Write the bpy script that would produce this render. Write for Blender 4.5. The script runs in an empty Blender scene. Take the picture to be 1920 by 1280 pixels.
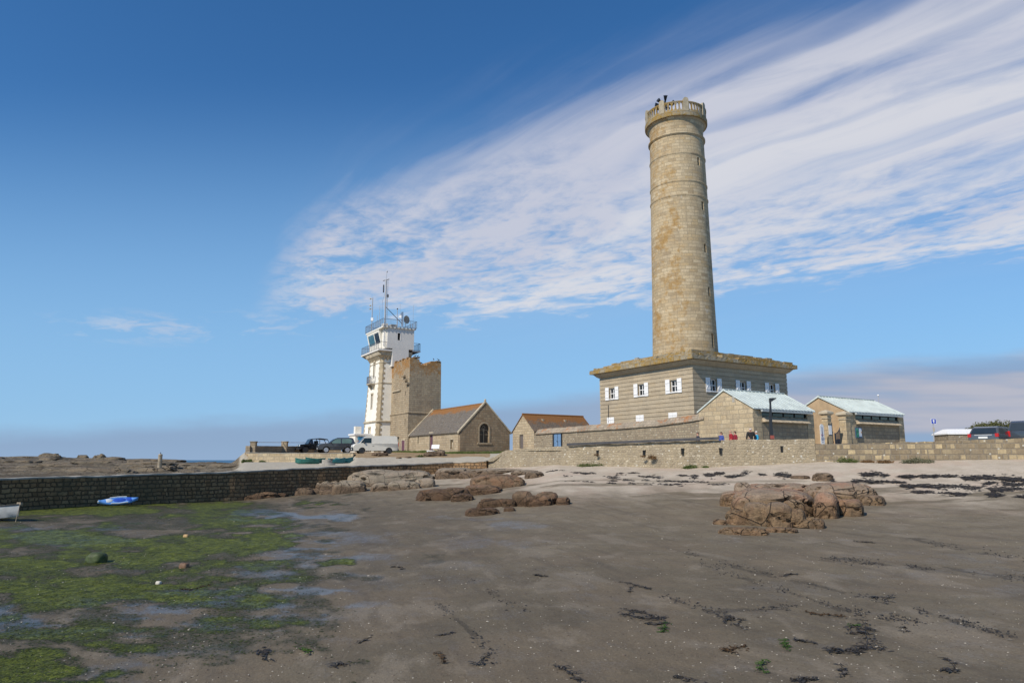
import bpy, bmesh, math, random
import numpy as np
from mathutils import Vector, Matrix
S = bpy.context.scene
COL = S.collection
sin, cos, rad, PI = math.sin, math.cos, math.radians, math.pi

# ------------------------------------------------------------------ camera
F = 1320.0                                  # focal length in pixels of the 1920 wide photo
PITCH = math.atan(222 / F)
cam_d = bpy.data.cameras.new('camera'); cam = bpy.data.objects.new('camera', cam_d); COL.objects.link(cam)
cam_d.sensor_width = 36; cam_d.lens = 36 * F / 1920
cam_d.clip_start = 0.1; cam_d.clip_end = 60000
cam.location = (0, 0, 0); cam.rotation_euler = (rad(90) + PITCH, 0, 0)
S.camera = cam

# ------------------------------------------------------------------ node helpers
class V:
    """scalar socket wrapper so that shader maths reads like maths"""
    nt = None
    def __init__(s, k): s.k = k
    @staticmethod
    def m(op, a, b=None, c=None, clamp=False):
        n = V.nt.nodes.new('ShaderNodeMath'); n.operation = op; n.use_clamp = clamp
        for i, x in enumerate((a, b, c)):
            if x is None: continue
            if isinstance(x, V): V.nt.links.new(x.k, n.inputs[i])
            else: n.inputs[i].default_value = float(x)
        return V(n.outputs[0])
    def __add__(s, o): return V.m('ADD', s, o)
    __radd__ = __add__
    def __sub__(s, o): return V.m('SUBTRACT', s, o)
    def __rsub__(s, o): return V.m('SUBTRACT', o, s)
    def __mul__(s, o): return V.m('MULTIPLY', s, o)
    __rmul__ = __mul__
    def __truediv__(s, o): return V.m('DIVIDE', s, o)
    def __rtruediv__(s, o): return V.m('DIVIDE', o, s)
def vmin(a, b): return V.m('MINIMUM', a, b)
def vmax(a, b): return V.m('MAXIMUM', a, b)
def clamp(a): return V.m('ADD', a, 0, clamp=True)
def smooth(x, a, b, lo=0, hi=1):
    n = V.nt.nodes.new('ShaderNodeMapRange'); n.interpolation_type = 'SMOOTHSTEP'
    V.nt.links.new(x.k, n.inputs[0])
    for i, v in ((1, a), (2, b), (3, lo), (4, hi)):
        if isinstance(v, V): V.nt.links.new(v.k, n.inputs[i])
        else: n.inputs[i].default_value = v
    return V(n.outputs[0])
def xyz(x, y, z=0):
    n = V.nt.nodes.new('ShaderNodeCombineXYZ')
    for i, v in enumerate((x, y, z)):
        if isinstance(v, V): V.nt.links.new(v.k, n.inputs[i])
        else: n.inputs[i].default_value = v
    return n.outputs[0]
def sep(k):
    n = V.nt.nodes.new('ShaderNodeSeparateXYZ'); V.nt.links.new(k, n.inputs[0]); return [V(o) for o in n.outputs]
def noise(vec, scale, detail=4, rough=.55, dist=0):
    n = V.nt.nodes.new('ShaderNodeTexNoise'); V.nt.links.new(vec, n.inputs['Vector'])
    n.inputs['Scale'].default_value = scale; n.inputs['Detail'].default_value = detail
    n.inputs['Roughness'].default_value = rough; n.inputs['Distortion'].default_value = dist
    return V(n.outputs[0])
def voronoi(vec, scale, feature='F1', out='Distance', rand=1):
    n = V.nt.nodes.new('ShaderNodeTexVoronoi'); n.feature = feature; V.nt.links.new(vec, n.inputs['Vector'])
    n.inputs['Scale'].default_value = scale; n.inputs['Randomness'].default_value = rand
    return V(n.outputs[out]) if out != 'Color' else n.outputs['Color']
def mix(f, a, b, mode='MIX'):
    n = V.nt.nodes.new('ShaderNodeMix'); n.data_type = 'RGBA'; n.blend_type = mode
    if isinstance(f, V): V.nt.links.new(f.k, n.inputs[0])
    else: n.inputs[0].default_value = f
    for i, c in ((6, a), (7, b)):
        if isinstance(c, (tuple, list)): n.inputs[i].default_value = (*c[:3], 1)
        else: V.nt.links.new(c, n.inputs[i])
    return n.outputs[2]
def vscale(k, sx, sy, sz, off=(0, 0, 0)):
    n = V.nt.nodes.new('ShaderNodeMapping'); V.nt.links.new(k, n.inputs[0])
    n.inputs['Scale'].default_value = (sx, sy, sz); n.inputs['Location'].default_value = off
    return n.outputs[0]
def ramp(x, stops):
    n = V.nt.nodes.new('ShaderNodeValToRGB'); V.nt.links.new(x.k, n.inputs[0])
    e = n.color_ramp.elements
    while len(e) > 1: e.remove(e[0])
    e[0].position = stops[0][0]; e[0].color = (*stops[0][1], 1)
    for p, c in stops[1:]:
        q = e.new(p); q.color = (*c, 1)
    return n.outputs[0]
def lut(x, x0, x1, pts):
    """piecewise smooth lookup of scalar x"""
    n = V.nt.nodes.new('ShaderNodeValToRGB'); t = (x - x0) / (x1 - x0)
    V.nt.links.new(t.k, n.inputs[0]); e = n.color_ramp.elements
    while len(e) > 1: e.remove(e[0])
    lo = min(p[1] for p in pts); hi = max(p[1] for p in pts)
    for i, (px, v) in enumerate(pts):
        g = (v - lo) / (hi - lo); pos = (px - x0) / (x1 - x0)
        q = e[0] if i == 0 else e.new(pos)
        q.position = pos; q.color = (g, g, g, 1)
    return V(n.outputs[0]) * (hi - lo) + lo
def coord(which='Object'):
    n = V.nt.nodes.new('ShaderNodeTexCoord'); return n.outputs[which]

# ------------------------------------------------------------------ sky and sun
SUN_EL = rad(41)
SUN_H = Vector((-0.68, -0.73)).normalized()
sun_dir = Vector((SUN_H.x * cos(SUN_EL), SUN_H.y * cos(SUN_EL), sin(SUN_EL)))
W = bpy.data.worlds.new('World'); S.world = W; W.use_nodes = True
V.nt = W.node_tree; V.nt.nodes.clear()
sky = V.nt.nodes.new('ShaderNodeTexSky'); sky.sky_type = 'NISHITA'; sky.sun_disc = False
sky.sun_elevation = SUN_EL; sky.sun_rotation = math.atan2(SUN_H.x, SUN_H.y)
sky.air_density = 1.0; sky.dust_density = 0.0; sky.ozone_density = 2.6
dx, dy, dz = sep(coord('Generated'))
def uv_of(px, py):
    U = 640 - py; cp, sp = cos(PITCH), sin(PITCH)
    d = F * cp - U * sp
    return (px - 960) / d, (U * cp + F * sp) / d
yy = vmax(dy, .05); zz = vmax(dz, .015)
u = dx / yy; v = dz / yy
sP = dx / zz; tP = dy / zz
aa = rad(-36)                                # compass bearing the streaks run to
a_ = sP * cos(aa) - tP * sin(aa)             # across the streaks
b_ = sP * sin(aa) + tP * cos(aa)             # along them
warp = noise(xyz(a_, b_, 0), .55, 3, .5)
streak = noise(xyz(a_ + warp * .9, b_ * .25, 3.3), 1.5, 6, .55)
bands = noise(xyz(a_ * 1.1 + warp * 1.4, b_ * .12, 9.0), 1.6, 3, .5)
mott = noise(xyz(a_ + warp * .6, b_ * .6, 1.0), 4.6, 6, .62, .4)
fine = noise(xyz(a_ + mott * .15, b_ * .62, 5.0), 14, 4, .6, .3)
rib = V.m('SINE', a_ * 21 + warp * 13 + streak * 7.0 + bands * 5) * .5 + .5
fib = noise(xyz(a_ * 3.2 + warp * 1.5, b_ * .16, 12.0), 2.4, 5, .6)
ue = [uv_of(*p) for p in ((300, 690), (470, 600), (527, 472), (637, 394), (780, 342), (891, 288), (1073, 212), (1223, 155), (1429, 85), (1587, 35), (1920, -80))]
upper = lut(u, -.8, 1.0, ue)
le = [uv_of(*p) for p in ((300, 640), (479, 604), (677, 586), (780, 604), (994, 592), (1223, 565), (1350, 555), (1587, 528), (1785, 492), (1920, 486))]
lower = lut(u, -.8, 1.0, le)
edge_n = (streak - .5) * .12 + (mott - .5) * .05 + (fib - .5) * .10
m_up = smooth(v + edge_n, upper + .06, upper - .055)
m_lo = smooth(v + (mott - .5) * .10 + (streak - .5) * .05, lower - .012, lower + .035)
m_left = smooth(u, -.40, -.27)
lowzone = smooth(v + (bands - .5) * .4, lower + .25, lower + .06)
ribm = smooth(u, -.05, .4) * smooth(v, .28, .5)
body = clamp(.93 - smooth(streak * .6 + mott * .4, .56, .40) * .30 - ribm * smooth(rib * .42 + bands * .3 + fib * .5, .60, .34) * .36 - smooth(fib, .5, .34) * .06)
broken = smooth(mott * .42 + streak * .32 + fine * .30, .37, .60)
dens = body * (1 - lowzone) + broken * lowzone * .92
cirrus = clamp(m_up * m_lo * dens * m_left) * .97
# thin veil round the big band and a few wisps low on the left
veil = smooth(v + edge_n * 2.2, upper + .16, upper - .1) * smooth(v, lower - .1, lower + .16) * smooth(u, -.45, .1) * .2 * streak * 2
wx, wy = uv_of(340, 612)
wisp = smooth(mott * .6 + streak * .5, .54, .70) * smooth(V.m('ABSOLUTE', v - wy), .035, .0) * smooth(V.m('ABSOLUTE', u - wx), .3, .05) * .45
cirrus = clamp(vmax(cirrus, vmax(veil, wisp)))
# low bank of cloud along the horizon
be = [uv_of(*p) for p in ((-300, 822), (0, 806), (150, 803), (350, 790), (600, 777), (800, 768), (960, 755), (1100, 738), (1500, 695), (1700, 676), (1920, 658), (2200, 650))]
bank_top = lut(u, -1.1, 1.2, be)
bn = noise(xyz(u * 2.2, v * 9, 2.0), 3.0, 5, .55)
bn2 = noise(xyz(u * 1.2, v * 12, 7.0), 2.2, 3, .5)
bank = smooth(v + (bn - .5) * .03, bank_top + .012, bank_top - .02)
bank_r = smooth(u, -.1, .6)
bank_f = bank * (.74 + .3 * bank_r * smooth(bn2, .3, .6))
skyc = mix(1.0, sky.outputs[0], (.92, 1.08, 1.24), 'MULTIPLY')
hs = V.nt.nodes.new('ShaderNodeHueSaturation'); hs.inputs['Saturation'].default_value = 1.16
V.nt.links.new(skyc, hs.inputs['Color']); skyc = hs.outputs[0]
gm = V.nt.nodes.new('ShaderNodeGamma'); gm.inputs[1].default_value = 1.0
V.nt.links.new(skyc, gm.inputs[0]); skyc = gm.outputs[0]
ccol = mix(smooth(bands, .35, .65), (5.9, 6.05, 7.0), (7.2, 7.2, 7.6))
bcol = mix(clamp(bank_r * smooth(bn2, .35, .6)), (2.6, 3.5, 5.2), (4.7, 4.85, 5.7))
bcol = mix(smooth(v, .03, .0), bcol, (2.7, 3.7, 5.5))
skyc = mix(smooth(v, .6, .04) * .85, skyc, (2.75, 5.1, 8.0))
c1 = mix(bank_f, skyc, bcol)
c2 = mix(cirrus, c1, ccol)
bg = V.nt.nodes.new('ShaderNodeBackground'); bg.inputs[1].default_value = 0.1
V.nt.links.new(c2, bg.inputs[0])
out = V.nt.nodes.new('ShaderNodeOutputWorld'); V.nt.links.new(bg.outputs[0], out.inputs[0])
sd = bpy.data.lights.new('sun', 'SUN'); sd.energy = 4.6; sd.angle = rad(.55); sd.color = (1.0, .93, .82)
so = bpy.data.objects.new('sun', sd); COL.objects.link(so)
so.rotation_euler = sun_dir.to_track_quat('Z', 'Y').to_euler(); so.location = (-30, -30, 60)
S.view_settings.view_transform = 'Standard'; S.view_settings.look = 'None'
S.view_settings.exposure = 0.0; S.view_settings.gamma = 1

# ------------------------------------------------------------------ geometry helpers
CP, SP = cos(PITCH), sin(PITCH)
def ratio(py):
    U = 640 - py; return (U * CP + F * SP) / (F * CP - U * SP)
def P(px, py, Y):
    """point of the place seen at (px, py) at distance Y ahead"""
    Z = ratio(py) * Y; d = Y * CP + Z * SP
    return Vector(((px - 960) / F * d, Y, Z))
def XZ(px, Y, Z):
    return Vector(((px - 960) / F * (Y * CP + Z * SP), Y, Z))
def project(x, y, z):
    d = y * CP + z * SP
    return 960 + F * x / d, 640 - F * (-y * SP + z * CP) / d
TH = rad(32)
RV = Vector((cos(TH), sin(TH), 0)); LV = Vector((-sin(TH), cos(TH), 0))
def hit(px, py, o, face, val=0.0, th=TH):
    """pixel ray on the local plane x=val or y=val of a thing at o turned by th -> (along, z)"""
    ray = Vector(((px - 960) / F * (CP + 0), 0, 0))
    U = (640 - py) / F
    ray = Vector(((px - 960) / F, CP - U * SP, SP + U * CP))
    R_ = Vector((cos(th), sin(th), 0)); L_ = Vector((-sin(th), cos(th), 0))
    n = R_ if face == 'x' else L_
    t = (o.dot(n) + val) / ray.dot(n)
    p = ray * t - o
    return (p.dot(L_) if face == 'x' else p.dot(R_)), p.z

def hashn(ix, iy, iz, seed):
    h = (ix.astype(np.int64) * 374761393 + iy.astype(np.int64) * 668265263 + iz.astype(np.int64) * 2147483647 + seed * 974711) & 0xffffffff
    h = ((h ^ (h >> 13)) * 1274126177) & 0xffffffff
    h = ((h ^ (h >> 16)) * 2246822519) & 0xffffffff
    return ((h ^ (h >> 15)) & 0xffffff) / float(0xffffff)
def vn(x, y, z=0.0, seed=0):
    x = np.asarray(x, float); y = np.asarray(y, float); z = np.zeros_like(x) + z
    ix, iy, iz = np.floor(x), np.floor(y), np.floor(z)
    fx, fy, fz = x - ix, y - iy, z - iz
    fx, fy, fz = [t * t * t * (t * (t * 6 - 15) + 10) for t in (fx, fy, fz)]
    r = 0
    for a in (0, 1):
        for b in (0, 1):
            for c in (0, 1):
                w = (fx if a else 1 - fx) * (fy if b else 1 - fy) * (fz if c else 1 - fz)
                r = r + w * hashn(ix + a, iy + b, iz + c, seed)
    return r
def fbm(x, y, z=0.0, o=5, seed=0, g=.5):
    r, a, t = 0, 1.0, 0
    for i in range(o):
        k = 2.03 ** i
        r = r + a * vn(np.asarray(x) * k, np.asarray(y) * k, np.asarray(z) * k if not np.isscalar(z) else z * k, seed + i * 17); t += a; a *= g
    return r / t
def sst(x, a, b):
    t = np.clip((np.asarray(x, float) - a) / (b - a), 0, 1); return t * t * (3 - 2 * t)

class MB:
    def __init__(s): s.v = []; s.f = []
    def add(s, vs, fs):
        o = len(s.v); s.v += [tuple(p) for p in vs]; s.f += [tuple(i + o for i in f) for f in fs]; return s
    def box(s, x0, y0, z0, x1, y1, z1, M=None):
        vs = [(x, y, z) for z in (z0, z1) for y in (y0, y1) for x in (x0, x1)]
        if M: vs = [M @ Vector(p) for p in vs]
        return s.add(vs, [(0, 2, 3, 1), (4, 5, 7, 6), (0, 1, 5, 4), (2, 6, 7, 3), (0, 4, 6, 2), (1, 3, 7, 5)])
    def prism(s, poly, axis, a, b):
        """poly in the two other axes, extruded along axis"""
        def mk(p, t):
            if axis == 'x': return (t, p[0], p[1])
            if axis == 'y': return (p[0], t, p[1])
            return (p[0], p[1], t)
        n = len(poly); vs = [mk(p, a) for p in poly] + [mk(p, b) for p in poly]
        return s.add(vs, [tuple(range(n)), tuple(range(2 * n - 1, n - 1, -1))] + [(i, i + n, (i + 1) % n + n, (i + 1) % n) for i in range(n)])
    def rings(s, rs, closed=True, cap=True):
        n = len(rs[0]); vs = [p for r in rs for p in r]; fs = []
        for j in range(len(rs) - 1):
            for i in range(n if closed else n - 1):
                k = (i + 1) % n; fs.append((j * n + i, j * n + k, (j + 1) * n + k, (j + 1) * n + i))
        if cap: fs += [tuple(range(n - 1, -1, -1)), tuple((len(rs) - 1) * n + i for i in range(n))]
        return s.add(vs, fs)
    def tube(s, pts, r, n=6):
        pts = [Vector(p) for p in pts]; rs = []
        for i, p in enumerate(pts):
            d = (pts[min(i + 1, len(pts) - 1)] - pts[max(i - 1, 0)]).normalized()
            a = d.cross(Vector((0, 0, 1)));
            if a.length < .05: a = d.cross(Vector((1, 0, 0)))
            a.normalize(); b = d.cross(a); rr = r[i] if isinstance(r, (list, tuple)) else r
            rs.append([p + (a * cos(2 * PI * k / n) + b * sin(2 * PI * k / n)) * rr for k in range(n)])
        return s.rings(rs)
    def lathe(s, prof, n=48, c=(0, 0), cap=True):
        return s.rings([[(c[0] + r * cos(2 * PI * k / n), c[1] + r * sin(2 * PI * k / n), z) for k in range(n)] for r, z in prof], cap=cap)
    def ball(s, c, r, n=12, m=8, M=None, zcut=-1):
        r = r if isinstance(r, (tuple, list)) else (r, r, r); rs = []
        for j in range(m + 1):
            t = math.asin(zcut) + (PI / 2 - math.asin(zcut)) * j / m if zcut > -1 else -PI / 2 + PI * j / m
            q = max(cos(t), .02)
            rs.append([Vector((r[0] * q * cos(2 * PI * k / n), r[1] * q * sin(2 * PI * k / n), r[2] * sin(t))) for k in range(n)])
        if M: rs = [[M @ p for p in x] for x in rs]
        return s.rings([[p + Vector(c) for p in x] for x in rs])
    def mesh(s, name):
        me = bpy.data.meshes.new(name); me.from_pydata(s.v, [], s.f); me.update()
        bm = bmesh.new(); bm.from_mesh(me); bmesh.ops.recalc_face_normals(bm, faces=bm.faces); bm.to_mesh(me); bm.free()
        return me
    def build(s, name, mat, parent=None, smooth=False, uv='box', **kw):
        o = bpy.data.objects.new(name, s.mesh(name)); COL.objects.link(o)
        o.data.materials.append(mat)
        if parent: o.parent = parent
        finish(o, smooth, uv)
        if kw: tag(o, **kw)
        return o
def finish(o, smooth=False, uv='box'):
    me = o.data
    n = len(me.polygons)
    if n == 0: return
    if smooth: me.polygons.foreach_set('use_smooth', [True] * n)
    if smooth == 'auto':
        me.polygons.foreach_set('use_smooth', [True] * n)
        try: me.set_sharp_from_angle(angle=rad(38))
        except Exception: pass
    L = me.uv_layers.get('UVMap') or me.uv_layers.new(name='UVMap')
    co = np.empty(len(me.vertices) * 3); me.vertices.foreach_get('co', co); co = co.reshape(-1, 3)
    li = np.empty(len(me.loops), int); me.loops.foreach_get('vertex_index', li)
    lt = np.empty(n, int); me.polygons.foreach_get('loop_total', lt)
    nr = np.empty(n * 3); me.polygons.foreach_get('normal', nr); nr = nr.reshape(-1, 3)
    pc = np.empty(n * 3); me.polygons.foreach_get('center', pc); pc = pc.reshape(-1, 3)
    N = np.repeat(nr, lt, 0); C = np.repeat(pc, lt, 0); Q = co[li]
    if uv == 'cyl':
        a0 = np.arctan2(C[:, 1], C[:, 0]); a = np.arctan2(Q[:, 1], Q[:, 0])
        a = a0 + (a - a0 + np.pi) % (2 * np.pi) - np.pi
        U = a * 3.1; Vv = Q[:, 2]
    else:
        h = np.hypot(N[:, 0], N[:, 1]); flat = np.abs(N[:, 2]) > .9
        hh = np.maximum(h, 1e-6); tx, ty = -N[:, 1] / hh, N[:, 0] / hh
        U = np.where(flat, Q[:, 0], Q[:, 0] * tx + Q[:, 1] * ty)
        slope = np.maximum(h, .3)
        Vv = np.where(flat, Q[:, 1], Q[:, 2] / slope)
    L.data.foreach_set('uv', np.stack([U, Vv], 1).ravel())
def cut(o, cutter, smooth=False, uv='box'):
    """boolean openings"""
    c = bpy.data.objects.new('cutter', cutter.mesh('cutter')); COL.objects.link(c)
    c.matrix_world = Matrix.Identity(4)
    par = o.parent; o.parent = None
    c.data.materials.append(o.data.materials[0])
    m = o.modifiers.new('b', 'BOOLEAN'); m.operation = 'DIFFERENCE'; m.object = c; m.solver = 'EXACT'
    bpy.context.view_layer.update()
    me = bpy.data.meshes.new_from_object(o.evaluated_get(bpy.context.evaluated_depsgraph_get()))
    o.modifiers.clear(); old = o.data; o.data = me; me.name = old.name
    bpy.data.objects.remove(c); o.parent = par
    finish(o, smooth, uv)
def tag(o, label=None, cat=None, group=None, kind=None):
    if label: o['label'] = label
    if cat: o['category'] = cat
    if group: o['group'] = group
    if kind: o['kind'] = kind
    return o
def thing(name, loc, rz=0, label=None, cat=None, group=None):
    o = bpy.data.objects.new(name, None); COL.objects.link(o); o.empty_display_size = .3
    o.location = loc; o.rotation_euler = (0, 0, rz); return tag(o, label, cat, group)
def copy_tree(o, parent=None):
    c = o.copy(); COL.objects.link(c); c.parent = parent
    for ch in list(o.children): copy_tree(ch, c)
    return c

# ------------------------------------------------------------------ materials
def newmat(name):
    m = bpy.data.materials.new(name); m.use_nodes = True; V.nt = m.node_tree
    return m, V.nt.nodes['Principled BSDF']
def setc(b, k, name='Base Color'):
    if isinstance(k, (tuple, list)): b.inputs[name].default_value = (*k[:3], 1)
    else: V.nt.links.new(k, b.inputs[name])
def setv(b, name, k):
    if isinstance(k, V): V.nt.links.new(k.k, b.inputs[name])
    else: b.inputs[name].default_value = k
def bump(b, h, strength=.5, dist=.03):
    n = V.nt.nodes.new('ShaderNodeBump'); n.inputs['Strength'].default_value = strength; n.inputs['Distance'].default_value = dist
    V.nt.links.new(h.k, n.inputs['Height']); V.nt.links.new(n.outputs[0], b.inputs['Normal'])
def plain(name, c, rough=.6, metal=0, var=.15, sc=2.0, spec=.5, coat=0):
    m, b = newmat(name)
    n = noise(coord(), sc, 5, .6)
    setc(b, mix(smooth(n, .3, .7), tuple(x * (1 - var) for x in c), tuple(min(1, x * (1 + var)) for x in c)))
    setv(b, 'Roughness', rough); setv(b, 'Metallic', metal); b.inputs['Specular IOR Level'].default_value = spec
    if coat: b.inputs['Coat Weight'].default_value = coat
    return m
def masonry(name, cols, bw, bh, mortar, msize=.03, distort=.0, lichen=0, lcol=(.42, .2, .035), lscale=.5, lz=None,
            stain=.35, dark=(.10, .085, .065), bumps=.6, rough=.9, white=0, offset=.5, speck=0, stz=None, lside=0):
    m, b = newmat(name)
    uv = V.nt.nodes.new('ShaderNodeUVMap').outputs[0]; ob = coord('Object')
    ux, uy, _ = sep(uv)
    if distort:
        d1 = noise(vscale(uv, 1, 1, 1), 1.6 / max(bw, .2) * .7, 3, .6); d2 = noise(vscale(uv, 1, 1, 1, (7, 3, 1)), 1.6 / max(bw, .2) * .7, 3, .6)
        ux = ux + (d1 - .5) * distort; uy = uy + (d2 - .5) * distort * .6
    vec = xyz(ux, uy, 0)
    br = V.nt.nodes.new('ShaderNodeTexBrick'); V.nt.links.new(vec, br.inputs['Vector'])
    for k, c in (('Color1', (0, 0, 0, 1)), ('Color2', (1, 1, 1, 1)), ('Mortar', (.5, .5, .5, 1))): br.inputs[k].default_value = c
    br.inputs['Scale'].default_value = 1; br.inputs['Brick Width'].default_value = bw; br.inputs['Row Height'].default_value = bh
    br.inputs['Mortar Size'].default_value = msize; br.inputs['Mortar Smooth'].default_value = .4; br.offset = offset
    br.offset_frequency = 2; br.squash = .72; br.squash_frequency = 3
    rnd = V(br.outputs['Color'])
    cols = [(min(.9, x * 1.03), y * 1.0, z_ * .96) for x, y, z_ in cols]
    n = len(cols); c = ramp(rnd, [(i / (n - 1), cc) for i, cc in enumerate(cols)])
    big = noise(ob, .35, 5, .62); mid = noise(ob, 1.7, 5, .6); fin = noise(ob, 9, 4, .65)
    c = mix(smooth(mid, .3, .75) * .3, c, cols[len(cols) // 2])
    c = mix(1.0, c, ramp(fin, [(.25, (.72, .72, .72)), (.75, (1.22, 1.2, 1.17))]), 'MULTIPLY')
    if white:
        w = smooth(noise(vscale(ob, 1, 1, .5), 1.1, 5, .6), .66, .74) * white
        c = mix(w, c, (.62, .56, .46))
    fac = V(br.outputs['Fac'])
    c = mix(fac * .85, c, mortar)
    rain = noise(vscale(ob, 2.6, 2.6, .16), 1.0, 4, .6)
    c = mix(smooth(rain, .5, .68) * stain * .6, c, dark)
    s = smooth(big * .65 + mid * .35, .46, .66)
    if stz: s = clamp(s + smooth(sep(ob)[2], stz[0], stz[1]) * .6)
    c = mix(s * stain, c, dark)
    if lichen:
        ln = noise(ob, lscale, 6, .68)
        l2 = noise(ob, lscale * 5, 4, .7)
        k = ln * .6 + l2 * .4
        if lz: k = k + smooth(sep(ob)[2], lz[0], lz[1], -.2, .22)
        if lside:
            gx, gy, gz = sep(ob); k = k - smooth(gx * SUN_S[0] + gy * SUN_S[1], 2.7, .6, 0, .34)
        lm = smooth(k, .62 - lichen * .2, .72 - lichen * .15)
        c = mix(lm * .85, c, mix(noise(ob, lscale * 9, 2), lcol, tuple(x * .55 for x in lcol)))
    if speck:
        sp = smooth(voronoi(ob, 2.4), .16, .1) * speck
        c = mix(sp, c, (.7, .68, .6))
    setc(b, c); setv(b, 'Roughness', rough); b.inputs['Specular IOR Level'].default_value = .25
    bump(b, (1 - fac) * .7 + rnd * .25 + fin * .35 + mid * .2, bumps, .04)
    return m
SUN_S = (-1.0, -.05)
M = {}
tan = [(.33, .265, .175), (.40, .33, .225), (.50, .42, .30), (.44, .35, .22), (.36, .31, .235)]
M['tower'] = masonry('tower_granite', [(.32, .245, .15), (.43, .345, .22), (.52, .43, .29), (.42, .31, .17), (.47, .385, .255)], .88, .345, (.25, .195, .125), .02, .0,
                     lichen=.7, lcol=(.42, .245, .08), lscale=.32, stain=.35, white=.6, dark=(.21, .165, .115), bumps=.5, lside=1)
M['base'] = masonry('base_granite', [(.37, .31, .225), (.41, .35, .26), (.46, .39, .285), (.42, .345, .24)], 1.25, .4, (.34, .285, .205), .012, .0, stain=.25, dark=(.24, .2, .15), bumps=.3, lichen=.08, lscale=.4, lcol=(.3, .2, .1))
M['slab'] = masonry('lichen_slab', [(.30, .27, .21), (.36, .32, .24), (.27, .22, .15)], 1.1, .6, (.2, .17, .12), .03, .1, lichen=.95, lcol=(.40, .235, .04), lscale=.9, stain=.6, dark=(.22, .19, .13), bumps=1)
M['ashlar'] = masonry('pale_ashlar', [(.38, .30, .185), (.47, .385, .255), (.52, .43, .29), (.42, .33, .21), (.36, .31, .23)], .85, .34, (.27, .225, .16), .028, .06, stain=.4, dark=(.25, .2, .14), bumps=.5, lichen=.15, lscale=.6, lcol=(.4, .22, .08), white=.25)
M['greystone'] = masonry('grey_ashlar', [(.25, .21, .155), (.32, .27, .195), (.38, .32, .23), (.28, .22, .15)], .6, .3, (.22, .19, .15), .03, .1, stain=.5, dark=(.17, .145, .11), bumps=.7, white=.25)
M['oldtower'] = masonry('old_tower_stone', [(.30, .245, .165), (.38, .315, .22), (.42, .345, .24), (.33, .255, .165)], .62, .27, (.25, .205, .15), .03, .1, stain=.55, dark=(.19, .15, .11), bumps=.9, lichen=.36, lcol=(.40, .2, .06), lscale=.45, lz=(5, 16), white=.2)
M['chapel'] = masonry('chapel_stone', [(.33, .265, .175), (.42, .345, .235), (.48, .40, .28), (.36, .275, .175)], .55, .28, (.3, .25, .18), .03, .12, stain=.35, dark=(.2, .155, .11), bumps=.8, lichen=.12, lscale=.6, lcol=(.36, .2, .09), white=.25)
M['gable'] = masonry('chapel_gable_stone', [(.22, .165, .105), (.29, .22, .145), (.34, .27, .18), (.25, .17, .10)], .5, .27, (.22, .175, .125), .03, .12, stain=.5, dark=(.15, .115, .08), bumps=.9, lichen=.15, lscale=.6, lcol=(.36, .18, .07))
M['rubble'] = masonry('rubble_wall', [(.22, .185, .13), (.31, .26, .18), (.40, .34, .24), (.33, .27, .18), (.52, .47, .37)], .30, .17, (.33, .27, .185), .04, .42, stain=.45, dark=(.23, .19, .14), bumps=1, speck=.6, white=.15)
M['block'] = masonry('block_wall', [(.20, .16, .105), (.27, .215, .14), (.24, .20, .14), (.33, .27, .175), (.55, .44, .26)], .58, .33, (.24, .20, .15), .035, .09, stain=.5, dark=(.16, .125, .09), bumps=1, speck=.5, white=.2)
M['quaywall'] = masonry('quay_wall_wet', [(.17, .10, .05), (.26, .16, .08), (.34, .22, .115), (.22, .125, .06)], .46, .25, (.05, .034, .02), .04, .34, stain=.55, dark=(.09, .075, .045), bumps=1.0, rough=.8)
M['enclosure'] = masonry('enclosure_rubble', [(.20, .165, .115), (.28, .23, .165), (.35, .30, .215), (.26, .2, .14)], .36, .2, (.24, .2, .15), .035, .16, stain=.45, dark=(.17, .14, .105), bumps=.9, speck=.5)
M['tiles'] = masonry('lichened_coping', [(.30, .26, .2), (.38, .32, .25), (.26, .22, .17)], .5, .3, (.2, .17, .12), .02, .1, lichen=.62, lcol=(.46, .17, .045), lscale=.6, stain=.4, bumps=.8)
M['slate'] = masonry('slate_roof', [(.115, .105, .095), (.17, .155, .14), (.22, .195, .165), (.15, .12, .09)], .28, .18, (.07, .065, .06), .016, .02, lichen=.28, lcol=(.36, .155, .04), lscale=.8, lz=(4.6, 6.4), stain=.4, dark=(.12, .095, .07), bumps=.9)
M['slate2'] = masonry('lichened_slate_roof', [(.115, .1, .085), (.17, .145, .12), (.2, .15, .11), (.15, .12, .09)], .32, .2, (.06, .05, .045), .016, .02, lichen=.72, lcol=(.32, .135, .035), lscale=.9, lz=(2.9, 5.2), stain=.3, dark=(.10, .085, .065), bumps=.9)
M['quoin'] = plain('quoin_stone', (.40, .32, .205), .85, var=.25, sc=1.2)
M['ctrim'] = plain('stone_trim', (.44, .37, .26), .85, var=.25, sc=1.5)
M['brtrim'] = plain('brown_stone_trim', (.30, .235, .155), .9, var=.25, sc=2)
M['plaster_tan'] = plain('tan_render', (.40, .28, .16), .9, var=.14, sc=1.2)
M['white'] = plain('white_render', (.82, .77, .66), .8, var=.05, sc=.7)
M['grey_white'] = plain('grey_white_render', (.66, .62, .56), .8, var=.05, sc=.7)
M['whitepaint'] = plain('white_paint', (.78, .76, .73), .5, var=.06, sc=6)
M['copper'] = plain('pale_green_copper', (.53, .575, .535), .5, var=.12, sc=1.2)
M['lead'] = plain('grey_gutter', (.36, .39, .38), .5, var=.08)
M['darkglass'] = plain('dark_glass', (.015, .018, .02), .08, var=.1)
M['blueglass'] = plain('blue_tinted_glass', (.06, .16, .2), .06, var=.1)
M['darkmetal'] = plain('dark_metal', (.035, .037, .04), .45, metal=.3, var=.1)
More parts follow.
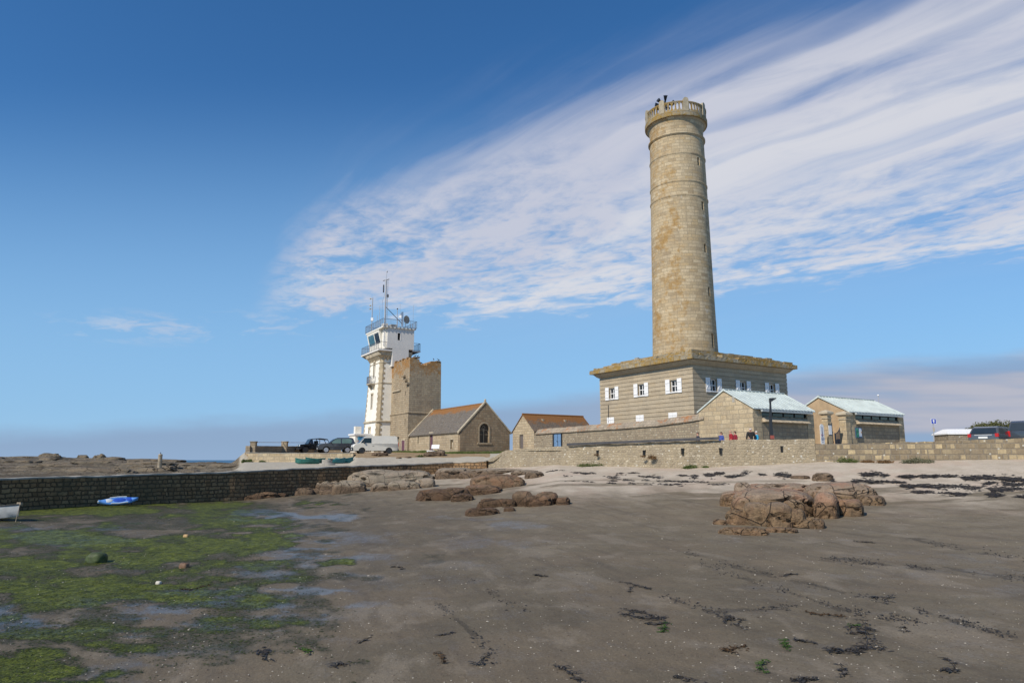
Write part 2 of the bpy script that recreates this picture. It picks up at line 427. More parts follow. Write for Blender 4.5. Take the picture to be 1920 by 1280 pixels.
M['railing'] = plain('grey_railing', (.13, .135, .15), .5, metal=.4, var=.1)
M['capping'] = plain('dark_capping', (.055, .053, .055), .7, var=.3, sc=2)
M['mast'] = plain('galvanised_mast', (.42, .41, .4), .5, metal=.3, var=.1)
M['purple'] = plain('plum_door_paint', (.13, .055, .075), .6, var=.2, sc=5)
M['bluepaint'] = plain('pale_blue_door_paint', (.12, .21, .34), .6, var=.2, sc=5)
M['dirtwhite'] = plain('concrete', (.34, .31, .26), .9, var=.2, sc=2)
M['timber'] = plain('grey_timber', (.33, .27, .19), .9, var=.25, sc=3)
M['black'] = plain('deep_opening', (.008, .008, .008), .9, var=0)
M['rubber'] = plain('tyre_rubber', (.018, .018, .018), .85, var=.2, sc=10)
M['rim'] = plain('alloy_rim', (.55, .55, .56), .3, metal=.6, var=.05)
M['red'] = plain('red_lamp', (.45, .015, .015), .25, var=.05)
M['lamp'] = plain('clear_lamp', (.75, .75, .72), .15, var=.05)
# ------------------------------------------------------------------ layout of the walls in plan
YWK = [(-1200, 18), (-600, 26), (-200, 33.5), (0, 38), (240, 44), (460, 50), (640, 56), (740, 60), (850, 63), (912, 62), (948, 60), (1050, 54), (1290, 48), (1527, 46), (1920, 42), (2300, 40), (3200, 38)]
def Yw(px): return np.interp(px, [a for a, _ in YWK], [b for _, b in YWK])
# top of quay / foot of sea wall, height below the eye line
def zquay(px): return np.interp(px, [-1200, 0, 240, 460, 640, 776, 913], [-1.1, -1.08, -1.0, -.87, -.58, -.42, -.14])
ZFOOT = [(-1200, -2.7), (0, -2.68), (480, -2.75), (600, -2.5), (700, -1.9), (776, -1.35), (860, -1.0), (912, -.72), (1050, -.38), (1180, -.5), (1290, -.55), (1400, -.35), (1527, -.14), (1700, -.03), (1920, .02), (3200, .0)]
def zfoot(px): return np.interp(px, [a for a, _ in ZFOOT], [b for _, b in ZFOOT])
def beach_z(px, Y):
    d = np.maximum(Yw(px) - Y, 0)
    D = np.interp(px, [400, 700, 950, 1250, 1500], [8, 13, 17, 11, 8.5])
    flat = np.interp(px, [-500, 300, 900, 1500, 2400], [-2.72, -2.7, -2.5, -2.36, -2.3]) - .1 * sst(Y, 20, 5)
    return flat + (zfoot(px) - flat) * np.exp(-(d / D) ** 1.25)
def land_z(px, Y):
    px = np.asarray(px, float); Y = np.asarray(Y, float)
    yw = Yw(px); zq = zquay(px)
    X = (px - 960) * Y * CP / F
    # rocky shore on the far left
    t = np.clip((Y - yw - 3) / 60, 0, 1)
    far = np.interp(px, [0, 180, 260, 330, 460], [.15, .1, -.25, -.5, -.62])
    nr = fbm(X * .16, Y * .11, 0, 5, 3) - .5
    nf = np.abs(fbm(X * .5, Y * .4, 0, 4, 9) - .5)
    za = zq + (far - zq) * t + sst(Y - yw, 3.2, 9) * (nr * 1.15 * (.5 + .5 * t) - nf * 1.1 + .1)
    endY = np.interp(px, [-400, 200, 330, 440], [190, 165, 125, 104]) + 8 * (fbm(px * .02, Y * 0, 0, 3, 5) - .5)
    za = np.where(Y > endY, za - (Y - endY) * .25, za)
    # quay, platform and chapel ground
    up = .65 + .021 * (Y - 78) + .05 * (fbm(X * .4, Y * .3, 0, 4, 21) - .5)
    zb_low = zq + (-.2 - zq) * sst(Y, yw + 2, 72)
    zb = np.where(Y > 72.3, up, zb_low)
    mound = .16 * (fbm(X * .7, Y * .5, 0, 4, 31) - .3)
    zc = zq + (.64 - zq) * sst(Y, yw + 2.6, 75.5) + mound * sst(Y, yw + 3.5, yw + 7) * sst(-Y, -76, -73)
    zc = np.where(Y > 76, up, zc)
    zd = .45 + .3 * sst(px, 1300, 960) + .012 * (fbm(X, Y, 0, 3, 41) - .5)
    z = za
    w = sst(px, 430, 462); z = z * (1 - w) + zb * w
    w = sst(px, 655, 668); z = z * (1 - w) + zc * w
    w = sst(px, 920, 955); z = z * (1 - w) + zd * w
    z = np.where((px > 440) & (Y > 112), z - (Y - 112) * .3, z)
    return np.maximum(z, -6)
def grid_mesh(name, px, T, Yf, Zf, attrs, mat, kind):
    """sheet laid out as rays from the shore, px by rows"""
    A, B = np.meshgrid(px, T); Y = Yf(A, B); X = (A - 960) * Y * CP / F; Z = Zf(A, Y, X)
    n, m = A.shape
    co = np.stack([X, Y, Z], -1).reshape(-1, 3)
    idx = np.arange(n * m).reshape(n, m)
    q = np.stack([idx[:-1, :-1], idx[:-1, 1:], idx[1:, 1:], idx[1:, :-1]], -1).reshape(-1, 4)
    me = bpy.data.meshes.new(name); me.vertices.add(n * m); me.vertices.foreach_set('co', co.ravel())
    me.loops.add(q.size); me.loops.foreach_set('vertex_index', q.ravel().astype(np.int32))
    me.polygons.add(len(q)); me.polygons.foreach_set('loop_start', np.arange(0, q.size, 4, dtype=np.int32))
    me.polygons.foreach_set('loop_total', np.full(len(q), 4, dtype=np.int32))
    me.update(calc_edges=True); me.validate()
    me.polygons.foreach_set('use_smooth', [True] * len(q))
    for k, fn in attrs.items():
        a = me.color_attributes.new(k, 'FLOAT_COLOR', 'POINT')
        r = fn(A, Y, X, Z); r = np.concatenate([np.clip(r, 0, 1), np.ones(r.shape[:2] + (1,))], -1)
        a.data.foreach_set('color', r.reshape(-1))
    o = bpy.data.objects.new(name, me); COL.objects.link(o); me.materials.append(mat); o['kind'] = kind
    return o

# ------------------------------------------------------------------ beach
def ell(px, py, L, wn):
    r = np.zeros_like(px)
    for cx, cy, rx, ry, w in L:
        d = ((px - cx) / rx) ** 2 + ((py - cy) / ry) ** 2
        r = np.maximum(r, w * sst(1.25 - np.sqrt(d) + wn, 0, .55))
    return r
def segd(px, py, pts):
    r = np.full_like(px, 1e9)
    for (a, b), (c, d) in zip(pts[:-1], pts[1:]):
        t = np.clip(((px - a) * (c - a) + (py - b) * (d - b)) / ((c - a) ** 2 + (d - b) ** 2), 0, 1)
        r = np.minimum(r, np.hypot(px - a - t * (c - a), (py - b - t * (d - b)) * 2.2))
    return r
ALGAE = [(110, 1090, 470, 190, .3), (250, 960, 300, 40, .3), (80, 1075, 400, 62, .62), (150, 1050, 230, 16, 1.2), (330, 1022, 200, 12, 1.2), (60, 1100, 160, 14, 1.1), (270, 1100, 120, 9, 1.0), (250, 1035, 300, 34, .66), (400, 1012, 140, 17, .9), (180, 952, 230, 17, .95), (420, 950, 150, 14, .7), (300, 978, 200, 18, .7), (60, 1015, 240, 26, .75), (200, 1120, 260, 22, .8), (60, 1180, 160, 26, .6), (350, 1135, 150, 10, .5), (420, 1100, 80, 20, .55), (60, 1250, 150, 40, .85), (210, 1215, 90, 14, .7),
         (625, 1055, 45, 7, 1), (500, 1088, 70, 8, .6), (450, 1166, 120, 10, .65), (280, 1180, 150, 12, .5), (470, 992, 45, 6, .6), (60, 975, 120, 12, .4), (130, 1130, 160, 24, .55)]
WET = [(520, 974, 120, 17, 1.3), (640, 1030, 120, 16, .8), (120, 1170, 320, 34, .8), (430, 1130, 260, 26, .8), (560, 1075, 140, 22, .6), (660, 1015, 130, 18, .55), (600, 1040, 170, 14, .6), (690, 1035, 60, 22, .6), (500, 1110, 260, 13, .85), (620, 1118, 130, 22, .6), (330, 1140, 130, 22, .8), (150, 1150, 250, 30, .75), (100, 1000, 190, 20, .6), (420, 1160, 180, 18, .55),
       (300, 1205, 200, 40, .35), (240, 1260, 120, 40, .45), (870, 970, 100, 6, .5), (980, 985, 60, 10, .55), (870, 1018, 60, 14, .45), (980, 1022, 60, 12, .45), (1050, 1080, 120, 12, .3), (1720, 1045, 150, 14, .3), (1850, 1110, 120, 14, .34), (1640, 1080, 100, 8, .34),
       (1500, 1110, 160, 14, .3), (1150, 1140, 90, 26, .35), (900, 1220, 70, 40, .2), (1830, 1190, 150, 30, .2), (840, 1090, 90, 14, .28), (1000, 1060, 190, 10, .25)]
DEBRIS = [[(1290, 1040), (1500, 1090), (1700, 1140), (1900, 1195)], [(1540, 1045), (1700, 1062), (1930, 1085)], [(1310, 1055), (1480, 1110), (1600, 1150), (1730, 1170)], [(1560, 1048), (1800, 1070)], [(1240, 1115), (1370, 1160), (1400, 1185)],
          [(880, 1085), (940, 1120), (1000, 1150)], [(820, 1130), (880, 1180), (930, 1240)], [(1690, 1005), (1920, 1050)], [(1350, 1145), (1480, 1140)]]
def beach_zone(A, Y, X, Z):
    px, py = project(X, Y, Z)
    n1 = fbm(X * .45, Y * .25, 0, 5, 1) - .5; n2 = fbm(X * 1.6, Y * .9, 0, 4, 2) - .5; n3 = fbm(px * .012, py * .05, 0, 5, 4) - .5
    dry = sst(Z + n1 * .6 + n2 * .3, -2.45, -.95)
    # thinner dark tongues between the sand bars
    dry = np.clip(dry - .5 * sst(fbm(X * .22, Y * .9, 0, 4, 8), .52, .62) * sst(Z, -.9, -1.3), 0, 1)
    al = ell(px, py, ALGAE, n3 * 1.5 + n2 * 1.0) * (.5 + .9 * sst(fbm(px * .012, py * .07, 0, 5, 44), .3, .58))
    we = ell(px, py, WET, n3 * 1.5 + n1 * .5) * (.25 + .9 * sst(fbm(px * .01, py * .09, 0, 5, 14, .6), .38, .56))
    we = np.maximum(we, .32 * sst(fbm(px * .008 + py * .004, py * .075, 0, 6, 23, .6), .57, .68) * sst(py, 975, 1010) * sst(Z, -1.9, -2.2))
    return np.stack([dry, al, we], -1)
def beach_zone2(A, Y, X, Z):
    px, py = project(X, Y, Z)
    db = np.zeros_like(px)
    for i, L in enumerate(DEBRIS):
        w = 10 + 14 * fbm(px * .02, py * .03, i, 3, 6)
        db = np.maximum(db, sst(segd(px, py, L) + 22 * (fbm(px * .03, py * .08, i, 4, 11) - .5), w, w * .1))
    db *= .15 + .85 * sst(fbm(X * 3, Y * 2, 0, 4, 12), .4, .6)
    pink = sst(fbm(X * .5, Y * .5, 0, 4, 15), .48, .66)
    shell = sst(fbm(X * .3, Y * .3, 0, 3, 16), .35, .65)
    return np.stack([db, pink, shell], -1)
def beach_h(A, Y, X):
    z = beach_z(A, Y)
    near = sst(Y, 60, 15)
    z = z + .10 * (fbm(X * .28, Y * .35, 0, 4, 51) - .5) + .05 * (fbm(X * 1.3, Y * 1.5, 0, 4, 52) - .5) + .018 * near * (fbm(X * 6, Y * 6, 0, 3, 53) - .5)
    return z
m, b = newmat('beach_sand_and_mud'); ob = coord('Object')
def attr(n):
    a = V.nt.nodes.new('ShaderNodeAttribute'); a.attribute_name = n; return sep(a.outputs['Color'])
dry, alg, wet = attr('zone'); deb, pink, shell = attr('zone2')
n0 = noise(ob, .8, 6, .65); n1 = noise(ob, 5, 6, .7); n2 = noise(ob, 26, 5, .7); n3 = noise(vscale(ob, 1, .45, 1), 2.2, 6, .7)
mud = mix(smooth(n0, .3, .7), (.130, .102, .066), (.196, .157, .102))
mud = mix(smooth(n1, .35, .7) * .5, mud, (.205, .172, .118))
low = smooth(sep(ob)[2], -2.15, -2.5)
mud = mix(low * .42, mud, (.052, .042, .030))  # low foreground mud darkened: wetness, with lens edge falloff put into the colour
mud = mix(pink * .35, mud, (.165, .125, .082))
ox, oy, _ = sep(ob)
fur = noise(xyz(ox * .95 + oy * .3, (ox * .3 - oy * .95) * .1, 0), 1.6, 5, .62, .3)
fur2 = noise(xyz(ox * .9 + oy * .12, oy * .5, 4), 1.0, 6, .62, .5)
mud = mix(smooth(fur, .52, .68) * .45, mud, (.085, .068, .05))
mud = mix(smooth(fur2, .52, .64) * .4, mud, (.24, .2, .15))
sand = mix(smooth(n0, .3, .7), (.40, .335, .255), (.50, .425, .335))
sand = mix(smooth(n1, .5, .75) * .35, sand, (.30, .235, .175))
sand = mix(pink * .4, sand, (.44, .33, .25))
d2 = smooth(dry + (n1 - .5) * .35 + (n2 - .5) * .2, .1, .95)
c = mix(d2, mud, sand)
wetm = smooth(wet + (n3 - .5) * 1.3 + (n2 - .5) * 1.1, .1, 1.05) * .72 * (1 - smooth(alg, .2, .7) * .45)
c = mix(wetm * .55, c, (.09, .082, .078))
algm = smooth(alg + (n1 - .5) * 1.0 + (n3 - .5) * .7 + (n2 - .5) * .5, .18, .72)
acol = mix(smooth(n3 * .6 + alg * .45, .45, .95), (.016, .022, .008), mix(smooth(n1, .38, .66), (.05, .068, .01), (.17, .20, .018)))
c = mix(algm * .92, c, acol)
dk = smooth(alg, .04, .42) * (smooth(n3, .36, .6) * .6 + .4)
c = mix(dk * (1 - algm) * .82, c, (.026, .028, .018))
debm = smooth(deb * .8 + (n2 - .5) * 1.7 + (n1 - .5) * .6, .5, .8)
c = mix(debm * .5, c, (.03, .024, .018))
# grit, pebbles, shell crumbs
vs = voronoi(ob, 7.5); vcol = voronoi(ob, 7.5, out='Color'); vr = sep(vcol)[0]
crumb = smooth(vs, .17, .10) * smooth(vr, .72, .8)
vs2 = voronoi(ob, 22); vr2 = sep(voronoi(ob, 22, out='Color'))[0]
crumb2 = smooth(vs2, .28, .18) * smooth(vr2, .55, .72)
c = mix(crumb2 * .3, c, mix(smooth(vr2, .75, .95), (.05, .042, .036), (.27, .225, .17)))
c = mix(crumb * (shell * .4 + .1), c, (.42, .37, .3))
c = mix(1.0, c, ramp(n2, [(.25, (.72, .72, .72)), (.75, (1.25, 1.25, 1.25))]), 'MULTIPLY')
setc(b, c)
setv(b, 'Roughness', clamp(.76 - wetm * .62 + d2 * .2 + (n2 - .5) * .1))
setv(b, 'Specular IOR Level', clamp(.2 + wetm * .6 - d2 * .12))
bump(b, fur * 1.1 * (1 - d2) + n1 * (1 - wetm * .7) * 1.3 + n2 * .45 * (1 - wetm * .75) + algm * n2 * .8 + crumb * .3 + crumb2 * .15 + debm * .4, .55, .035)
M['beach'] = m
rows = np.concatenate([np.linspace(0, .5, 200), np.linspace(.5, .85, 150)[1:], np.linspace(.85, .985, 30)[1:]])
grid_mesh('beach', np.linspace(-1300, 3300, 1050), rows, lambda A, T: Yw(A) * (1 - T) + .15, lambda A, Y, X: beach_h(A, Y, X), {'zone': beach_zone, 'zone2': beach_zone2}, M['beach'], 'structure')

# ------------------------------------------------------------------ land behind the walls
def land_h(A, Y, X):
    return land_z(A, Y)
def land_zone(A, Y, X, Z):
    yw = Yw(A); d = Y - yw
    n = fbm(X * .5, Y * .4, 0, 4, 61) - .5
    rock = (1 - sst(A, 432, 465)) * sst(d + n * 4, 3.0, 4.6)
    # broken rock spills over the sand left of the platform
    rock = rock * (1 - .9 * sst(A, 250, 400) * sst(-d, -16, -8) * sst(n, -.1, .05))
    grass = sst(A, 655, 668) * sst(Z + n * .35, .16, .42) * (1 - sst(A, 912, 925))
    grass = np.maximum(grass, sst(A, 455, 462) * (1 - sst(A, 655, 668)) * sst(Y, 72, 73))
    pale = sst(n, -.05, .15)
    return np.stack([rock, grass, pale], -1)
m, b = newmat('headland'); ob = coord('Object')
rk, gr, pale = attr('zone')
n0 = noise(ob, .5, 6, .65); n1 = noise(ob, 2.2, 6, .7); n2 = noise(ob, 11, 5, .7)
cr = voronoi(vscale(ob, 1, .7, 1), .9, 'DISTANCE_TO_EDGE')
rock = mix(smooth(n0, .35, .65), (.10, .08, .052), (.21, .17, .115))
rock = mix(smooth(n1, .45, .7), rock, (.085, .06, .042))
rock = mix(smooth(noise(ob, .22, 4, .6), .5, .62) * .7, rock, (.27, .23, .165))
sandl = mix(smooth(n1, .3, .7), (.36, .32, .25), (.46, .41, .325))
sandl = mix(smooth(n2, .55, .75) * .4, sandl, (.24, .19, .14))
turf = mix(smooth(n1, .3, .7), (.26, .17, .085), (.34, .25, .15))
turf = mix(smooth(n2, .5, .7) * .5, turf, (.15, .11, .05))
turf = mix(smooth(n0, .58, .68) * .6, turf, (.42, .36, .27))
c = mix(smooth(rk + (n1 - .5) * .5, .35, .6), sandl, rock)
c = mix(smooth(gr + (n1 - .5) * .5, .35, .6), c, turf)
setc(b, c); setv(b, 'Roughness', .9); b.inputs['Specular IOR Level'].default_value = .2
bump(b, n1 * (rk * 2.5 + .3) + n2 * (.5 + rk), .9, .12)
M['land'] = m
rows = np.concatenate([np.linspace(0, 8, 40), np.linspace(8, 50, 150)[1:], np.linspace(50, 180, 70)[1:]])
grid_mesh('headland', np.linspace(-1000, 3200, 1000), rows, lambda A, T: Yw(A) + .1 + T, lambda A, Y, X: land_h(A, Y, X), {'zone': land_zone}, M['land'], 'structure')

m, b = newmat('sea_water'); ob = coord('Object')
n1 = noise(vscale(ob, 1, .35, 1), .06, 6, .6); n2 = noise(vscale(ob, 1, .3, 1), .5, 4, .6)
setc(b, mix(smooth(n1, .52, .7), (.012, .06, .12), (.06, .16, .24))); setv(b, 'Roughness', .35); bump(b, n1 * 2 + n2, .8, .5)
sea = MB().add([(-30000, 20, -3.3), (30000, 20, -3.3), (30000, 30000, -3.3), (-30000, 30000, -3.3)], [(0, 1, 2, 3)])
sea.build('sea', m)['kind'] = 'structure'

# ------------------------------------------------------------------ swept walls
def sweep(pts, th, mat, name, parent=None, batter=.06, jit=.02, step=.5, seed=1, cap=None, **kw):
    """pts: (x, y, zbottom, ztop) along the front foot; thickness goes away from the camera"""
    rnd = random.Random(seed); Q = []
    for a, b_ in zip(pts[:-1], pts[1:]):
        L = math.hypot(b_[0] - a[0], b_[1] - a[1]); k = max(1, int(L / step))
        for i in range(k): Q.append([a[j] + (b_[j] - a[j]) * i / k for j in range(4)])
    Q.append(list(pts[-1])); n = len(Q); rs = []
    for i in range(n):
        d = Vector((Q[min(i + 1, n - 1)][0] - Q[max(i - 1, 0)][0], Q[min(i + 1, n - 1)][1] - Q[max(i - 1, 0)][1], 0)).normalized()
        nb = Vector((-d.y, d.x, 0))
        if nb.y < 0 and abs(nb.y) > .2: nb = -nb
        p = Vector((Q[i][0], Q[i][1], 0)); h = Q[i][3] - Q[i][2]; zt = Q[i][3] + rnd.uniform(-jit, jit); f = rnd.uniform(-jit, jit)
        A0 = p + Vector((0, 0, Q[i][2])); A1 = p + nb * (batter * h + f) + Vector((0, 0, zt))
        B1 = p + nb * (th + batter * h) + Vector((0, 0, zt)); B0 = p + nb * (th + batter * h) + Vector((0, 0, Q[i][2]))
        rs.append([A0, A0 * .5 + A1 * .5 + nb * f * .5, A1, B1, B0])
    mb = MB().rings(rs)
    o = mb.build(name, mat, parent, **kw)
    if cap:
        h, ov, cm, cn = cap
        c = MB().rings([[r[2] - (r[3] - r[2]).normalized() * ov + Vector((0, 0, .003)), r[3] + (r[3] - r[2]).normalized() * ov + Vector((0, 0, .003)),
                         r[3] + (r[3] - r[2]).normalized() * ov + Vector((0, 0, h)), r[2] - (r[3] - r[2]).normalized() * ov + Vector((0, 0, h))] for r in rs])
        c.build(cn, cm, o if parent is None else parent)
    return o
def wpts(keys):   # (px, Y, ytop_px, zbottom)
    r = []
    for px, Y, yt, zb in keys:
        p = P(px, yt, Y); r.append((p.x, p.y, zb, p.z))
    return r
kk = [-900, -500, -200, 0, 120, 240, 350, 460, 550, 640, 700, 776, 850, 911]
qp = []
for px in kk:
    Y = float(Yw(px)); z = float(zquay(px)); p = XZ(px, Y, z); qp.append((p.x, p.y, -3.1 if px < 720 else -2.2, z))
sweep(qp, .8, M['quaywall'], 'quay_wall', None, .05, .035, .6, 3, cap=(.09, .03, M['dirtwhite'], 'coping'),
      label='long dark wet stone harbour wall running from the left edge to the chapel ground', cat='quay wall')
sweep(wpts([(911, 62.6, 866, -1.2), (918, 62.0, 859.5, -1.2), (946, 60, 844, -1.0), (1000, 57, 839.5, -.9), (1064, 53.3, 835.5, -.8), (1180, 50.7, 831, -.9), (1290, 48, 826.5, -.9), (1366, 47.3, 824, -.8), (1450, 46.6, 823.5, -.6), (1528, 46, 823, -.5)]),
      .5, M['rubble'], 'sea_wall', None, .07, .03, .45, 5, label='long rubble sea wall rising from a sloping end below the lighthouse compound', cat='sea wall')
sweep(wpts([(1528.6, 46, 832, -.6), (1620, 45, 831, -.5), (1701, 44.2, 828.5, -.5), (1832, 42.9, 824.5, -.5), (1920, 42, 821, -.5), (2300, 40, 812, -.5)]),
      .55, M['block'], 'block_wall', None, .04, .025, .45, 6, label='brown squared-block sea wall at the right edge below the parked cars', cat='sea wall')
# dark capping laid on part of the sea wall
cp_ = wpts([(1064, 53.3, 835.5, 0), (1180, 50.7, 831, 0), (1290, 48, 826.5, 0), (1348, 47.45, 824.3, 0)])
rs = []
for i, p in enumerate(cp_):
    for k in range(1 if i == len(cp_) - 1 else 12):
        q = p if i == len(cp_) - 1 else tuple(p[j] + (cp_[i + 1][j] - p[j]) * k / 12 for j in range(4))
        v0 = Vector((q[0], q[1], q[3] + .03)); rs.append([v0 + Vector(a) for a in ((0, -.08, 0), (0, .62, 0), (0, .62, .17), (0, -.08, .17))])
MB().rings(rs).build('wall_capping', M['capping'], None, label='dark grey capping slabs laid along the top of the rubble sea wall', cat='wall capping')
# little drain slots in the sea wall
for i, (px, py) in enumerate(((1120, 849), (1207, 849), (1279, 845.5), (1350.5, 845), (1465.5, 841.5))):
    Y = float(np.interp(px, [1064, 1180, 1290, 1366, 1450], [53.3, 50.7, 48, 47.3, 46.6])); q = P(px, py, Y)
    mb = MB(); mb.box(-.07, -.05, -.2, .07, .12, .2)
    t = thing('drain_slot', q, rad(-14), 'dark drain slot in the sea wall, ' + ['leftmost of the five', 'just left of the dry brown plant', 'right of the dry brown plant', 'below the right end of the capping', 'rightmost of the five'][i], 'drain', 'drain slots in the sea wall')
    mb.build('opening', M['black'], t); MB().box(-.1, -.07, .2, .1, .1, .26).build('lintel', M['ctrim'], t)
# platform retaining wall, parapet, posts and rail
sweep(wpts([(457, 80, 849, -1.0), (463, 72, 849, -1.0), (530, 71.6, 849.5, -.9), (600, 71.6, 849.5, -.9), (662, 71.8, 849.5, -.6)]), .6, M['ashlar'], 'platform_wall', None, .12, .02, .5, 8, cap=(.06, .04, M['dirtwhite'], 'coping'),
      label='low tan retaining wall under the platform where the jeep and the grey estate stand', cat='retaining wall')
pt = thing('parapet_wall', P(470, 849, 80), 0, 'stone parapet with two square piers and a thin rail behind the black jeep', 'parapet')
def rel(p, t): return Vector(p) - Vector(t.location)
def rsweep(pts, par): return [(a - par.location.x, b_ - par.location.y, c_ - par.location.z, d_ - par.location.z) for a, b_, c_, d_ in pts]
sweep(rsweep(wpts([(469, 78.5, 835.5, .3), (590, 96, 836.5, .3), (640, 97, 837, .3)]), pt), .5, M['oldtower'], 'wall', pt, .02, .02, .6, 9)
for px, Y in ((474, 78.8), (532.5, 86.6)):
    p = rel(P(px, 835.5, Y), pt); s_ = 5.0 / F * Y
    MB().box(p.x - s_, p.y - .05, -.3, p.x + s_, p.y + s_ * 1.6, p.z + 7 / F * Y).box(p.x - s_ - .05, p.y - .1, p.z + 7 / F * Y, p.x + s_ + .05, p.y + s_ * 1.6 + .05, p.z + 8.5 / F * Y).build('pier', M['oldtower'], pt)
MB().tube([rel(P(478, 828.8, 79.4), pt), rel(P(532, 829, 86.8), pt), rel(P(592, 829.5, 96), pt), rel(P(640, 829.5, 97.2), pt)], .035).build('rail', M['whitepaint'], pt)
# ------------------------------------------------------------------ lighthouse: square base with drum tower
Y0 = 64.0
LHs = XZ(1298, Y0, 9.22)                       # near corner of the roof slab
SW, OV = 15.2, .78
o0 = Vector((LHs.x, LHs.y, 0)) + RV * OV + LV * OV   # near corner of the walls
BW = SW - 2 * OV
LH = thing('lighthouse', o0, TH, 'tall round granite lighthouse tower on a square banded stone base', 'lighthouse')
GZ = .35
ZT = 8.75                                      # top of wall under the cornice
prof = []
z = GZ - .3; hC = .415
while z < ZT - .05:
    z1 = min(z + hC, ZT); prof += [(0, z + .012), (0, z1 - .04), (.06, z1 - .036), (.06, z1)]; z = z1
rs = [[(i, i, zz), (BW - i, i, zz), (BW - i, BW - i, zz), (i, BW - i, zz)] for i, zz in prof]
wall = MB().rings(rs).build('base_wall', M['base'], LH)
cutb = MB(); WIN = []
def winrect(cx, cz, w, h, face):
    if face == 'x': cutb.box(-.3, cx - w / 2, cz - h / 2, .32, cx + w / 2, cz + h / 2)
    else: cutb.box(cx - w / 2, -.3, cz - h / 2, cx + w / 2, .32, cz + h / 2)
uppx = [(1148, 740), (1202.5, 732.5), (1263.5, 724.5)]; upr = [(1337.5, 722), (1393, 724.2), (1447, 727)]
for px, py in uppx: WIN.append(('x',) + hit(px, py, o0, 'x'))
for px, py in upr: WIN.append(('y',) + hit(px, py, o0, 'y'))
zw = sum(w[2] for w in WIN) / 6
WIN = [(f, a, zw) for f, a, _ in WIN]
LOW = [('x',) + hit(px, py, o0, 'x') for px, py in ((1145.5, 791.5), (1200.5, 787), (1262.3, 782.5))]
zl = sum(w[2] for w in LOW) / 3; LOW = [(f, a, zl) for f, a, _ in LOW]
for f, a, zz in WIN: winrect(a, zz, .95, 1.15, f)
cut(wall, cutb)
def fb(mb, f, a0, a1, d0, d1, z0, z1):
    """box on a face: a along, d outwards positive"""
    if f == 'x': mb.box(-d1, a0, z0, -d0, a1, z1)
    else: mb.box(a0, -d1, z0, a1, -d0, z1)
    return mb
for f, a, zz in WIN:
    w, h = .95, 1.15
    fr = MB()
    for q in (-w / 2, -.035, w / 2 - .07): fb(fr, f, a + q, a + q + .07, -.24, -.17, zz - h / 2, zz + h / 2)
    for q in (-h / 2, -.03, h / 2 - .07): fb(fr, f, a - w / 2 + .001, a + w / 2 - .001, -.238, -.172, zz + q, zz + q + .07)
    win = fr.build('window', M['whitepaint'], LH)
    fb(MB(), f, a - w / 2, a + w / 2, -.3, -.215, zz - h / 2, zz + h / 2).build('pane', M['darkglass'], win)
    fb(MB(), f, a - w / 2 - .08, a + w / 2 + .08, .0, .1, zz - h / 2 - .09, zz - h / 2 - .003).build('sill', M['whitepaint'], win)
    for sd_ in (-1, 1):
        sh = MB(); e = a + sd_ * (w / 2 + .02); e2 = a + sd_ * (w / 2 + .60)
        fb(sh, f, min(e, e2), max(e, e2), .045, .085, zz - h / 2 - .12, zz + h / 2 + .1)
        for q in (-.38, .36): fb(sh, f, min(e, e2) + .02, max(e, e2) - .02, .085, .115, zz + q - .05, zz + q + .05)
        if f == 'y':   # diagonal brace of the Z-boarded shutters
            x0, x1 = min(e, e2) + .05, max(e, e2) - .05
            sh.prism([(x0, zz - .34), (x0 + .1, zz - .34), (x1, zz + .32), (x1 - .1, zz + .32)], 'y', -.112, -.086)
        sh.build('shutter', M['whitepaint'], LH)
for f, a, zz in LOW:
    sh = MB(); fb(sh, f, a - .57, a - .01, .02, .07, zz - .5, zz + .5); fb(sh, f, a + .01, a + .57, .02, .07, zz - .5, zz + .5)
    fb(sh, f, a - .5, a + .5, .07, .095, zz + .22, zz + .3); fb(sh, f, a - .5, a + .5, .07, .095, zz - .3, zz - .22)
    sh.build('closed_shutter', M['whitepaint'], LH)
# pipe on the left face
a, zz = hit(1141.5, 773, o0, 'x'); MB().tube([(-.06, a, zz - 1.1), (-.06, a, zz + .8)], .03).build('drain_pipe', M['darkmetal'], LH)
# cornice cove, slab and rough coping
def sqr(i, z_): return [(i, i, z_), (BW - i, i, z_), (BW - i, BW - i, z_), (i, BW - i, z_)]
MB().rings([sqr(.0, ZT + .002), sqr(-.1, ZT + .08), sqr(-.2, ZT + .12), sqr(-.5, 9.2), sqr(.2, 9.21)]).build('cornice', M['base'], LH)
n = 60; rnd = random.Random(5)
def ringpts(i, z_, jit=0, jz=0):
    r = []
    for s_ in range(4):
        for k in range(n):
            t = k / n; j = rnd.uniform(-jit, jit)
            x, y = [(i + t * (BW - 2 * i), i + j), (BW - i - j, i + t * (BW - 2 * i)), (BW - i - t * (BW - 2 * i), BW - i - j), (i + j, BW - i - t * (BW - 2 * i))][s_]
            r.append((x, y, z_ + rnd.uniform(-jz, jz)))
    return r
sl = MB().rings([ringpts(-OV, 9.22), ringpts(-OV, 9.44, .012), ringpts(-OV + .01, 9.62, .03, .02), ringpts(-OV + .28, 9.66, .05, .02)])
sl.build('roof_slab', M['slab'], LH)
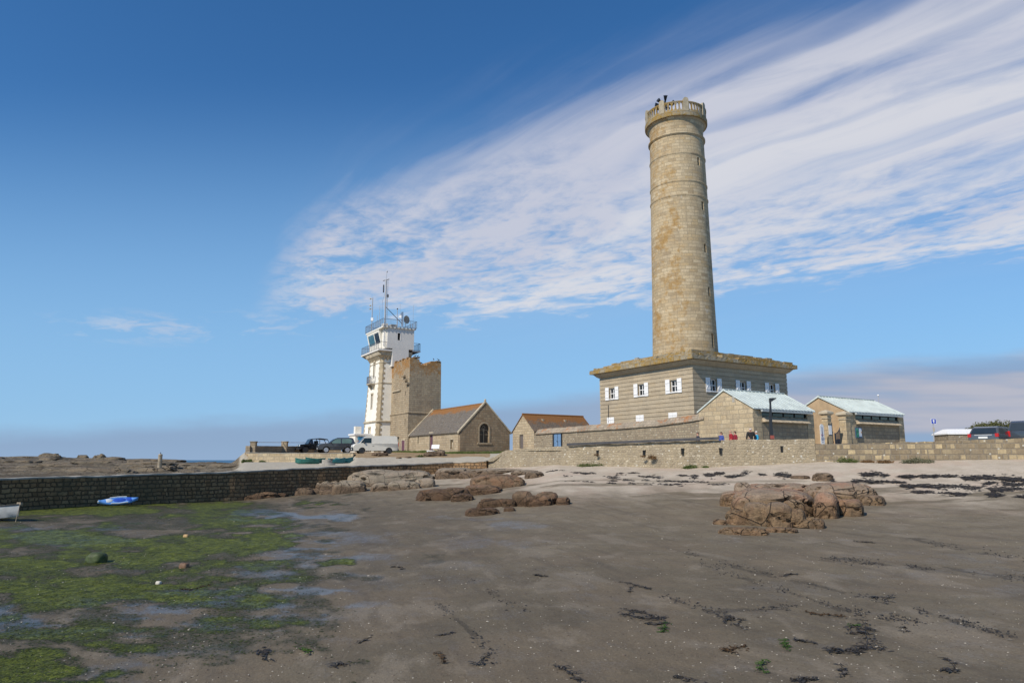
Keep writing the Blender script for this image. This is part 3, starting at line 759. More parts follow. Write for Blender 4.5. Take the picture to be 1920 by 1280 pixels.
# broken coping stones set back on the slab
cs = MB(); rnd = random.Random(11)
for s_ in range(4):
    for lay, (inset, zb) in enumerate(((-OV + .3, 9.6), (.25, 9.85), (.9, 10.1), (1.6, 10.25))):
        t = inset
        while t < BW - inset - .2:
            L_ = rnd.uniform(.7, 1.5); t2 = min(t + L_, BW - inset); h_ = rnd.uniform(.2, .34); dd = rnd.uniform(0, .1)
            bx = [(t, inset + dd, t2 - .03, inset + .9), (BW - inset - .9, t, BW - inset - dd, t2 - .03), (t, BW - inset - .9, t2 - .03, BW - inset - dd), (inset + dd, t, inset + .9, t2 - .03)][s_]
            if rnd.random() > .06: cs.box(bx[0], bx[1], zb, bx[2], bx[3], zb + h_)
            t = t2
cs.build('roof_coping', M['slab'], LH)
for px, py, w_ in ((1253.5, 668, .45), (1196, 673.5, .35)):     # small roof vents
    a, zz = hit(px, py, o0, 'x', .6); mb = MB(); mb.box(.4, a - w_, 9.6, .8, a + w_, zz); mb.box(.35, a - w_ * .7, 9.6, .6, a + w_ * .7, zz + .15); mb.build('roof_vent', M['dirtwhite'], LH)
M['towerpier'] = plain('weathered_pier_stone', (.35, .29, .195), .9, var=.15, sc=2.5)
# tower
TCX, TCY = BW / 2 - .38, BW / 2 + .24
cw = o0 + RV * TCX + LV * TCY
dC = cw.y
def zat(py, fwd=0): return ratio(py) * (dC - fwd)
TW = thing('tower', (TCX, TCY, 0), 0); TW.parent = LH
# plain numbers for radius: half widths seen in the photograph
def rad_at(halfpx, Zc): return halfpx / F * (dC * CP + Zc * SP) * .995
Zb, Zt_ = 9.9, zat(250, 3.0)
rb, rt = rad_at(60.0, 10.5), rad_at(49.6, Zt_)
zr = [zat(y_, 3.0) for y_ in (247, 285, 337, 364)]      # string courses (front of the drum)
def rr(z_): return rb + (rt - rb) * (z_ - Zb) / (Zt_ - Zb) + .06 * (1 - min(1, (z_ - Zb) / 8)) ** 2
prof = [(rb + .25, Zb - .3), (rb + .25, Zb + .35), (rb + .08, Zb + .55)]
z = Zb + .6
while z < zr[0] - .15: prof.append((rr(z), z)); z += .6
prof.append((rr(zr[0]), zr[0] - .14))
shaft = MB().lathe(prof, 96)
sh = shaft.build('tower_shaft', M['tower'], None, smooth='auto', uv='cyl')
ct = MB()
for px, py in ((1308, 309), (1315.5, 391), (1320, 470), (1327, 550), (1333.5, 641)):
    Zs = ratio(py) * (dC - 1.6); ph = math.asin(min(.99, (px - (960 + F * cw.x / (dC * CP + Zs * SP))) / F * (dC * CP + Zs * SP) / rr(Zs)))
    vd = math.atan2(-cw.y, -cw.x) + ph - TH; h_ = .95 if py < 600 else 1.5
    Mx = Matrix.Rotation(vd, 4, 'Z')
    ct.box(rr(Zs) - .7, -.17, Zs - h_ / 2, rr(Zs) + .8, .17, Zs + h_ / 2, M=Mx)
    w_ = MB(); w_.box(rr(Zs) - .72, -.2, Zs - h_ / 2, rr(Zs) - .6, .2, Zs + h_ / 2, M=Mx); w_.build('slit_window', M['black'], TW)
cut(sh, ct, 'auto', 'cyl'); sh.parent = TW
for z_, e, h_ in ((zr[0], .17, .26), (zr[1], .07, .16), (zr[2], .07, .18), (zr[3], .07, .18)):
    r_ = rr(z_)
    MB().lathe([(r_ - .2, z_ - h_), (r_ + e * .4, z_ - h_), (r_ + e, z_ - h_ * .5), (r_ + e, z_), (r_ + e * .4, z_ + .05), (r_ - .2, z_ + .08)], 96).build('string_course', M['tower'], TW, 'auto', 'cyl')
# the flared head
rg = rad_at(57.2, zat(225)); zg = ratio(231) * (dC - 0.0) ; zg0 = zr[0]
r0 = rr(zr[0])
zs = zat(214, rg)      # soffit edge at the front
hd = []
for k in range(13):
    t = k / 12; hd.append((r0 - .04 + (rg - .12 - r0) * (1 - cos(t * PI / 2)) ** 1.15, zg0 + .06 + (zs - zg0 - .14) * sin(t * PI / 2) ** .9))
MB().lathe(hd, 96).build('flared_head', M['tower'], TW, 'auto', 'cyl')
MB().lathe([(r0 - .3, zs - .06), (rg - .02, zs - .06), (rg, zs), (rg, zs + .42), (rg - .12, zs + .46), (r0 - .3, zs + .46)], 96).build('gallery_slab', M['slab'], TW, 'auto', 'cyl')
bz = zs + .455; rp = rg - .16; NP_ = 8; hb = 1.15
cam_a = math.atan2(-cw.y, -cw.x) - TH
piers, bal, rail = [], MB(), MB()
p1 = cam_a + math.asin(-(1272 - 1243) / 54.); p2 = cam_a + math.asin((1287 - 1268) / 54.)
for k in range(NP_):
    an = cam_a + rad(20) + k * 2 * PI / NP_
    Mx = Matrix.Rotation(an, 4, 'Z'); mb = MB()
    w_ = .30; pl = [(-w_, bz)] + [(w_ * cos(PI - t * PI / 8), bz + hb + .12 + w_ * .95 * sin(t * PI / 8)) for t in range(9)] + [(w_, bz)]
    vs = [Mx @ Vector((rp - .12, p[0], p[1])) for p in pl] + [Mx @ Vector((rp + .14, p[0], p[1])) for p in pl]; nn = len(pl)
    mb.add(vs, [tuple(range(nn)), tuple(range(2 * nn - 1, nn - 1, -1))] + [(i, i + nn, (i + 1) % nn + nn, (i + 1) % nn) for i in range(nn)])
    mb.build('pier', M['towerpier'], TW)
    a0, a1 = an + w_ / rp, an + 2 * PI / NP_ - w_ / rp
    def arc(rA, rB, z0, z1, mb):
        mb.rings([[(rA * cos(t), rA * sin(t), z0), (rB * cos(t), rB * sin(t), z0), (rB * cos(t), rB * sin(t), z1), (rA * cos(t), rA * sin(t), z1)] for t in np.linspace(a0, a1, 9)])
    mb = MB(); arc(rp - .11, rp + .10, bz + hb - .14, bz + hb, mb); arc(rp - .09, rp + .08, bz, bz + .13, mb)
    for j in range(6):   # hourglass shafts leave five arched openings
        t = a0 + (a1 - a0) * j / 5; Mj = Matrix.Rotation(t, 4, 'Z')
        rs = []
        for q in range(9):
            f_ = q / 8; hw = .075 + .13 * (abs(f_ * 2 - 1) ** 3.2); zz = bz + .12 + (hb - .25) * f_
            rs.append([Mj @ Vector((rp - .07, -hw, zz)), Mj @ Vector((rp + .07, -hw, zz)), Mj @ Vector((rp + .07, hw, zz)), Mj @ Vector((rp - .07, hw, zz))])
        mb.rings(rs)
    mb.build('balustrade', M['slab'], TW)
# fog horns standing on the gallery
hc = Vector((0, 0, 0)); ang = cam_a - rad(32)
FHz = bz + hb + .55
def loc2w(p): return o0 + RV * (p.x + TCX) + LV * (p.y + TCY) + Vector((0, 0, p.z))
fp = Vector((cos(ang) * rp * .62, sin(ang) * rp * .62, bz))
FH = thing('fog_horns', loc2w(fp), 0, 'cluster of dark fog horns on a mast at the top of the lighthouse', 'fog horn')
MB().tube([(0, 0, -.5), (0, 0, hb + .5)], .07).build('mast', M['darkmetal'], FH)
for az, el in ((-175, 4), (-150, 24), (-95, 50), (20, 24), (60, 8), (-40, 4), (120, 10)):
    d = Vector((cos(rad(az)) * cos(rad(el)), sin(rad(az)) * cos(rad(el)), sin(rad(el)))); c0 = Vector((0, 0, hb + .42))
    MB().tube([c0 + d * .1, c0 + d * .5, c0 + d * .95, c0 + d * 1.1], [.05, .09, .19, .24], 12).build('horn', M['darkmetal'], FH)

# ------------------------------------------------------------------ two entrance buildings with green roofs
EW0 = 52.0; e0 = XZ(1416.5, EW0, 0); e0.z = 0
def green_house(name, org, W_, D_, zE, zR, wallm, gabm, label, slit=True):
    t = thing(name, org, TH, label, 'gatehouse')
    g = .2
    rid = D_ / 2
    b1 = MB().box(.002, .4, g, W_ - .002, D_ - .02, zE - .12)
    b1.build('rear_wall', wallm, t)
    # front wall up to the louvre slit
    zl0 = zE - .94
    MB().box(0, 0, g, W_, .4, zl0).build('front_wall', M['greystone'], t)
    MB().box(-.02, -.03, g, .95, .42, zE - .05).build('corner_pier', wallm, t)
    MB().box(W_ - .8, -.03, g, W_ + .02, .42, zE - .2).build('corner_pier', wallm, t)
    # gables at both ends
    for x0 in (-.03, W_ - .35):
        MB().prism([(0.0, zE - .12), (D_, zE - .12), (D_, zE), (rid, zR - .12), (0, zE)], 'x', x0, x0 + .38).build('gable', gabm, t)
    MB().box(-.028, 0.001, g, .0, D_, zE - .121).build('gable_wall', gabm, t)
    # sloping weathered coping below the slit
    MB().prism([(-.36, zl0 + .03), (.2, zl0 + .47), (.2, zl0 + .004), (-.36, zl0 + .003)], 'x', .96, W_ - .81).build('sloping_coping', M['timberstone'], t)
    sl = MB().box(.96, .12, zl0 + .47, W_ - .81, .2, zE - .1).build('clerestory_strip', M['darkglass'], t)
    k = int((W_ - 1.8) / 1.1)
    for i in range(k + 1):
        x = .96 + (W_ - 1.77 - .06) * i / k; MB().box(x, .06, zl0 + .47, x + .06, .121, zE - .1).build('mullion', M['darkmetal'], t)
    # standing seam roof, two slopes, gutter
    rf = MB()
    for sgn in (0, 1):
        y0, z0_ = (-.18, zE - .02) if not sgn else (D_ + .18, zE - .02)
        rf.rings([[(-.06, y0, z0_), (W_ + .06, y0, z0_), (W_ + .06, rid, zR), (-.06, rid, zR)], [(-.06, y0, z0_ + .07), (W_ + .06, y0, z0_ + .07), (W_ + .06, rid, zR + .09), (-.06, rid, zR + .09)]])
        ns = int(W_ / .42)
        for i in range(ns + 1):
            x = -.05 + (W_ + .06) * i / ns; dz = zR - z0_
            rf.rings([[(x, y0, z0_ + .07), (x + .035, y0, z0_ + .07), (x + .035, y0, z0_ + .12), (x, y0, z0_ + .12)], [(x, rid, zR + .085), (x + .035, rid, zR + .085), (x + .035, rid, zR + .135), (x, rid, zR + .135)]])
    r_ = rf.build('roof', M['copper'], t)
    MB().box(-.07, rid - .09, zR + .09, W_ + .07, rid + .09, zR + .15).build('ridge_cap', M['copper'], r_)
    MB().box(.7, -.34, zE - .2, W_ - .5, -.17, zE - .03).build('gutter', M['lead'], t)
    for i in range(16):
        x = .75 + (W_ - 1.4) * i / 15; MB().box(x, -.355, zE - .05, x + .05, -.16, zE + .0).build('gutter_bracket', M['darkmetal'], t)
    return t
M['timberstone'] = plain('sandy_coping', (.44, .35, .235), .85, var=.3, sc=3.5)
zE1 = 94.5 / F * EW0
_, zR1 = hit(1366, 730, e0, 'x'); D1 = 5.25; 
g1 = green_house('gatehouse', e0, 7.1, D1, zE1, zR1 - .05, M['ashlar'], M['ashlar'], 'stone gatehouse with pale green roof, left of the gate behind the lamp post')
a, zz = hit(1375.5, 748.5, e0, 'x')
MB().box(-.04, a - .12, zz - .22, .01, a + .12, zz + .22).build('gable_slit', M['dirtwhite'], g1)
e1 = e0 + RV * 11.75
_, zE2 = hit(1600, 773, e1, 'y'); _, zR2 = hit(1553.5, 742, e1, 'x')
g2 = green_house('gatehouse', e1, 8.1, 5.2, zE2, zR2 - .05, M['ashlar'], M['plaster_tan'], 'small stone gatehouse with pale green metal roof and tan gable, right of the gate')
# low lean-to chamfer of its right pier
# tiny white lamp on its ridge end
p = P(1646.5, 745, e1.y + 5.5)
# gate piers, gate, boards
def pier(px0, px1, pyt, yb, label):
    pm = (px0 + px1) / 2; al, zt = hit(pm, pyt, e0, 'y', .1)
    w = (px1 - px0) / F * (e0.y + al * RV.y) / .9
    w = w * .5
    o = e0 + RV * al; t = thing('gate_pier', (o.x, o.y, .3), TH, label, 'gate pier', 'gate piers')
    zt -= .3
    MB().box(-w / 2, -.1, -.2, w / 2, w - .1, zt - .28).build('shaft', M['ashlar'], t)
    MB().box(-w / 2 - .06, -.16, zt - .55, w / 2 + .06, w - .04, zt - .49).build('necking', M['ctrim'], t)
    c = MB(); c.rings([[(-q, -q + w / 2 - .1, z_), (q, -q + w / 2 - .1, z_), (q, q + w / 2 - .1, z_), (-q, q + w / 2 - .1, z_)] for q, z_ in ((w / 2, zt - .28), (w / 2 + .16, zt - .16), (w / 2 + .16, zt - .02), (w / 2, zt + .08), (.05, zt + .16))])
    c.build('cap', M['ctrim'], t); return t, w
pier(1539, 1560, 772, 831, 'square stone gate pier with moulded cap, against the left gatehouse')
pier(1572, 1597, 774, 831, 'square stone gate pier with moulded cap, against the right gatehouse')
# wrought gate leaf standing ajar
aL, _ = hit(1564, 820, e0, 'y', .3); aR, _ = hit(1583, 820, e0, 'y', .3)
gt = thing('iron_gate', e0 + RV * aL + Vector((0, 0, .45)), TH, 'tall grey iron gate leaf with curved top between the stone gate piers', 'gate')
gw = aR - aL; mb = MB()
for i in range(9):
    x = gw * i / 8; zt = 1.7 + .75 * (i / 8) ** 2.2
    mb.tube([(x, .2 + x * .25, 0), (x, .2 + x * .25, zt)], .05 if i in (0, 8) else .022, 6)
mb.build('bars', M['railing'], gt)
mb = MB(); mb.tube([(gw * i / 8, .2 + gw * i / 8 * .25, 1.66 + .75 * (i / 8) ** 2.2) for i in range(9)], .035)
for z_ in (.12, .8): mb.tube([(0, .2, z_), (gw, .2 + gw * .25, z_)], .03)
mb.build('rails', M['railing'], gt)
g2t = thing('dark_gate_leaf', e0 + RV * (aL - .55) + Vector((0, 0, .45)), TH, 'narrow dark solid gate leaf beside the left gate pier', 'gate')
mb = MB(); mb.box(0, .3, 0, .42, .36, 2.55); mb.build('panel', M['railing'], g2t)
mb = MB(); [mb.box(.0, .27, z_, .42, .3, z_ + .1) for z_ in (.3, .95, 1.7)]; mb.build('cross_bar', M['darkmetal'], g2t)
# white information board, banner, poster case
al, zz = hit(1556.3, 805.5, e0, 'y', -.35)
t = thing('notice_board', e0 + RV * al + Vector((0, 0, zz)) - LV * .35, TH, 'blank white notice board with dark edges on the left gate pier', 'notice board')
MB().box(-.19, -.03, -.38, .19, .0, .38).build('board', M['whitepaint'], t)
MB().box(-.22, -.05, .38, .22, .0, .46).box(-.22, -.05, -.46, .22, .0, -.38).build('edge_bar', M['darkmetal'], t)
# banner sign with rounded top
def panel(mat_cols, name): pass
al, zz = hit(1542.5, 831, e0, 'y', -.3)
t = thing('banner_sign', e0 + RV * al + Vector((0, 0, zz - .1)) - LV * .3, TH, 'upright white banner sign with rounded top and a drawn grey lighthouse', 'sign')
bw, bh = .24, 1.62
pl = [(-bw, 0)] + [(bw * cos(PI - k * PI / 10), bh - bw + bw * sin(k * PI / 10)) for k in range(11)] + [(bw, 0)]
MB().prism(pl, 'y', -.03, .0).build('board', M['whitepaint'], t)
M['inkblue'] = plain('printed_blue', (.09, .12, .25), .6, var=.1); M['inkpink'] = plain('printed_pink', (.55, .25, .27), .6, var=.1)
mb = MB(); mb.prism([(-.05, .62), (.05, .62), (.028, 1.3), (-.028, 1.3)], 'y', -.036, -.031); mb.box(-.045, -.036, 1.3, .045, -.031, 1.34); mb.prism([(-.03, 1.35), (.03, 1.35), (0, 1.43)], 'y', -.036, -.031)
mb.build('printed_lighthouse', M['inkblue'], t)
mb = MB(); mb.box(-.15, -.036, .68, -.07, -.031, .82); mb.box(.07, -.036, .72, .13, -.031, .8); mb.build('printed_patch', M['inkpink'], t)
def text(body, size, loc, mat, parent, name='lettering', al='CENTER', ext=.003, rz=0, bold=0):
    cu = bpy.data.curves.new(name, 'FONT'); cu.body = body; cu.size = size; cu.align_x = al; cu.align_y = 'CENTER'; cu.extrude = ext; cu.offset = bold
    o = bpy.data.objects.new(name, cu); COL.objects.link(o); bpy.context.view_layer.update()
    me = bpy.data.meshes.new_from_object(o.evaluated_get(bpy.context.evaluated_depsgraph_get())); bpy.data.objects.remove(o)
    o = bpy.data.objects.new(name, me); COL.objects.link(o); me.materials.clear(); me.materials.append(mat)
    o.rotation_euler = (PI / 2, 0, rz); o.location = loc; o.parent = parent; return o
mb = MB(); [mb.box(-w_, -.036, z_, w_, -.031, z_ + .045) for z_, w_ in ((.52, .15), (.42, .17), (.34, .12), (.2, .08))]; mb.build('printed_lines', M['inkblue'], t)
# poster case
al, zz = hit(1609, 811, e1, 'y', -.05)
t = thing('poster_case', e1 + RV * al + Vector((0, 0, zz)) - LV * .05, TH, 'blue framed poster case with a green and a white poster on the right gatehouse wall', 'poster case')
MB().box(-.43, -.07, -.43, .43, .0, .43).build('frame', M['inkframe'] if 'inkframe' in M else plain('blue_frame', (.05, .09, .16), .5), t)
gp, b = newmat('green_poster'); setc(b, ramp(noise(coord(), 4, 4), [(.35, (.01, .09, .05)), (.55, (.03, .25, .15)), (.7, (.25, .4, .3))]))
MB().box(-.38, -.08, -.37, -.03, -.071, .37).build('green_poster', gp, t)
gp, b = newmat('white_poster'); setc(b, ramp(noise(coord(), 4, 3), [(.3, (.2, .35, .6)), (.5, (.6, .65, .72)), (.62, (.75, .7, .6)), (.7, (.5, .2, .08))]))
MB().box(.03, -.08, -.3, .38, -.071, .37).build('white_poster', gp, t)
# ------------------------------------------------------------------ enclosure wall
q0 = e0 + LV * 5.1
def mwpts(keys, zb):
    r = []
    for px, yt in keys:
        # on the line q0 + L t
        t = 0
        ax = (px - 960) / F
        for _ in range(3):
            z_ = ratio(yt) * (q0.y + LV.y * t); 
            # x = ax*(y*CP+z*SP)
            t = (ax * (q0.y * CP + z_ * SP) - q0.x) / (LV.x - ax * LV.y * CP)
        p_ = q0 + LV * t; r.append((p_.x, p_.y, zb, ratio(yt) * p_.y))
    return r
ek = [(1321, 786), (1300, 790), (1230, 799.5), (1160, 804.5), (1090, 809), (1040, 812), (1001, 815)]
EWp = mwpts(ek, -.1)
EN = thing('compound_wall', (q0.x, q0.y, 0), 0, 'old rubble compound wall with orange lichened sloping coping below the lighthouse base', 'wall')
loc = [(a - q0.x, b_ - q0.y, c_, d_) for a, b_, c_, d_ in EWp]
ew = sweep(loc, .6, M['enclosure'], 'wall', EN, .0, .01, 1.0, 15)
# which way is outward (towards the sea = -R)
rs = []; rnd = random.Random(4)
for i in range(len(loc) - 1):
    for k in range(10):
        q = [loc[i][j] + (loc[i + 1][j] - loc[i][j]) * k / 10 for j in range(4)]
        b0 = Vector((q[0], q[1], q[3])); j = rnd.uniform(-.04, .04)
        rs.append([b0 - RV * .14 + Vector((0, 0, .02 + j * .4)), b0 + RV * .62 + Vector((0, 0, .02)), b0 + RV * .55 + Vector((0, 0, .62 + j)), b0 + RV * .3 + Vector((0, 0, .58 + j)), b0 - RV * .14 + Vector((0, 0, .12 + j))])
MB().rings(rs).build('coping', M['tiles'], EN)
# blue door in it
al, zz = hit(1046.5, 827, q0, 'x')
p0 = RV * -.02 + LV * al
dr = MB(); Mx = Matrix.Translation(p0) @ Matrix.Rotation(TH, 4, 'Z')
dr.box(-.05, -.62, .2, .0, .62, zz + .75, M=Mx); d_ = dr.build('door', M['bluepaint'], EN)
fr = MB(); fr.box(-.09, -.72, .2, .01, -.62, zz + .85, M=Mx); fr.box(-.09, .62, .2, .01, .85, zz + .85, M=Mx); fr.box(-.1, -.72, zz + .75, .01, .85, zz + .88, M=Mx); fr.build('door_frame', M['darkmetal'], EN)
MB().box(-.07, -.02, .4, -.05, .02, zz + .7, M=Mx).box(-.1, .05, zz - .05, -.05, .12, zz + .05, M=Mx).build('door_fittings', M['darkmetal'], d_)
# ------------------------------------------------------------------ outbuilding with orange slate roof
ob0 = Vector((EWp[-1][0], EWp[-1][1], 0))
OB = thing('outbuilding', ob0, TH, 'small stone outbuilding with orange lichened slate roof at the left end of the compound wall', 'outbuilding')
zE = ratio(808) * ob0.y; _, zR = hit(979, 778, ob0, 'x'); D = 4.3; Wd = 8.3
w = MB().prism([(0, .1), (D, .1), (D, zE), (D / 2, zR), (0, zE)], 'x', 0, Wd).build('wall', M['chapel'], OB)
al, zz = hit(977.5, 827.5, ob0, 'x')
cut(w, MB().box(-.3, al - .4, zz - .75, .25, al + .4, zz + .75))
MB().box(.12, al - .4, zz - .75, .2, al + .4, zz + .75).build('shuttered_window', plain('grey_brown_shutter', (.12, .1, .09), .7), OB)
mb = MB()
for y_, s_ in ((-.2, 1), (D + .2, -1)):
    mb.rings([[(-.08, y_, zE - .1), (Wd + .08, y_, zE - .1), (Wd + .08, D / 2, zR + .02), (-.08, D / 2, zR + .02)], [(-.08, y_, zE - .02), (Wd + .08, y_, zE - .02), (Wd + .08, D / 2, zR + .12), (-.08, D / 2, zR + .12)]])
rf = mb.build('roof', M['slate2'], OB)
mb = MB(); mb.tube([(-.1, D / 2, zR + .1), (Wd + .1, D / 2, zR + .1)], .11, 8); mb.build('ridge_tiles', M['slate2'], rf)
for px, py in ((1020.5, 789), (1062, 790.5)):
    al, zz = hit(px, py, ob0, 'y', D * .25); zz = zE + (zR - zE) * .62
    MB().box(al - .12, D * .29, zz - .05, al + .12, D * .34, zz + .28).build('roof_vent', M['ctrim'], OB)

# ------------------------------------------------------------------ chapel
TC = rad(30); RC = Vector((cos(TC), sin(TC), 0)); LC = Vector((-sin(TC), cos(TC), 0))
c0 = XZ(862, 80, 0); c0.z = 0
CH = thing('chapel', c0, TC, 'low stone chapel with grey slate roof and arched gable window, beside the old stone tower', 'chapel')
CWd, CL = 6.45, 15.3
zE = ratio(810) * 80; _, zR = hit(908, 755, c0, 'y', 0, TC); gz = .45
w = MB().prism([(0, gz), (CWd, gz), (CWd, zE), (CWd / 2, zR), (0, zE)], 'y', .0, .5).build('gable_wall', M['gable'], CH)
al, zz0 = hit(908, 829.5, c0, 'y', 0, TC); _, zz1 = hit(908, 793.5, c0, 'y', 0, TC); ww = .62
def archp(a, z0, z1, w_, n_=10):
    return [(a - w_, z0), (a - w_, z1 - w_ * 1.15)] + [(a - w_ * cos(k * PI / 2 / n_), z1 - w_ * 1.15 + w_ * 1.15 * sin(k * PI / 2 / n_)) for k in range(1, n_)] + [(a, z1)] + [(a + w_ * cos(k * PI / 2 / n_), z1 - w_ * 1.15 + w_ * 1.15 * sin(k * PI / 2 / n_)) for k in range(n_ - 1, 0, -1)] + [(a + w_, z1 - w_ * 1.15), (a + w_, z0)]
cut(w, MB().prism(archp(al, zz0, zz1, ww), 'y', -.3, .42))
wn = MB().prism(archp(al, zz0 + .01, zz1 - .01, ww - .01), 'y', .3, .4).build('window_glass', M['tracglass'] if 'tracglass' in M else plain('leaded_glass', (.045, .04, .035), .3), CH)
ri, ro = archp(al, zz0, zz1, ww), archp(al, zz0 - .0, zz1 + .17, ww + .15)
mb = MB()
for i in range(len(ri) - 1):
    q = [ri[i], ri[i + 1], ro[i + 1], ro[i]]; mb.prism(q, 'y', -.05, .02)
mb.build('window_surround', M['brtrim'], CH)
mb = MB(); mb.box(al - .05, .18, zz0, al + .05, .3, zz1 - .55); mb.box(al - ww, .2, zz0 + .9, al + ww, .27, zz0 + .96)
for s_ in (-1, 1):
    mb.tube([(al + s_ * (.30 + .26 * cos(k * PI / 6)), .24, zz1 - 1.0 + .3 * sin(k * PI / 6)) for k in range(7)], .035)
mb.tube([(al + .2 * cos(k * PI / 6), .24, zz1 - .5 + .2 * sin(k * PI / 6)) for k in range(13)], .035)
mb.build('tracery', M['brtrim'], CH)
MB().box(al - ww - .3, -.1, zz0 - .18, al + ww + .3, .05, zz0 - .003).build('window_sill', M['brtrim'], CH)
w = MB().box(0, .501, gz, .6, CL, zE - .02).build('side_wall', M['chapel'], CH)
cb = MB(); items = []
for px, py, hw, hh, kind in ((808.5, 832.5, .52, 1.35, 'door'), (784, 824, .17, .52, 'slit'), (847, 832.5, .38, .52, 'niche')):
    a, zz = hit(px, py, c0, 'x', 0, TC); items.append((a, zz, hw, hh, kind)); cb.box(-.3, a - hw, zz - hh, .3, a + hw, zz + hh)
cut(w, cb)
for a, zz, hw, hh, kind in items:
    if kind == 'door':
        d_ = MB().box(.12, a - hw, zz - hh, .18, a + hw, zz + hh).build('door', M['purple'], CH)
        MB().box(.1, a - .02, zz - hh, .119, a + .02, zz + hh).box(.07, a - .3, zz + .1, .119, a - .22, zz + .5).build('door_fittings', M['darkmetal'], d_)
    else:
        MB().box(.26, a - hw, zz - hh, .31, a + hw, zz + hh).build('slit_window' if kind == 'slit' else 'niche_back', M['black'] if kind == 'slit' else M['ashlar'], CH)
    mb = MB(); mb.box(-.04, a - hw - .12, zz + hh, .02, a + hw + .12, zz + hh + .14)
    if kind != 'slit':
        mb.box(-.035, a - hw - .12, zz - hh, .02, a - hw, zz + hh); mb.box(-.035, a + hw, zz - hh, .02, a + hw + .12, zz + hh)
    mb.build('surround', M['ctrim'], CH)
    if kind == 'niche': MB().ball((.16, a, zz - .1), (.1, .15, .35)).build('niche_figure', M['ctrim'], CH)
MB().box(CWd - .6, .501, gz, CWd, CL, zE - .02).box(.6, CL - .5, gz, CWd - .6, CL, zE - .02).build('rear_wall', M['chapel'], CH)
MB().prism([(0, zE), (CWd, zE), (CWd / 2, zR)], 'y', CL - .5, CL).build('far_gable', M['chapel'], CH)
mb = MB()
for x_, s_ in ((-.16, 1), (CWd + .16, -1)):
    mb.rings([[(x_, .3, zE - .06), (x_, CL - .2, zE - .06), (CWd / 2, CL - .2, zR - .12), (CWd / 2, .3, zR - .12)], [(x_, .3, zE + .04), (x_, CL - .2, zE + .04), (CWd / 2, CL - .2, zR - .02), (CWd / 2, .3, zR - .02)]])
rf = mb.build('roof', M['slate'], CH)
MB().tube([(CWd / 2, .3, zR - .03), (CWd / 2, CL - .3, zR - .03)], .1, 8).build('ridge_tiles', M['slate'], rf)
for y_ in (-.06, CL - .35):
    mb = MB()
    for s_ in (0, 1):
        x0, x1 = (-.22, CWd / 2) if not s_ else (CWd + .22, CWd / 2)
        mb.rings([[(x0, y_, zE - .1), (x1, y_, zR + .02), (x1, y_, zR + .22), (x0, y_, zE + .1)], [(x0, y_ + .36, zE - .1), (x1, y_ + .36, zR + .02), (x1, y_ + .36, zR + .22), (x0, y_ + .36, zE + .1)]])
    mb.build('gable_coping', M['ctrim'], CH)
MB().ball((CWd / 2, .1, zR + .3), (.13, .13, .18)).build('finial', M['ctrim'], CH)

# ------------------------------------------------------------------ old square tower beside the chapel
t0 = XZ(763, 93, 0); t0.z = 0
OT = thing('old_stone_tower', t0, TC, 'ruined square stone tower with a notched broken top between the white tower and the chapel', 'tower')
TWd, TL = 4.85, 7.7; zT = ratio(669.5) * 93; zB = .6
_, zs_ = hit(765, 773, t0, 'x', 0, TC)
def tring(z_, off, jit=0): return [(off, off, z_), (TWd - off, off, z_), (TWd - off, TL - off, z_), (off, TL - off, z_)]
w = MB().rings([tring(zB, 0), tring(zs_, 0), tring(zs_ + .001, .1), tring(zT + .6, .16)]).build('wall', M['oldtower'], OT)
# broken top: notch in the right face and ragged edge
zn = ratio(684.5) * 94
cut(w, MB().prism([(-1, zT + 2), (-1, zT), (1.15, zT), (1.2, zT - .12), (1.5, zT - .16), (1.55, zT - .5), (1.72, zT - .55), (1.75, zn + .1), (2.3, zn), (2.35, zn - .08), (2.6, zn + .04), (2.64, zn + .3), (2.85, zn + .32), (2.9, zT - .6), (3.1, zT - .56), (3.14, zT - .32), (3.5, zT - .26), (6, zT - .3), (6, zT + 2)], 'y', -1, TL + 1))
cb = MB(); sl_ = []
for px, py, hw, hh in ((758.5, 737, .11, .28), (759.5, 792, .11, .5), ):
    a, zz = hit(px, py, t0, 'x', 0, TC); cb.box(-.5, a - hw, zz - hh, .4, a + hw, zz + hh); sl_.append((a, zz, hw, hh))
cut(w, cb)
for a, zz, hw, hh in sl_: MB().box(.35, a - hw, zz - hh, .5, a + hw, zz + hh).build('slit_window', M['black'], OT)
mb = MB().rings([tring(zs_ - .08, .002), tring(zs_ - .05, -.09), tring(zs_ + .03, -.09), tring(zs_ + .1, .095)]).build('string_course', M['oldtower'], OT)
a0, zz0 = hit(735, 734.5, t0, 'x', 0, TC); a1, zz1 = hit(750, 731.5, t0, 'x', 0, TC)
MB().box(-.06, min(a0, a1), (zz0 + zz1) / 2 - .07, .12, max(a0, a1), (zz0 + zz1) / 2 + .07).build('drip_ledge', M['ctrim'], OT)
mb = MB()   # toothed stone stubs of a lost corbel on the corner
for i, (px, py) in enumerate(((757, 705), (760.5, 712.5), (763.5, 719))):
    a, zz = hit(px, py, t0, 'x', 0, TC); mb.box(-.2, a - .45, zz - .14, .2, a + .4, zz + .12)
mb.build('corbel_stub', M['oldtower'], OT)
for i in range(11):   # ragged capstones
    rnd = random.Random(i + 60); pos = [(.1, rnd.uniform(.3, TL - .3)), (rnd.uniform(.3, 1.4), .12), (rnd.uniform(3.5, 4.3), .12)][i % 3]
    zt = zT if pos[0] < 1.8 else zT - .28
    MB().box(pos[0] - rnd.uniform(.1, .2) + .1, pos[1] - .02, zt - .02, pos[0] + rnd.uniform(.2, .4), pos[1] + rnd.uniform(.25, .5), zt + rnd.uniform(.06, .16)).build('capstone', M['oldtower'], OT)
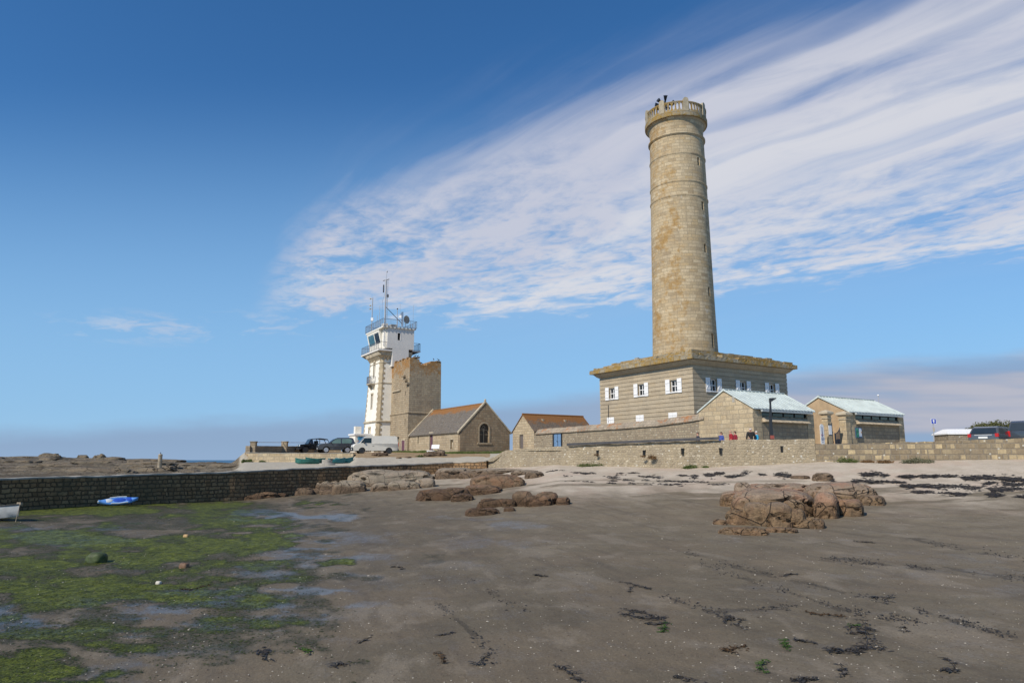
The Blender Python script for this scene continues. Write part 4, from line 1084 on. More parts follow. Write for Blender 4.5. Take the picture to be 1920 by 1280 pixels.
# purple door, bracket lamp
a, zz = hit(756.5, 837.5, t0, 'x', 0, TC)
d_ = MB().box(-.05, a - .55, .7, .05, a + .55, zz + .85).build('door', M['purple'], OT)
MB().box(-.07, a - .75, .7, .02, a - .55, zz + 1.0).box(-.07, a + .55, .7, .02, a + .75, zz + 1.0).box(-.075, a - .75, zz + .85, .02, a + .75, zz + 1.02).build('door_frame', M['ctrim'], OT)
a, zz = hit(747, 820, t0, 'x', 0, TC)
MB().tube([(0, a, zz), (-.5, a, zz + .1)], .03).box(-.7, a - .15, zz - .1, -.4, a + .15, zz + .2).box(-.1, a - .3, zz - .1, .0, a + .3, zz + .1).build('bracket_lamp', M['darkmetal'], OT)
# corner turret on corbels, left part of the lit face
a, zz = hit(737, 724, t0, 'x', 0, TC); a = TL - .15
zt1 = hit(733, 707, t0, 'x', 0, TC)[1]; zt2 = hit(733, 753, t0, 'x', 0, TC)[1]; zt3 = hit(733, 770, t0, 'x', 0, TC)[1]
TR = []
tc_ = (-.3, TL + .3)
mb = MB().lathe([(.98, zt2), (.98, zt1)], 20, tc_)
tur = mb.build('corner_turret', M['oldtower'], OT, 'auto')
mb = MB().lathe([(.12, zt3 - .1), (.3, zt3 + .15), (.34, zt3 + .4), (.52, zt3 + .5), (.58, zt3 + .75), (.78, zt3 + .85), (.84, zt2 - .25), (1.05, zt2 - .2), (1.1, zt2), (1.0, zt2 + .05)], 20, tc_).build('corbel', M['ctrim'], tur, 'auto')
MB().lathe([(1.06, zt1 - .06), (1.06, zt1 + .08)], 20, tc_).build('turret_cap', M['ctrim'], tur)
for px in (721.5, 730.5):
    p_ = P(px, 741, 0 + (t0 + LC * TL).y - .9); lp = p_ - t0; lx, ly = lp.dot(RC), lp.dot(LC)
    an = math.atan2(ly - tc_[1], lx - tc_[0]); Mx = Matrix.Translation((tc_[0], tc_[1], 0)) @ Matrix.Rotation(an, 4, 'Z')
    MB().box(.9, -.14, p_.z - .32, 1.0, .14, p_.z + .32, M=Mx).build('turret_slit', M['black'] if px < 725 else M['sky_slit'] if 'sky_slit' in M else M['black'], tur)

# ------------------------------------------------------------------ white signal tower
w0 = XZ(703.5, 97.5, 0); w0.z = 0
WT = thing('signal_tower', w0, TC, 'white rendered signal tower with stone quoins, railed lookout room on top', 'signal tower')
WL, WR = 6.2, 5.2; zw0 = .7
zstr = hit(706, 789.5, w0, 'x', 0, TC)[1]; zcor = hit(712, 672, w0, 'x', 0, TC)[1]; ztop = hit(712, 655, w0, 'x', 0, TC)[1]
def oct_(z_, off, ch=.3):
    a_, b__, c_, d__ = off, WR - off, off, WL - off
    return [(a_ + ch, c_, z_), (b__ - ch, c_, z_), (b__, c_ + ch, z_), (b__, d__ - ch, z_), (b__ - ch, d__, z_), (a_ + ch, d__, z_), (a_, d__ - ch, z_), (a_, c_ + ch, z_)]
def boff(z_): return .0 + (z_ - zw0) / (zcor - zw0) * .62
w = MB().rings([oct_(zw0, 0), oct_(zstr, boff(zstr)), oct_(zcor + .2, boff(zcor))]).build('wall', M['white'], WT)
wins = []
cb = MB()
for py, hh, hw in ((692.5, 1.15, .27), (752, 1.0, .27), (815, .95, .3)):
    a, zz = hit(703.5 if py < 700 else 698.5, py, w0, 'x', .3, TC); a = WL / 2 + .1
    wins.append((a, zz, hw, hh)); cb.box(-.5, a - hw, zz - hh, boff(zz) + .22, a + hw, zz + hh)
cut(w, cb)
for a, zz, hw, hh in wins:
    of = boff(zz)
    fr = MB(); fr.box(of + .12, a - hw, zz - hh, of + .16, a - hw + .06, zz + hh); fr.box(of + .12, a + hw - .06, zz - hh, of + .16, a + hw, zz + hh); fr.box(of + .121, a - .03, zz - hh, of + .159, a + .03, zz + hh)
    for q in (-hh, -.03, hh - .06): fr.box(of + .118, a - hw, zz + q, of + .162, a + hw, zz + q + .06)
    wn = fr.build('window', M['whitepaint'], WT)
    MB().box(of + .15, a - hw, zz - hh, of + .2, a + hw, zz + hh).build('pane', M['darkglass'], wn)
    sr = MB()
    sr.box(of - .06, a - hw - .17, zz - hh - .14, of + .05, a + hw + .17, zz - hh); sr.box(of - .08, a - hw - .17, zz + hh, of + .05, a + hw + .17, zz + hh + .2)
    sr.box(of - .05, a - hw - .15, zz - hh, of + .05, a - hw, zz + hh); sr.box(of - .05, a + hw, zz - hh, of + .05, a + hw + .15, zz + hh)
    sr.build('window_surround', M['ctrim'], wn)
# quoins: alternating long and short blocks on the chamfered corners
for ci, (cx_, cy_, sx_, sy_) in enumerate(((0, 0, 1, 1), (0, 1, 1, -1), (1, 0, -1, 1))):
    mb = MB(); z_ = zw0; k = 0
    while z_ < zcor - .1:
        h_ = .36; of = boff(z_ + h_ / 2); e = .36 if k % 2 else .14
        x_, y_ = (of if cx_ == 0 else WR - of), (of if cy_ == 0 else WL - of); ch = .3; o_ = .035
        poly = [(x_ - o_ * sx_, y_ + (ch + e) * sy_), (x_ - o_ * sx_, y_ + ch * sy_), (x_ + ch * sx_, y_ - o_ * sy_), (x_ + (ch + e) * sx_, y_ - o_ * sy_), (x_ + (ch + e) * sx_, y_ + .1 * sy_), (x_ + .1 * sx_, y_ + (ch + e) * sy_)]
        mb.prism(poly, 'z', z_ + .003, z_ + h_ - .003); z_ += h_; k += 1
    mb.build('quoins', M['quoin'], WT)
MB().rings([oct_(zstr - .12, boff(zstr) - .02), oct_(zstr - .05, boff(zstr) - .18), oct_(zstr + .08, boff(zstr) - .18), oct_(zstr + .18, boff(zstr))]).build('string_course', M['ctrim'], WT)
zs2 = hit(706, 717, w0, 'x', 0, TC)[1]
MB().rings([oct_(zs2 - .06, boff(zs2) - .01), oct_(zs2 - .04, boff(zs2) - .07), oct_(zs2 + .06, boff(zs2) - .07), oct_(zs2 + .08, boff(zs2))]).build('string_course', M['ctrim'], WT)
zs3 = zcor - .35
MB().rings([oct_(zs3 - .06, boff(zs3) - .01), oct_(zs3 - .04, boff(zs3) - .06), oct_(zs3 + .06, boff(zs3) - .06), oct_(zs3 + .08, boff(zs3))]).build('string_course', M['ctrim'], WT)
# corbelled cornice
bz_ = boff(zcor)
MB().rings([oct_(zcor + .2, bz_ - .05), oct_(zcor + .45, bz_ - .2), oct_(zcor + .65, bz_ - .5), oct_(ztop, bz_ - .62)]).build('cornice', M['ctrim'], WT)
mb = MB()
for i in range(9):
    y_ = .95 + (WL - 1.9) * i / 8; mb.prism([(bz_ - .45, zcor + .55), (bz_ - .05, zcor + .0), (bz_ + .1, zcor + .0), (bz_ + .1, zcor + .55)], 'y', y_ - .1, y_ + .1)
for i in range(7):
    x_ = 1.0 + (WR - 2) * i / 6; mb.prism([(bz_ - .45, zcor + .55), (bz_ - .05, zcor + .0), (bz_ + .1, zcor + .0), (bz_ + .1, zcor + .55)], 'x', x_ - .1, x_ + .1)
mb.build('corbels', M['ctrim'], WT)
def railing(mb, pts, h=1.0, sp=.22, closed=False):
    pts = [Vector(p) for p in pts]; segs = list(zip(pts, pts[1:] + pts[:1]) if closed else zip(pts[:-1], pts[1:]))
    for a, b_ in segs:
        L_ = (b_ - a).length; n_ = max(1, round(L_ / sp))
        for k in range(n_ + 1):
            q = a.lerp(b_, k / n_); mb.tube([q, q + Vector((0, 0, h))], .028 if k % 5 == 0 else .013, 4)
        for z_, r_ in ((h, .028), (.1, .018)): mb.tube([a + Vector((0, 0, z_)), b_ + Vector((0, 0, z_))], r_, 4)
    return mb
# small balcony on the second floor
a = WL / 2 + .1; zb_ = hit(698, 720, w0, 'x', 0, TC)[1]; of = boff(zb_)
mb = MB(); mb.box(of - .75, a - .85, zb_, of, a + .85, zb_ + .14)
bal_ = mb.build('balcony', M['ctrim'], WT)
for s_ in (-.6, .6):
    MB().prism([(of - .65, zb_), (of, zb_), (of, zb_ - .8), (of - .2, zb_ - .55)], 'y', a + s_ - .1, a + s_ + .1).build('bracket', M['ctrim'], bal_)
railing(MB(), [(of, a - .8, zb_ + .14), (of - .7, a - .8, zb_ + .14), (of - .7, a + .8, zb_ + .14), (of, a + .8, zb_ + .14)], 1.0, .13).build('balcony_railing', M['railing'], bal_)
# lookout room
def hx(px, py, val=0.): return hit(px, py, w0, 'x', val, TC)
def hy(px, py, val=0.): return hit(px, py, w0, 'y', val, TC)
# front-right wall plane at y=-.15, spans px 727..777
fy = -.25
xa, zR_ = hy(727, 614, fy); xb, _ = hy(776.7, 620, fy)
zroof = zR_; _, zfl = hy(727, 652, fy)
xc, _ = hy(736, 660, fy); xd, zlow = hy(766, 669, fy)
room_y1 = 6.9
MB().box(xa, fy, zfl, xb, room_y1, zroof).build('lookout_room', M['grey_white'], WT)
MB().box(xc, fy + .001, zlow - 1.5, xd, room_y1 - .5, zfl).build('lookout_base', M['grey_white'], WT)
# slanted glazed front: leans outwards to the left (towards -x)
gx0 = xa - .55
gl = MB().prism([(xa + .02, zfl), (gx0 + .35, zfl), (gx0 + .35, zfl + .9), (gx0 - .15, zroof), (xa + .02, zroof)], 'y', fy + 1.9, room_y1).build('glazed_bay', M['white'], WT)
MB().box(xa - .2, fy + .35, zfl, xa, fy + 1.6, zroof - .002).build('lobby', M['white'], WT)
wz0, wz1 = zfl + 1.05, zroof - .38
def gxp(z_): return gx0 + .35 - .5 * (z_ - zfl - .9) / (zroof - zfl - .9)
for i, (ya, yb, mt) in enumerate(((fy + 2.2, fy + 4.0, 'darkglass'), (fy + 4.3, fy + 6.7, 'blueglass'))):
    fr = MB().add([(gxp(wz0) - .02, ya, wz0), (gxp(wz0) - .02, yb, wz0), (gxp(wz1) - .02, yb, wz1), (gxp(wz1) - .02, ya, wz1), (gxp(wz0) + .04, ya, wz0), (gxp(wz0) + .04, yb, wz0), (gxp(wz1) + .04, yb, wz1), (gxp(wz1) + .04, ya, wz1)],
                  [(0, 1, 2, 3), (4, 7, 6, 5), (0, 4, 5, 1), (1, 5, 6, 2), (2, 6, 7, 3), (3, 7, 4, 0)])
    fr.build('lookout_pane', M[mt], WT)
MB().box(gx0 - .2, fy - .18, zroof, xb + .2, room_y1 + .25, zroof + .17).build('roof_slab', M['white'], WT)
a_, zz = hy(748.2, 631, fy)
cutr = MB().box(a_ - .2, fy - .3, zz - .52, a_ + .2, fy + .3, zz + .52)
lr = [c_ for c_ in WT.children if c_.name.startswith('lookout_room')][0]; cut(lr, cutr)
MB().box(a_ - .2, fy + .2, zz - .52, a_ + .2, fy + .28, zz + .52).build('slit_window', M['black'], WT)
mb = MB(); mb.box(a_ + .2, fy - .02, zz - .55, a_ + .27, fy + .05, zz + .55); mb.box(a_ - .25, fy - .02, zz + .52, a_ + .27, fy + .05, zz + .6); mb.build('window_surround', M['whitepaint'], WT)
# lower gallery around the glazed bay
gxa, gyb = xa - 1.25, room_y1 + .6
gal = [(xc + .1, fy + .0, 0), (gxa, fy + .0, 0), (gxa, gyb, 0), (xa, gyb, 0), (xa, fy + .9, 0), (xc + .1, fy + .9, 0)]
MB().prism([(p[0], p[1]) for p in gal], 'z', zfl - .42, zfl - .2).build('gallery_slab', M['grey_white'], WT)
MB().rings([[(gxa + .1, fy + .1, zfl - .425), (xa + .3, fy + .1, zfl - .425), (xa + .3, gyb - .1, zfl - .425), (gxa + .1, gyb - .1, zfl - .425)],
            [(gxa + .5, fy + .6, zfl - .8), (xa + .3, fy + .6, zfl - .8), (xa + .3, gyb - .6, zfl - .8), (gxa + .5, gyb - .6, zfl - .8)]]).build('gallery_underside', M['ctrim'], WT)
railing(MB(), [(xc + .05, fy + .05, zfl - .2), (gxa + .06, fy + .05, zfl - .2), (gxa + .06, gyb - .06, zfl - .2), (xa, gyb - .06, zfl - .2)], 1.05, .2).build('gallery_railing', M['railing'], WT)
# right hand balcony on a bracket
sx = xb + 1.3
sb = MB().box(xb, fy + .6, zfl - .15, sx, fy + 4.0, zfl).build('side_balcony', M['grey_white'], WT)
MB().prism([(xb - .3, zfl - .15), (sx - .1, zfl - .15), (xb - .1, zfl - .75), (xd, zfl - 1.0), (xd, zfl - .15)], 'y', fy + 1.0, fy + 1.4).build('bracket', M['darkmetal'], sb)
railing(MB(), [(xb, fy + .65, zfl), (sx - .05, fy + .65, zfl), (sx - .05, fy + 3.95, zfl), (xb, fy + 3.95, zfl)], 1.1, .2).build('side_railing', M['railing'], sb)
# roof railing
rr0 = [(gx0 - .25, fy - .2, zroof + .17), (gx0 - .25, room_y1 + .25, zroof + .17), (xb + .3, room_y1 + .25, zroof + .17), (xb + .3, fy - .2, zroof + .17)]
railing(MB(), rr0, 1.05, .2, True).build('roof_railing', M['railing'], WT)
mb = MB(); 
for i in range(9):
    x_ = gx0 + (xb - gx0) * i / 8; mb.box(x_, fy - .24, zroof - .02, x_ + .08, fy - .181, zroof + .25)
mb.build('railing_bracket', M['railing'], WT)
MB().box(xa + .9, fy + 1.0, zroof + .17, xa + 1.7, fy + 2.0, zroof + .75).build('plant_box', M['dirtwhite'], WT)
MB().box(xa + .1, fy + 2.0, zroof + .17, xa + .8, fy + 3.0, zroof + 1.0).build('roof_hatch', M['grey_white'], WT)
# masts (things standing on the tower)
def wl(x_, y_, z_): return w0 + RC * x_ + LC * y_ + Vector((0, 0, z_))
def mast_at(px, pyb, pyt, depth):
    b_ = P(px, pyb, depth); t_ = P(px, pyt, depth); return b_, (t_ - b_).length
dm = (w0 + RC * xa).y + .2
b_, _ = mast_at(720.5, 641, 0, dm); ztp = ratio(508) * dm - b_.z; zar = ratio(524) * dm - b_.z
t = thing('radio_mast', b_, 0, 'tall main radio mast rising from the gallery of the white signal tower', 'mast')
MB().tube([(0, 0, -.6), (0, 0, zar)], .11, 8).tube([(.28, 0, .2), (.28, 0, zar)], .03, 4).build('pole', M['mast'], t)
mb = MB()
for k in range(34): mb.tube([(.0, 0, .3 + k * (zar - .4) / 34), (.28, 0, .3 + k * (zar - .4) / 34)], .018, 4)
mb.build('rungs', M['mast'], t)
MB().tube([(0, 0, zar), (.1, 0, ztp)], .03, 5).ball((.1, 0, ztp - .1), (.1, .1, .14)).build('top_aerial', M['mast'], t)
MB().tube([(-.45, 0, zar - .2), (.45, 0, zar + .05)], .05, 5).box(-.4, -.1, zar - 1.9, -.25, .1, zar - .8).box(.2, -.12, zar - 2.6, .42, .12, zar - 2.2).build('cross_arm', M['darkmetal'], t)
zc_ = ratio(575) * dm - b_.z
e_ = P(754, 607, dm + 1.6) - b_
MB().tube([(.05, 0, zc_), e_], .045, 5).build('stay', M['darkmetal'], t)
MB().tube([(-.1, 0, zar - 2), (-.45, 0, zc_ + .8), (-.5, .5, 3)], .012, 4).build('cable', M['darkmetal'], t)
for px, yb_, yt_, r_, lab, dd in ((697, 612, 558, .07, 'short mast with three small round sensors, left corner of the white tower roof', 3.8), (711.5, 600, 573, .03, 'thin pale whip aerial between the two masts on the white tower', 3.5), (707, 604, 591, .035, 'shortest stub aerial, beside the left mast on the white tower', 5.0),
                               (744.5, 606, 579, .05, 'dark tipped short aerial left of the radar post on the white tower', 3.0), (749.5, 606, 569, .02, 'tallest thin whip aerial behind the radar post on the white tower', 4.5), (774.5, 606, 572, .02, 'lone thin whip aerial at the right end of the white tower roof', 2.2)):
    D_ = dm + dd; b_ = P(px, yb_, D_); h_ = ratio(yt_) * D_ - b_.z
    t = thing('aerial', b_, 0, lab, 'aerial'); MB().tube([(0, 0, -.8), (0, 0, h_)], r_, 6).build('pole', M['mast'], t)
    if px == 697:
        for py in (560, 573, 579): q = ratio(py) * D_ - b_.z; MB().tube([(0, 0, q), (-.3, 0, q)], .025, 4).ball((-.32, 0, q), .12, 8, 6).build('sensor', M['ctrim'], t)
        MB().box(-.15, -.15, ratio(599) * D_ - b_.z - .2, .2, .15, ratio(597) * D_ - b_.z + .1).build('junction_box', M['whitepaint'], t)
    if px == 744.5: MB().ball((0, 0, h_), .11, 8, 6).build('tip', M['darkmetal'], t)
D_ = dm + 2.4; b_ = P(754, 608, D_); h_ = ratio(585) * D_ - b_.z
t = thing('radar_post', b_, 0, 'white post with a triangular scanner on the white tower roof', 'radar')
MB().box(-.13, -.13, -.3, .13, .13, h_).build('post', M['whitepaint'], t)
MB().prism([(-.13, h_ - .05), (-.13, h_ - .9), (-.55, h_ - .8)], 'y', -.06, .06).build('scanner', M['whitepaint'], t)
D_ = dm + 2.8; b_ = P(760.2, 607.5, D_); h_ = ratio(599.5) * D_ - b_.z
t = thing('dish_aerial', b_, 0, 'round grey dish aerial on the right part of the white tower roof', 'dish')
Mx = Matrix.Rotation(rad(55), 4, 'Z') @ Matrix.Rotation(rad(90), 4, 'X')
mb = MB(); rs = []
for r_, z_ in ((.02, .0), (.25, .03), (.45, .1), (.6, .2), (.6, .24), (.4, .15), (.02, .05)):
    rs.append([Mx @ Vector((r_ * cos(k * PI / 10), r_ * sin(k * PI / 10), z_)) + Vector((0, 0, h_)) for k in range(20)])
mb.rings(rs).build('dish', M['dirtwhite'], t); MB().tube([(0, .1, -.4), (0, .1, h_)], .05).build('stand', M['mast'], t)
# annexe wall strip between signal tower and old tower (cream wall behind the turret)
MB().box(WR - .2, .9, zw0, WR + 1.2, WL - .5, hit(725, 672, w0, 'y', .9, TC)[1]).build('link_wall', M['white'], WT)
mb = MB(); zt_ = hit(725, 672, w0, 'y', .9, TC)[1]; mb.prism([(WR - 1.2, zt_), (WR + 1.3, zt_ + .5), (WR + 1.3, zt_ + .62), (WR - 1.2, zt_ + .14)], 'y', .6, WL - .3); mb.build('link_roof', M['lead'], WT)

# ------------------------------------------------------------------ white kiosk with poster
k0 = P(665, 846, 98)
t = thing('white_kiosk', (k0.x, k0.y, .9), TC, 'white boxy kiosk with blue mural and a block on its roof, behind the white van', 'kiosk')
s_ = 98 / F
MB().box(0, 0, -.2, 4.2, 2.6, (846 - 812.5) * s_).build('wall', M['white'], t); MB().box(-.15, -.15, (846 - 812.5) * s_, 4.35, 2.75, (846 - 809.5) * s_).build('flat_roof', M['whitepaint'], t)
MB().box(.15, .5, (846 - 809.5) * s_, 1.0, 1.2, (846 - 796) * s_).build('roof_block', M['white'], t)
gp, b = newmat('sea_mural'); setc(b, ramp(noise(vscale(coord(), 1, 1, 2.5), .8, 5), [(.3, (.015, .05, .14)), (.45, (.03, .2, .36)), (.52, (.10, .38, .5)), (.58, (.45, .2, .15)), (.66, (.55, .6, .6))]))
MB().box(.35, -.05, .3, 3.9, -.005, (846 - 815) * s_).build('mural', gp, t)
# ------------------------------------------------------------------ finding the ground under a pixel
def ground(px, py, lo=4, hi=None):
    hi = hi or float(Yw(px)) - .1; best = None
    for _ in range(40):
        mid = (lo + hi) / 2; z = float(beach_z(px, mid))
        if z / mid < ratio(py): lo = mid
        else: hi = mid
    z = float(beach_z(px, mid)); return XZ(px, mid, z)
def landp(px, Y):
    z = float(land_z(np.array([float(px)]), np.array([float(Y)]))[0]); return XZ(px, Y, z)
# ------------------------------------------------------------------ rocks
def ico(sub):
    bm = bmesh.new(); bmesh.ops.create_icosphere(bm, subdivisions=sub, radius=1)
    v = np.array([p.co[:] for p in bm.verts]); f = [tuple(q.index for q in p.verts) for p in bm.faces]; bm.free(); return v, f
ICO = {k: ico(k) for k in (2, 3, 4, 5)}
def rock(mb, c, r, rot=0, seed=0, sub=4, blocky=.55, rough=.16, tilt=0):
    v, f = ICO[sub]
    p = np.sign(v) * np.abs(v) ** blocky; p /= (np.abs(p) ** 4).sum(1, keepdims=True) ** .25 * .5 + .5
    q = p * np.array(r) / max(min(r), .25)
    k = .8
    d = (fbm(q[:, 0] * k, q[:, 1] * k, q[:, 2] * k + seed * 3.1, 4, seed) - .5) * 2
    cr = np.abs(fbm(q[:, 0] * .55 + 5, q[:, 1] * .55, q[:, 2] * .7, 3, seed + 3) - .5)
    cr2 = np.abs(fbm(q[:, 0] * 1.9 + 9, q[:, 1] * 1.9, q[:, 2] * 2.4, 3, seed + 8) - .5)
    s = 1 + rough * d - .26 * (1 - sst(cr, 0, .05)) * .6 - .05 * (1 - sst(cr2, 0, .03))
    p = p * s[:, None] * np.array(r)
    ca, sa = cos(rot), sin(rot); x = p[:, 0] * ca - p[:, 1] * sa; y = p[:, 0] * sa + p[:, 1] * ca
    z = p[:, 2] + tilt * p[:, 0]
    mb.add(np.stack([x + c[0], y + c[1], z + c[2]], 1).tolist(), f)
def rockmat(name, top, low, wetz, orange=.3, sc=1.0, pinkc=(.30, .155, .10), dkw=.8):
    m, b = newmat(name); ob = coord('Object'); z = sep(ob)[2]
    n0 = noise(ob, 1.1 * sc, 6, .65); n1 = noise(ob, 5 * sc, 6, .7); n2 = noise(ob, 22 * sc, 5, .7); st = noise(vscale(ob, .6, .6, 3.2), 2.2 * sc, 5, .65, 1.5)
    c = mix(smooth(n0 * .6 + st * .4, .35, .65), tuple(x * .62 for x in top), top)
    c = mix(smooth(n1, .5, .72) * .55, c, tuple(x * .45 for x in top))
    c = mix(smooth(n0 + n1 * .2, .56, .7) * orange, c, pinkc)
    k = smooth(z + (n0 - .5) * .5, wetz + .28, wetz - .12)
    c = mix(k * dkw, c, mix(smooth(n1, .35, .65), low, tuple(x * .4 for x in low)))
    crk = voronoi(vscale(ob, 1, 1, .8), 1.05 * sc, 'DISTANCE_TO_EDGE') + (n1 - .5) * .03
    cm = smooth(crk, .016, .002)
    c = mix(cm * .75, c, (.02, .016, .012))
    c = mix(1.0, c, ramp(n2, [(.3, (.7, .7, .7)), (.72, (1.25, 1.23, 1.2))]), 'MULTIPLY')
    sp = smooth(voronoi(ob, 9), .09, .04) * smooth(n0, .5, .6); c = mix(sp * .6, c, (.6, .58, .52))
    setc(b, c); setv(b, 'Roughness', .82); b.inputs['Specular IOR Level'].default_value = .3
    bump(b, n1 + n2 * .5 + st * .8 - cm * .8, 1.0, .09); return m
def outcrop(name, lumps, mat, label, cat='rock outcrop', sub=4, seed=0, group=None, rough=.16):
    """lumps: (px centre, py base, width px, height px, depth m[, rot])"""
    G = [ground(l[0], l[1]) for l in lumps]; o = sum(G, Vector()) / len(G); mb = MB()
    for i, (l, g) in enumerate(zip(lumps, G)):
        s_ = (g.y * CP) / F; w, h, dp = l[2] * s_ / 2, l[3] * s_, l[4] / 2; rot = l[5] if len(l) > 5 else 0
        dr = math.atan2(-g.x, g.y)
        rock(mb, (g.x - o.x, g.y + dp * .8 - o.y, g.z - o.z - h * .12), (w * 1.08, dp, h * 1.08), rot + dr, seed + i * 7, sub, .62, rough)
    ob = mb.build(name, mat, None, 'auto', label=label, cat=cat, group=group); ob.location = o; return ob
RK1 = rockmat('pink_granite', (.36, .27, .19), (.22, .14, .07), .5, .55, .8, (.34, .16, .09))
RK2 = rockmat('grey_granite', (.36, .30, .22), (.17, .105, .06), .35, .15, 1.0)
RK3 = rockmat('brown_granite', (.26, .175, .105), (.12, .07, .038), .3, .5, 1.3, (.26, .13, .07))
# the big outcrop: object origin near its foot
outcrop('rock_outcrop', [(1429, 986, 50, 43, 1.3), (1472, 988, 54, 44, 1.5), (1506, 988, 32, 34, 1.4), (1532, 989, 48, 17, 1.3), (1476, 968, 146, 50, 3.8), (1455, 950, 90, 34, 3.0), (1566, 972, 42, 50, 1.8), (1609, 968, 46, 31, 1.7), (1602, 940, 120, 34, 3.6), (1652, 946, 46, 17, 2.2),
        (1402, 938, 32, 34, 1.6), (1384, 950, 46, 28, 1.7), (1392, 984, 40, 28, 1.0, .4), (1402, 1004, 84, 14, .9), (1472, 999, 56, 9, .8), (1353, 984, 24, 10, .5), (1480, 925, 120, 18, 3.0)], RK1,
        'large cracked pink and brown granite outcrop lying on the sand at right', sub=5, seed=3, rough=.10)
outcrop('rock_outcrop', [(724, 908, 160, 27, 5.0), (603, 919, 54, 24, 1.8), (562, 922, 42, 15, 1.5), (650, 924, 60, 22, 1.8), (712, 920, 36, 14, 1.2), (756, 918, 56, 17, 1.6), (795, 913, 34, 17, 1.3), (622, 925, 44, 7, .8), (640, 903, 60, 18, 2.5), (690, 912, 70, 20, 2.0), (588, 906, 30, 10, 1.2)], RK2,
        'long pale granite outcrop with brown foot against the end of the harbour wall', seed=23)
outcrop('rock_outcrop', [(485, 933, 60, 14, 1.6), (470, 936, 36, 9, 1.2), (520, 926, 28, 8, 1.0)], RK3, 'low brown rock at the foot of the dark harbour wall', sub=4, seed=31)
outcrop('rock_outcrop', [(822, 938, 84, 21, 2.6), (852, 935, 50, 20, 2.0), (866, 940, 40, 14, 1.4), (905, 927, 72, 17, 2.4), (932, 916, 100, 27, 3.5, .1), (962, 912, 40, 18, 2.2)], RK3, 'two-toned rock outcrop, dark brown in front and grey behind, in mid beach', seed=41)
outcrop('rock_outcrop', [(980, 948, 38, 27, 1.4), (1010, 948, 52, 20, 1.6), (1027, 945, 42, 23, 1.5), (1057, 945, 26, 13, 1.0), (930, 950, 66, 15, 1.1), (955, 950, 24, 14, .9)], RK3, 'reddish brown rock with two rounded humps in mid beach', seed=57)
outcrop('rock_outcrop', [(904, 965, 58, 12, .9, .15)], RK3, 'flat low brown slab in front of the two-humped rock', sub=4, seed=63)
outcrop('rock_outcrop', [(955, 957, 20, 6, .6)], RK3, 'tiny rock between the flat slab and the two-humped rock', sub=3, seed=67)
outcrop('rock_outcrop', [(852, 897, 74, 21, 3.0), (880, 896, 40, 14, 2.0), (935, 889, 100, 11, 3.0), (985, 889, 50, 8, 2.0)], RK2, 'flat grey rocks just below the sloping end of the sea wall', seed=71)
outcrop('rock_outcrop', [(1002, 896, 34, 12, 1.5)], RK2, 'small grey rock in the sand below the left part of the sea wall', sub=4, seed=73)
outcrop('pale_slab', [(1552, 901, 36, 15, 1.6), (1505, 897, 34, 6, 1.0)], RK2, 'pale squared stone slab behind the big pink outcrop', 'stone slab', sub=4, seed=79)
# outcrops of the far shore
def farrock(name, parts, label, group=None, mat=None, sub=4, sd_=0):
    mb = MB(); o = None
    for i, (px, pyb, w, h, Y) in enumerate(parts):
        p = P(px, pyb, Y); o = o or p; s_ = Y / F
        rock(mb, p - o + Vector((0, 0, -h * s_ * .15)), (w * s_ * .55, w * s_ * .5, h * s_ * 1.12), 0, sd_ + i, sub, .7, .22)
    ob = mb.build(name, mat or RK4, None, 'auto', label=label, cat='rock', group=group); ob.location = o
RK4 = rockmat('shore_granite', (.20, .165, .115), (.10, .075, .05), -9, .25, .55, (.22, .15, .085))
farrock('shore_rock', [(88, 861, 28, 11, 150), (100, 861, 22, 9, 148), (76, 862, 20, 7, 150), (104, 860, 10, 11, 149)], 'largest pale rock stack on the far left horizon', sd_=5)
farrock('shore_rock', [(155, 861, 15, 9, 150), (160, 861, 9, 8, 149), (150, 861, 9, 9, 150)], 'middle rock stack on the far left horizon', sd_=15)
farrock('shore_rock', [(187, 860, 19, 7, 150), (190, 860, 10, 9, 149), (179, 861, 9, 6, 150)], 'right-hand rock stack of the three on the far left horizon', sd_=25)
farrock('shore_rock', [(8, 862, 26, 6, 140), (36, 863, 14, 4, 140)], 'low dark rock ridge on the horizon at the very left edge', sd_=35)
rnd = random.Random(8)
for i in range(34):
    px = rnd.uniform(-60, 410); Y = rnd.choice([rnd.uniform(58, 80), rnd.uniform(80, 125)])
    if px > 330 and Y > 95: Y = rnd.uniform(64, 90)
    g = landp(px, Y); w = rnd.uniform(1.2, 4.5) * (1 if Y < 80 else 1.5); mb = MB(); 
    for k in range(rnd.choice((1, 2, 3))):
        rock(mb, (rnd.uniform(-.6, .6) * w * k, rnd.uniform(0, .6) * k, -.15), (w * rnd.uniform(.4, .7), w * rnd.uniform(.3, .6), rnd.uniform(.22, .5)), rnd.uniform(-.3, .3), i * 5 + k, 3, .7, .25)
    o = mb.build('shore_boulder', RK4, None, 'auto', label='brown boulder among the many on the rocky shore beyond the harbour wall', cat='boulder', group='boulders on the rocky shore'); o.location = g
for i, (px, Y, w, h) in enumerate(((148, 54, 6.5, .7), (206, 60, 5.5, .6), (40, 56, 4.2, .45), (92, 64, 5, .5), (262, 64, 4.6, .45))):
    g = landp(px, Y); mb = MB(); rock(mb, (0, 0, -.2), (w / 2, 1.5, h), .1, 90 + i, 4, .75, .2); rock(mb, (w * .3, .6, -.15), (w / 3, 1.1, h * .8), .1, 95 + i, 4, .75, .2)
    o = mb.build('shore_hump', RK4, None, 'auto', label=['smooth brown rock hump just beyond the harbour wall, largest', 'smooth brown rock hump beyond the harbour wall, above the kayak', 'low brown rock hump above the left-edge boat', 'brown rock hump below the largest horizon stack', 'low rock hump left of the concrete post'][i], cat='rock'); o.location = g
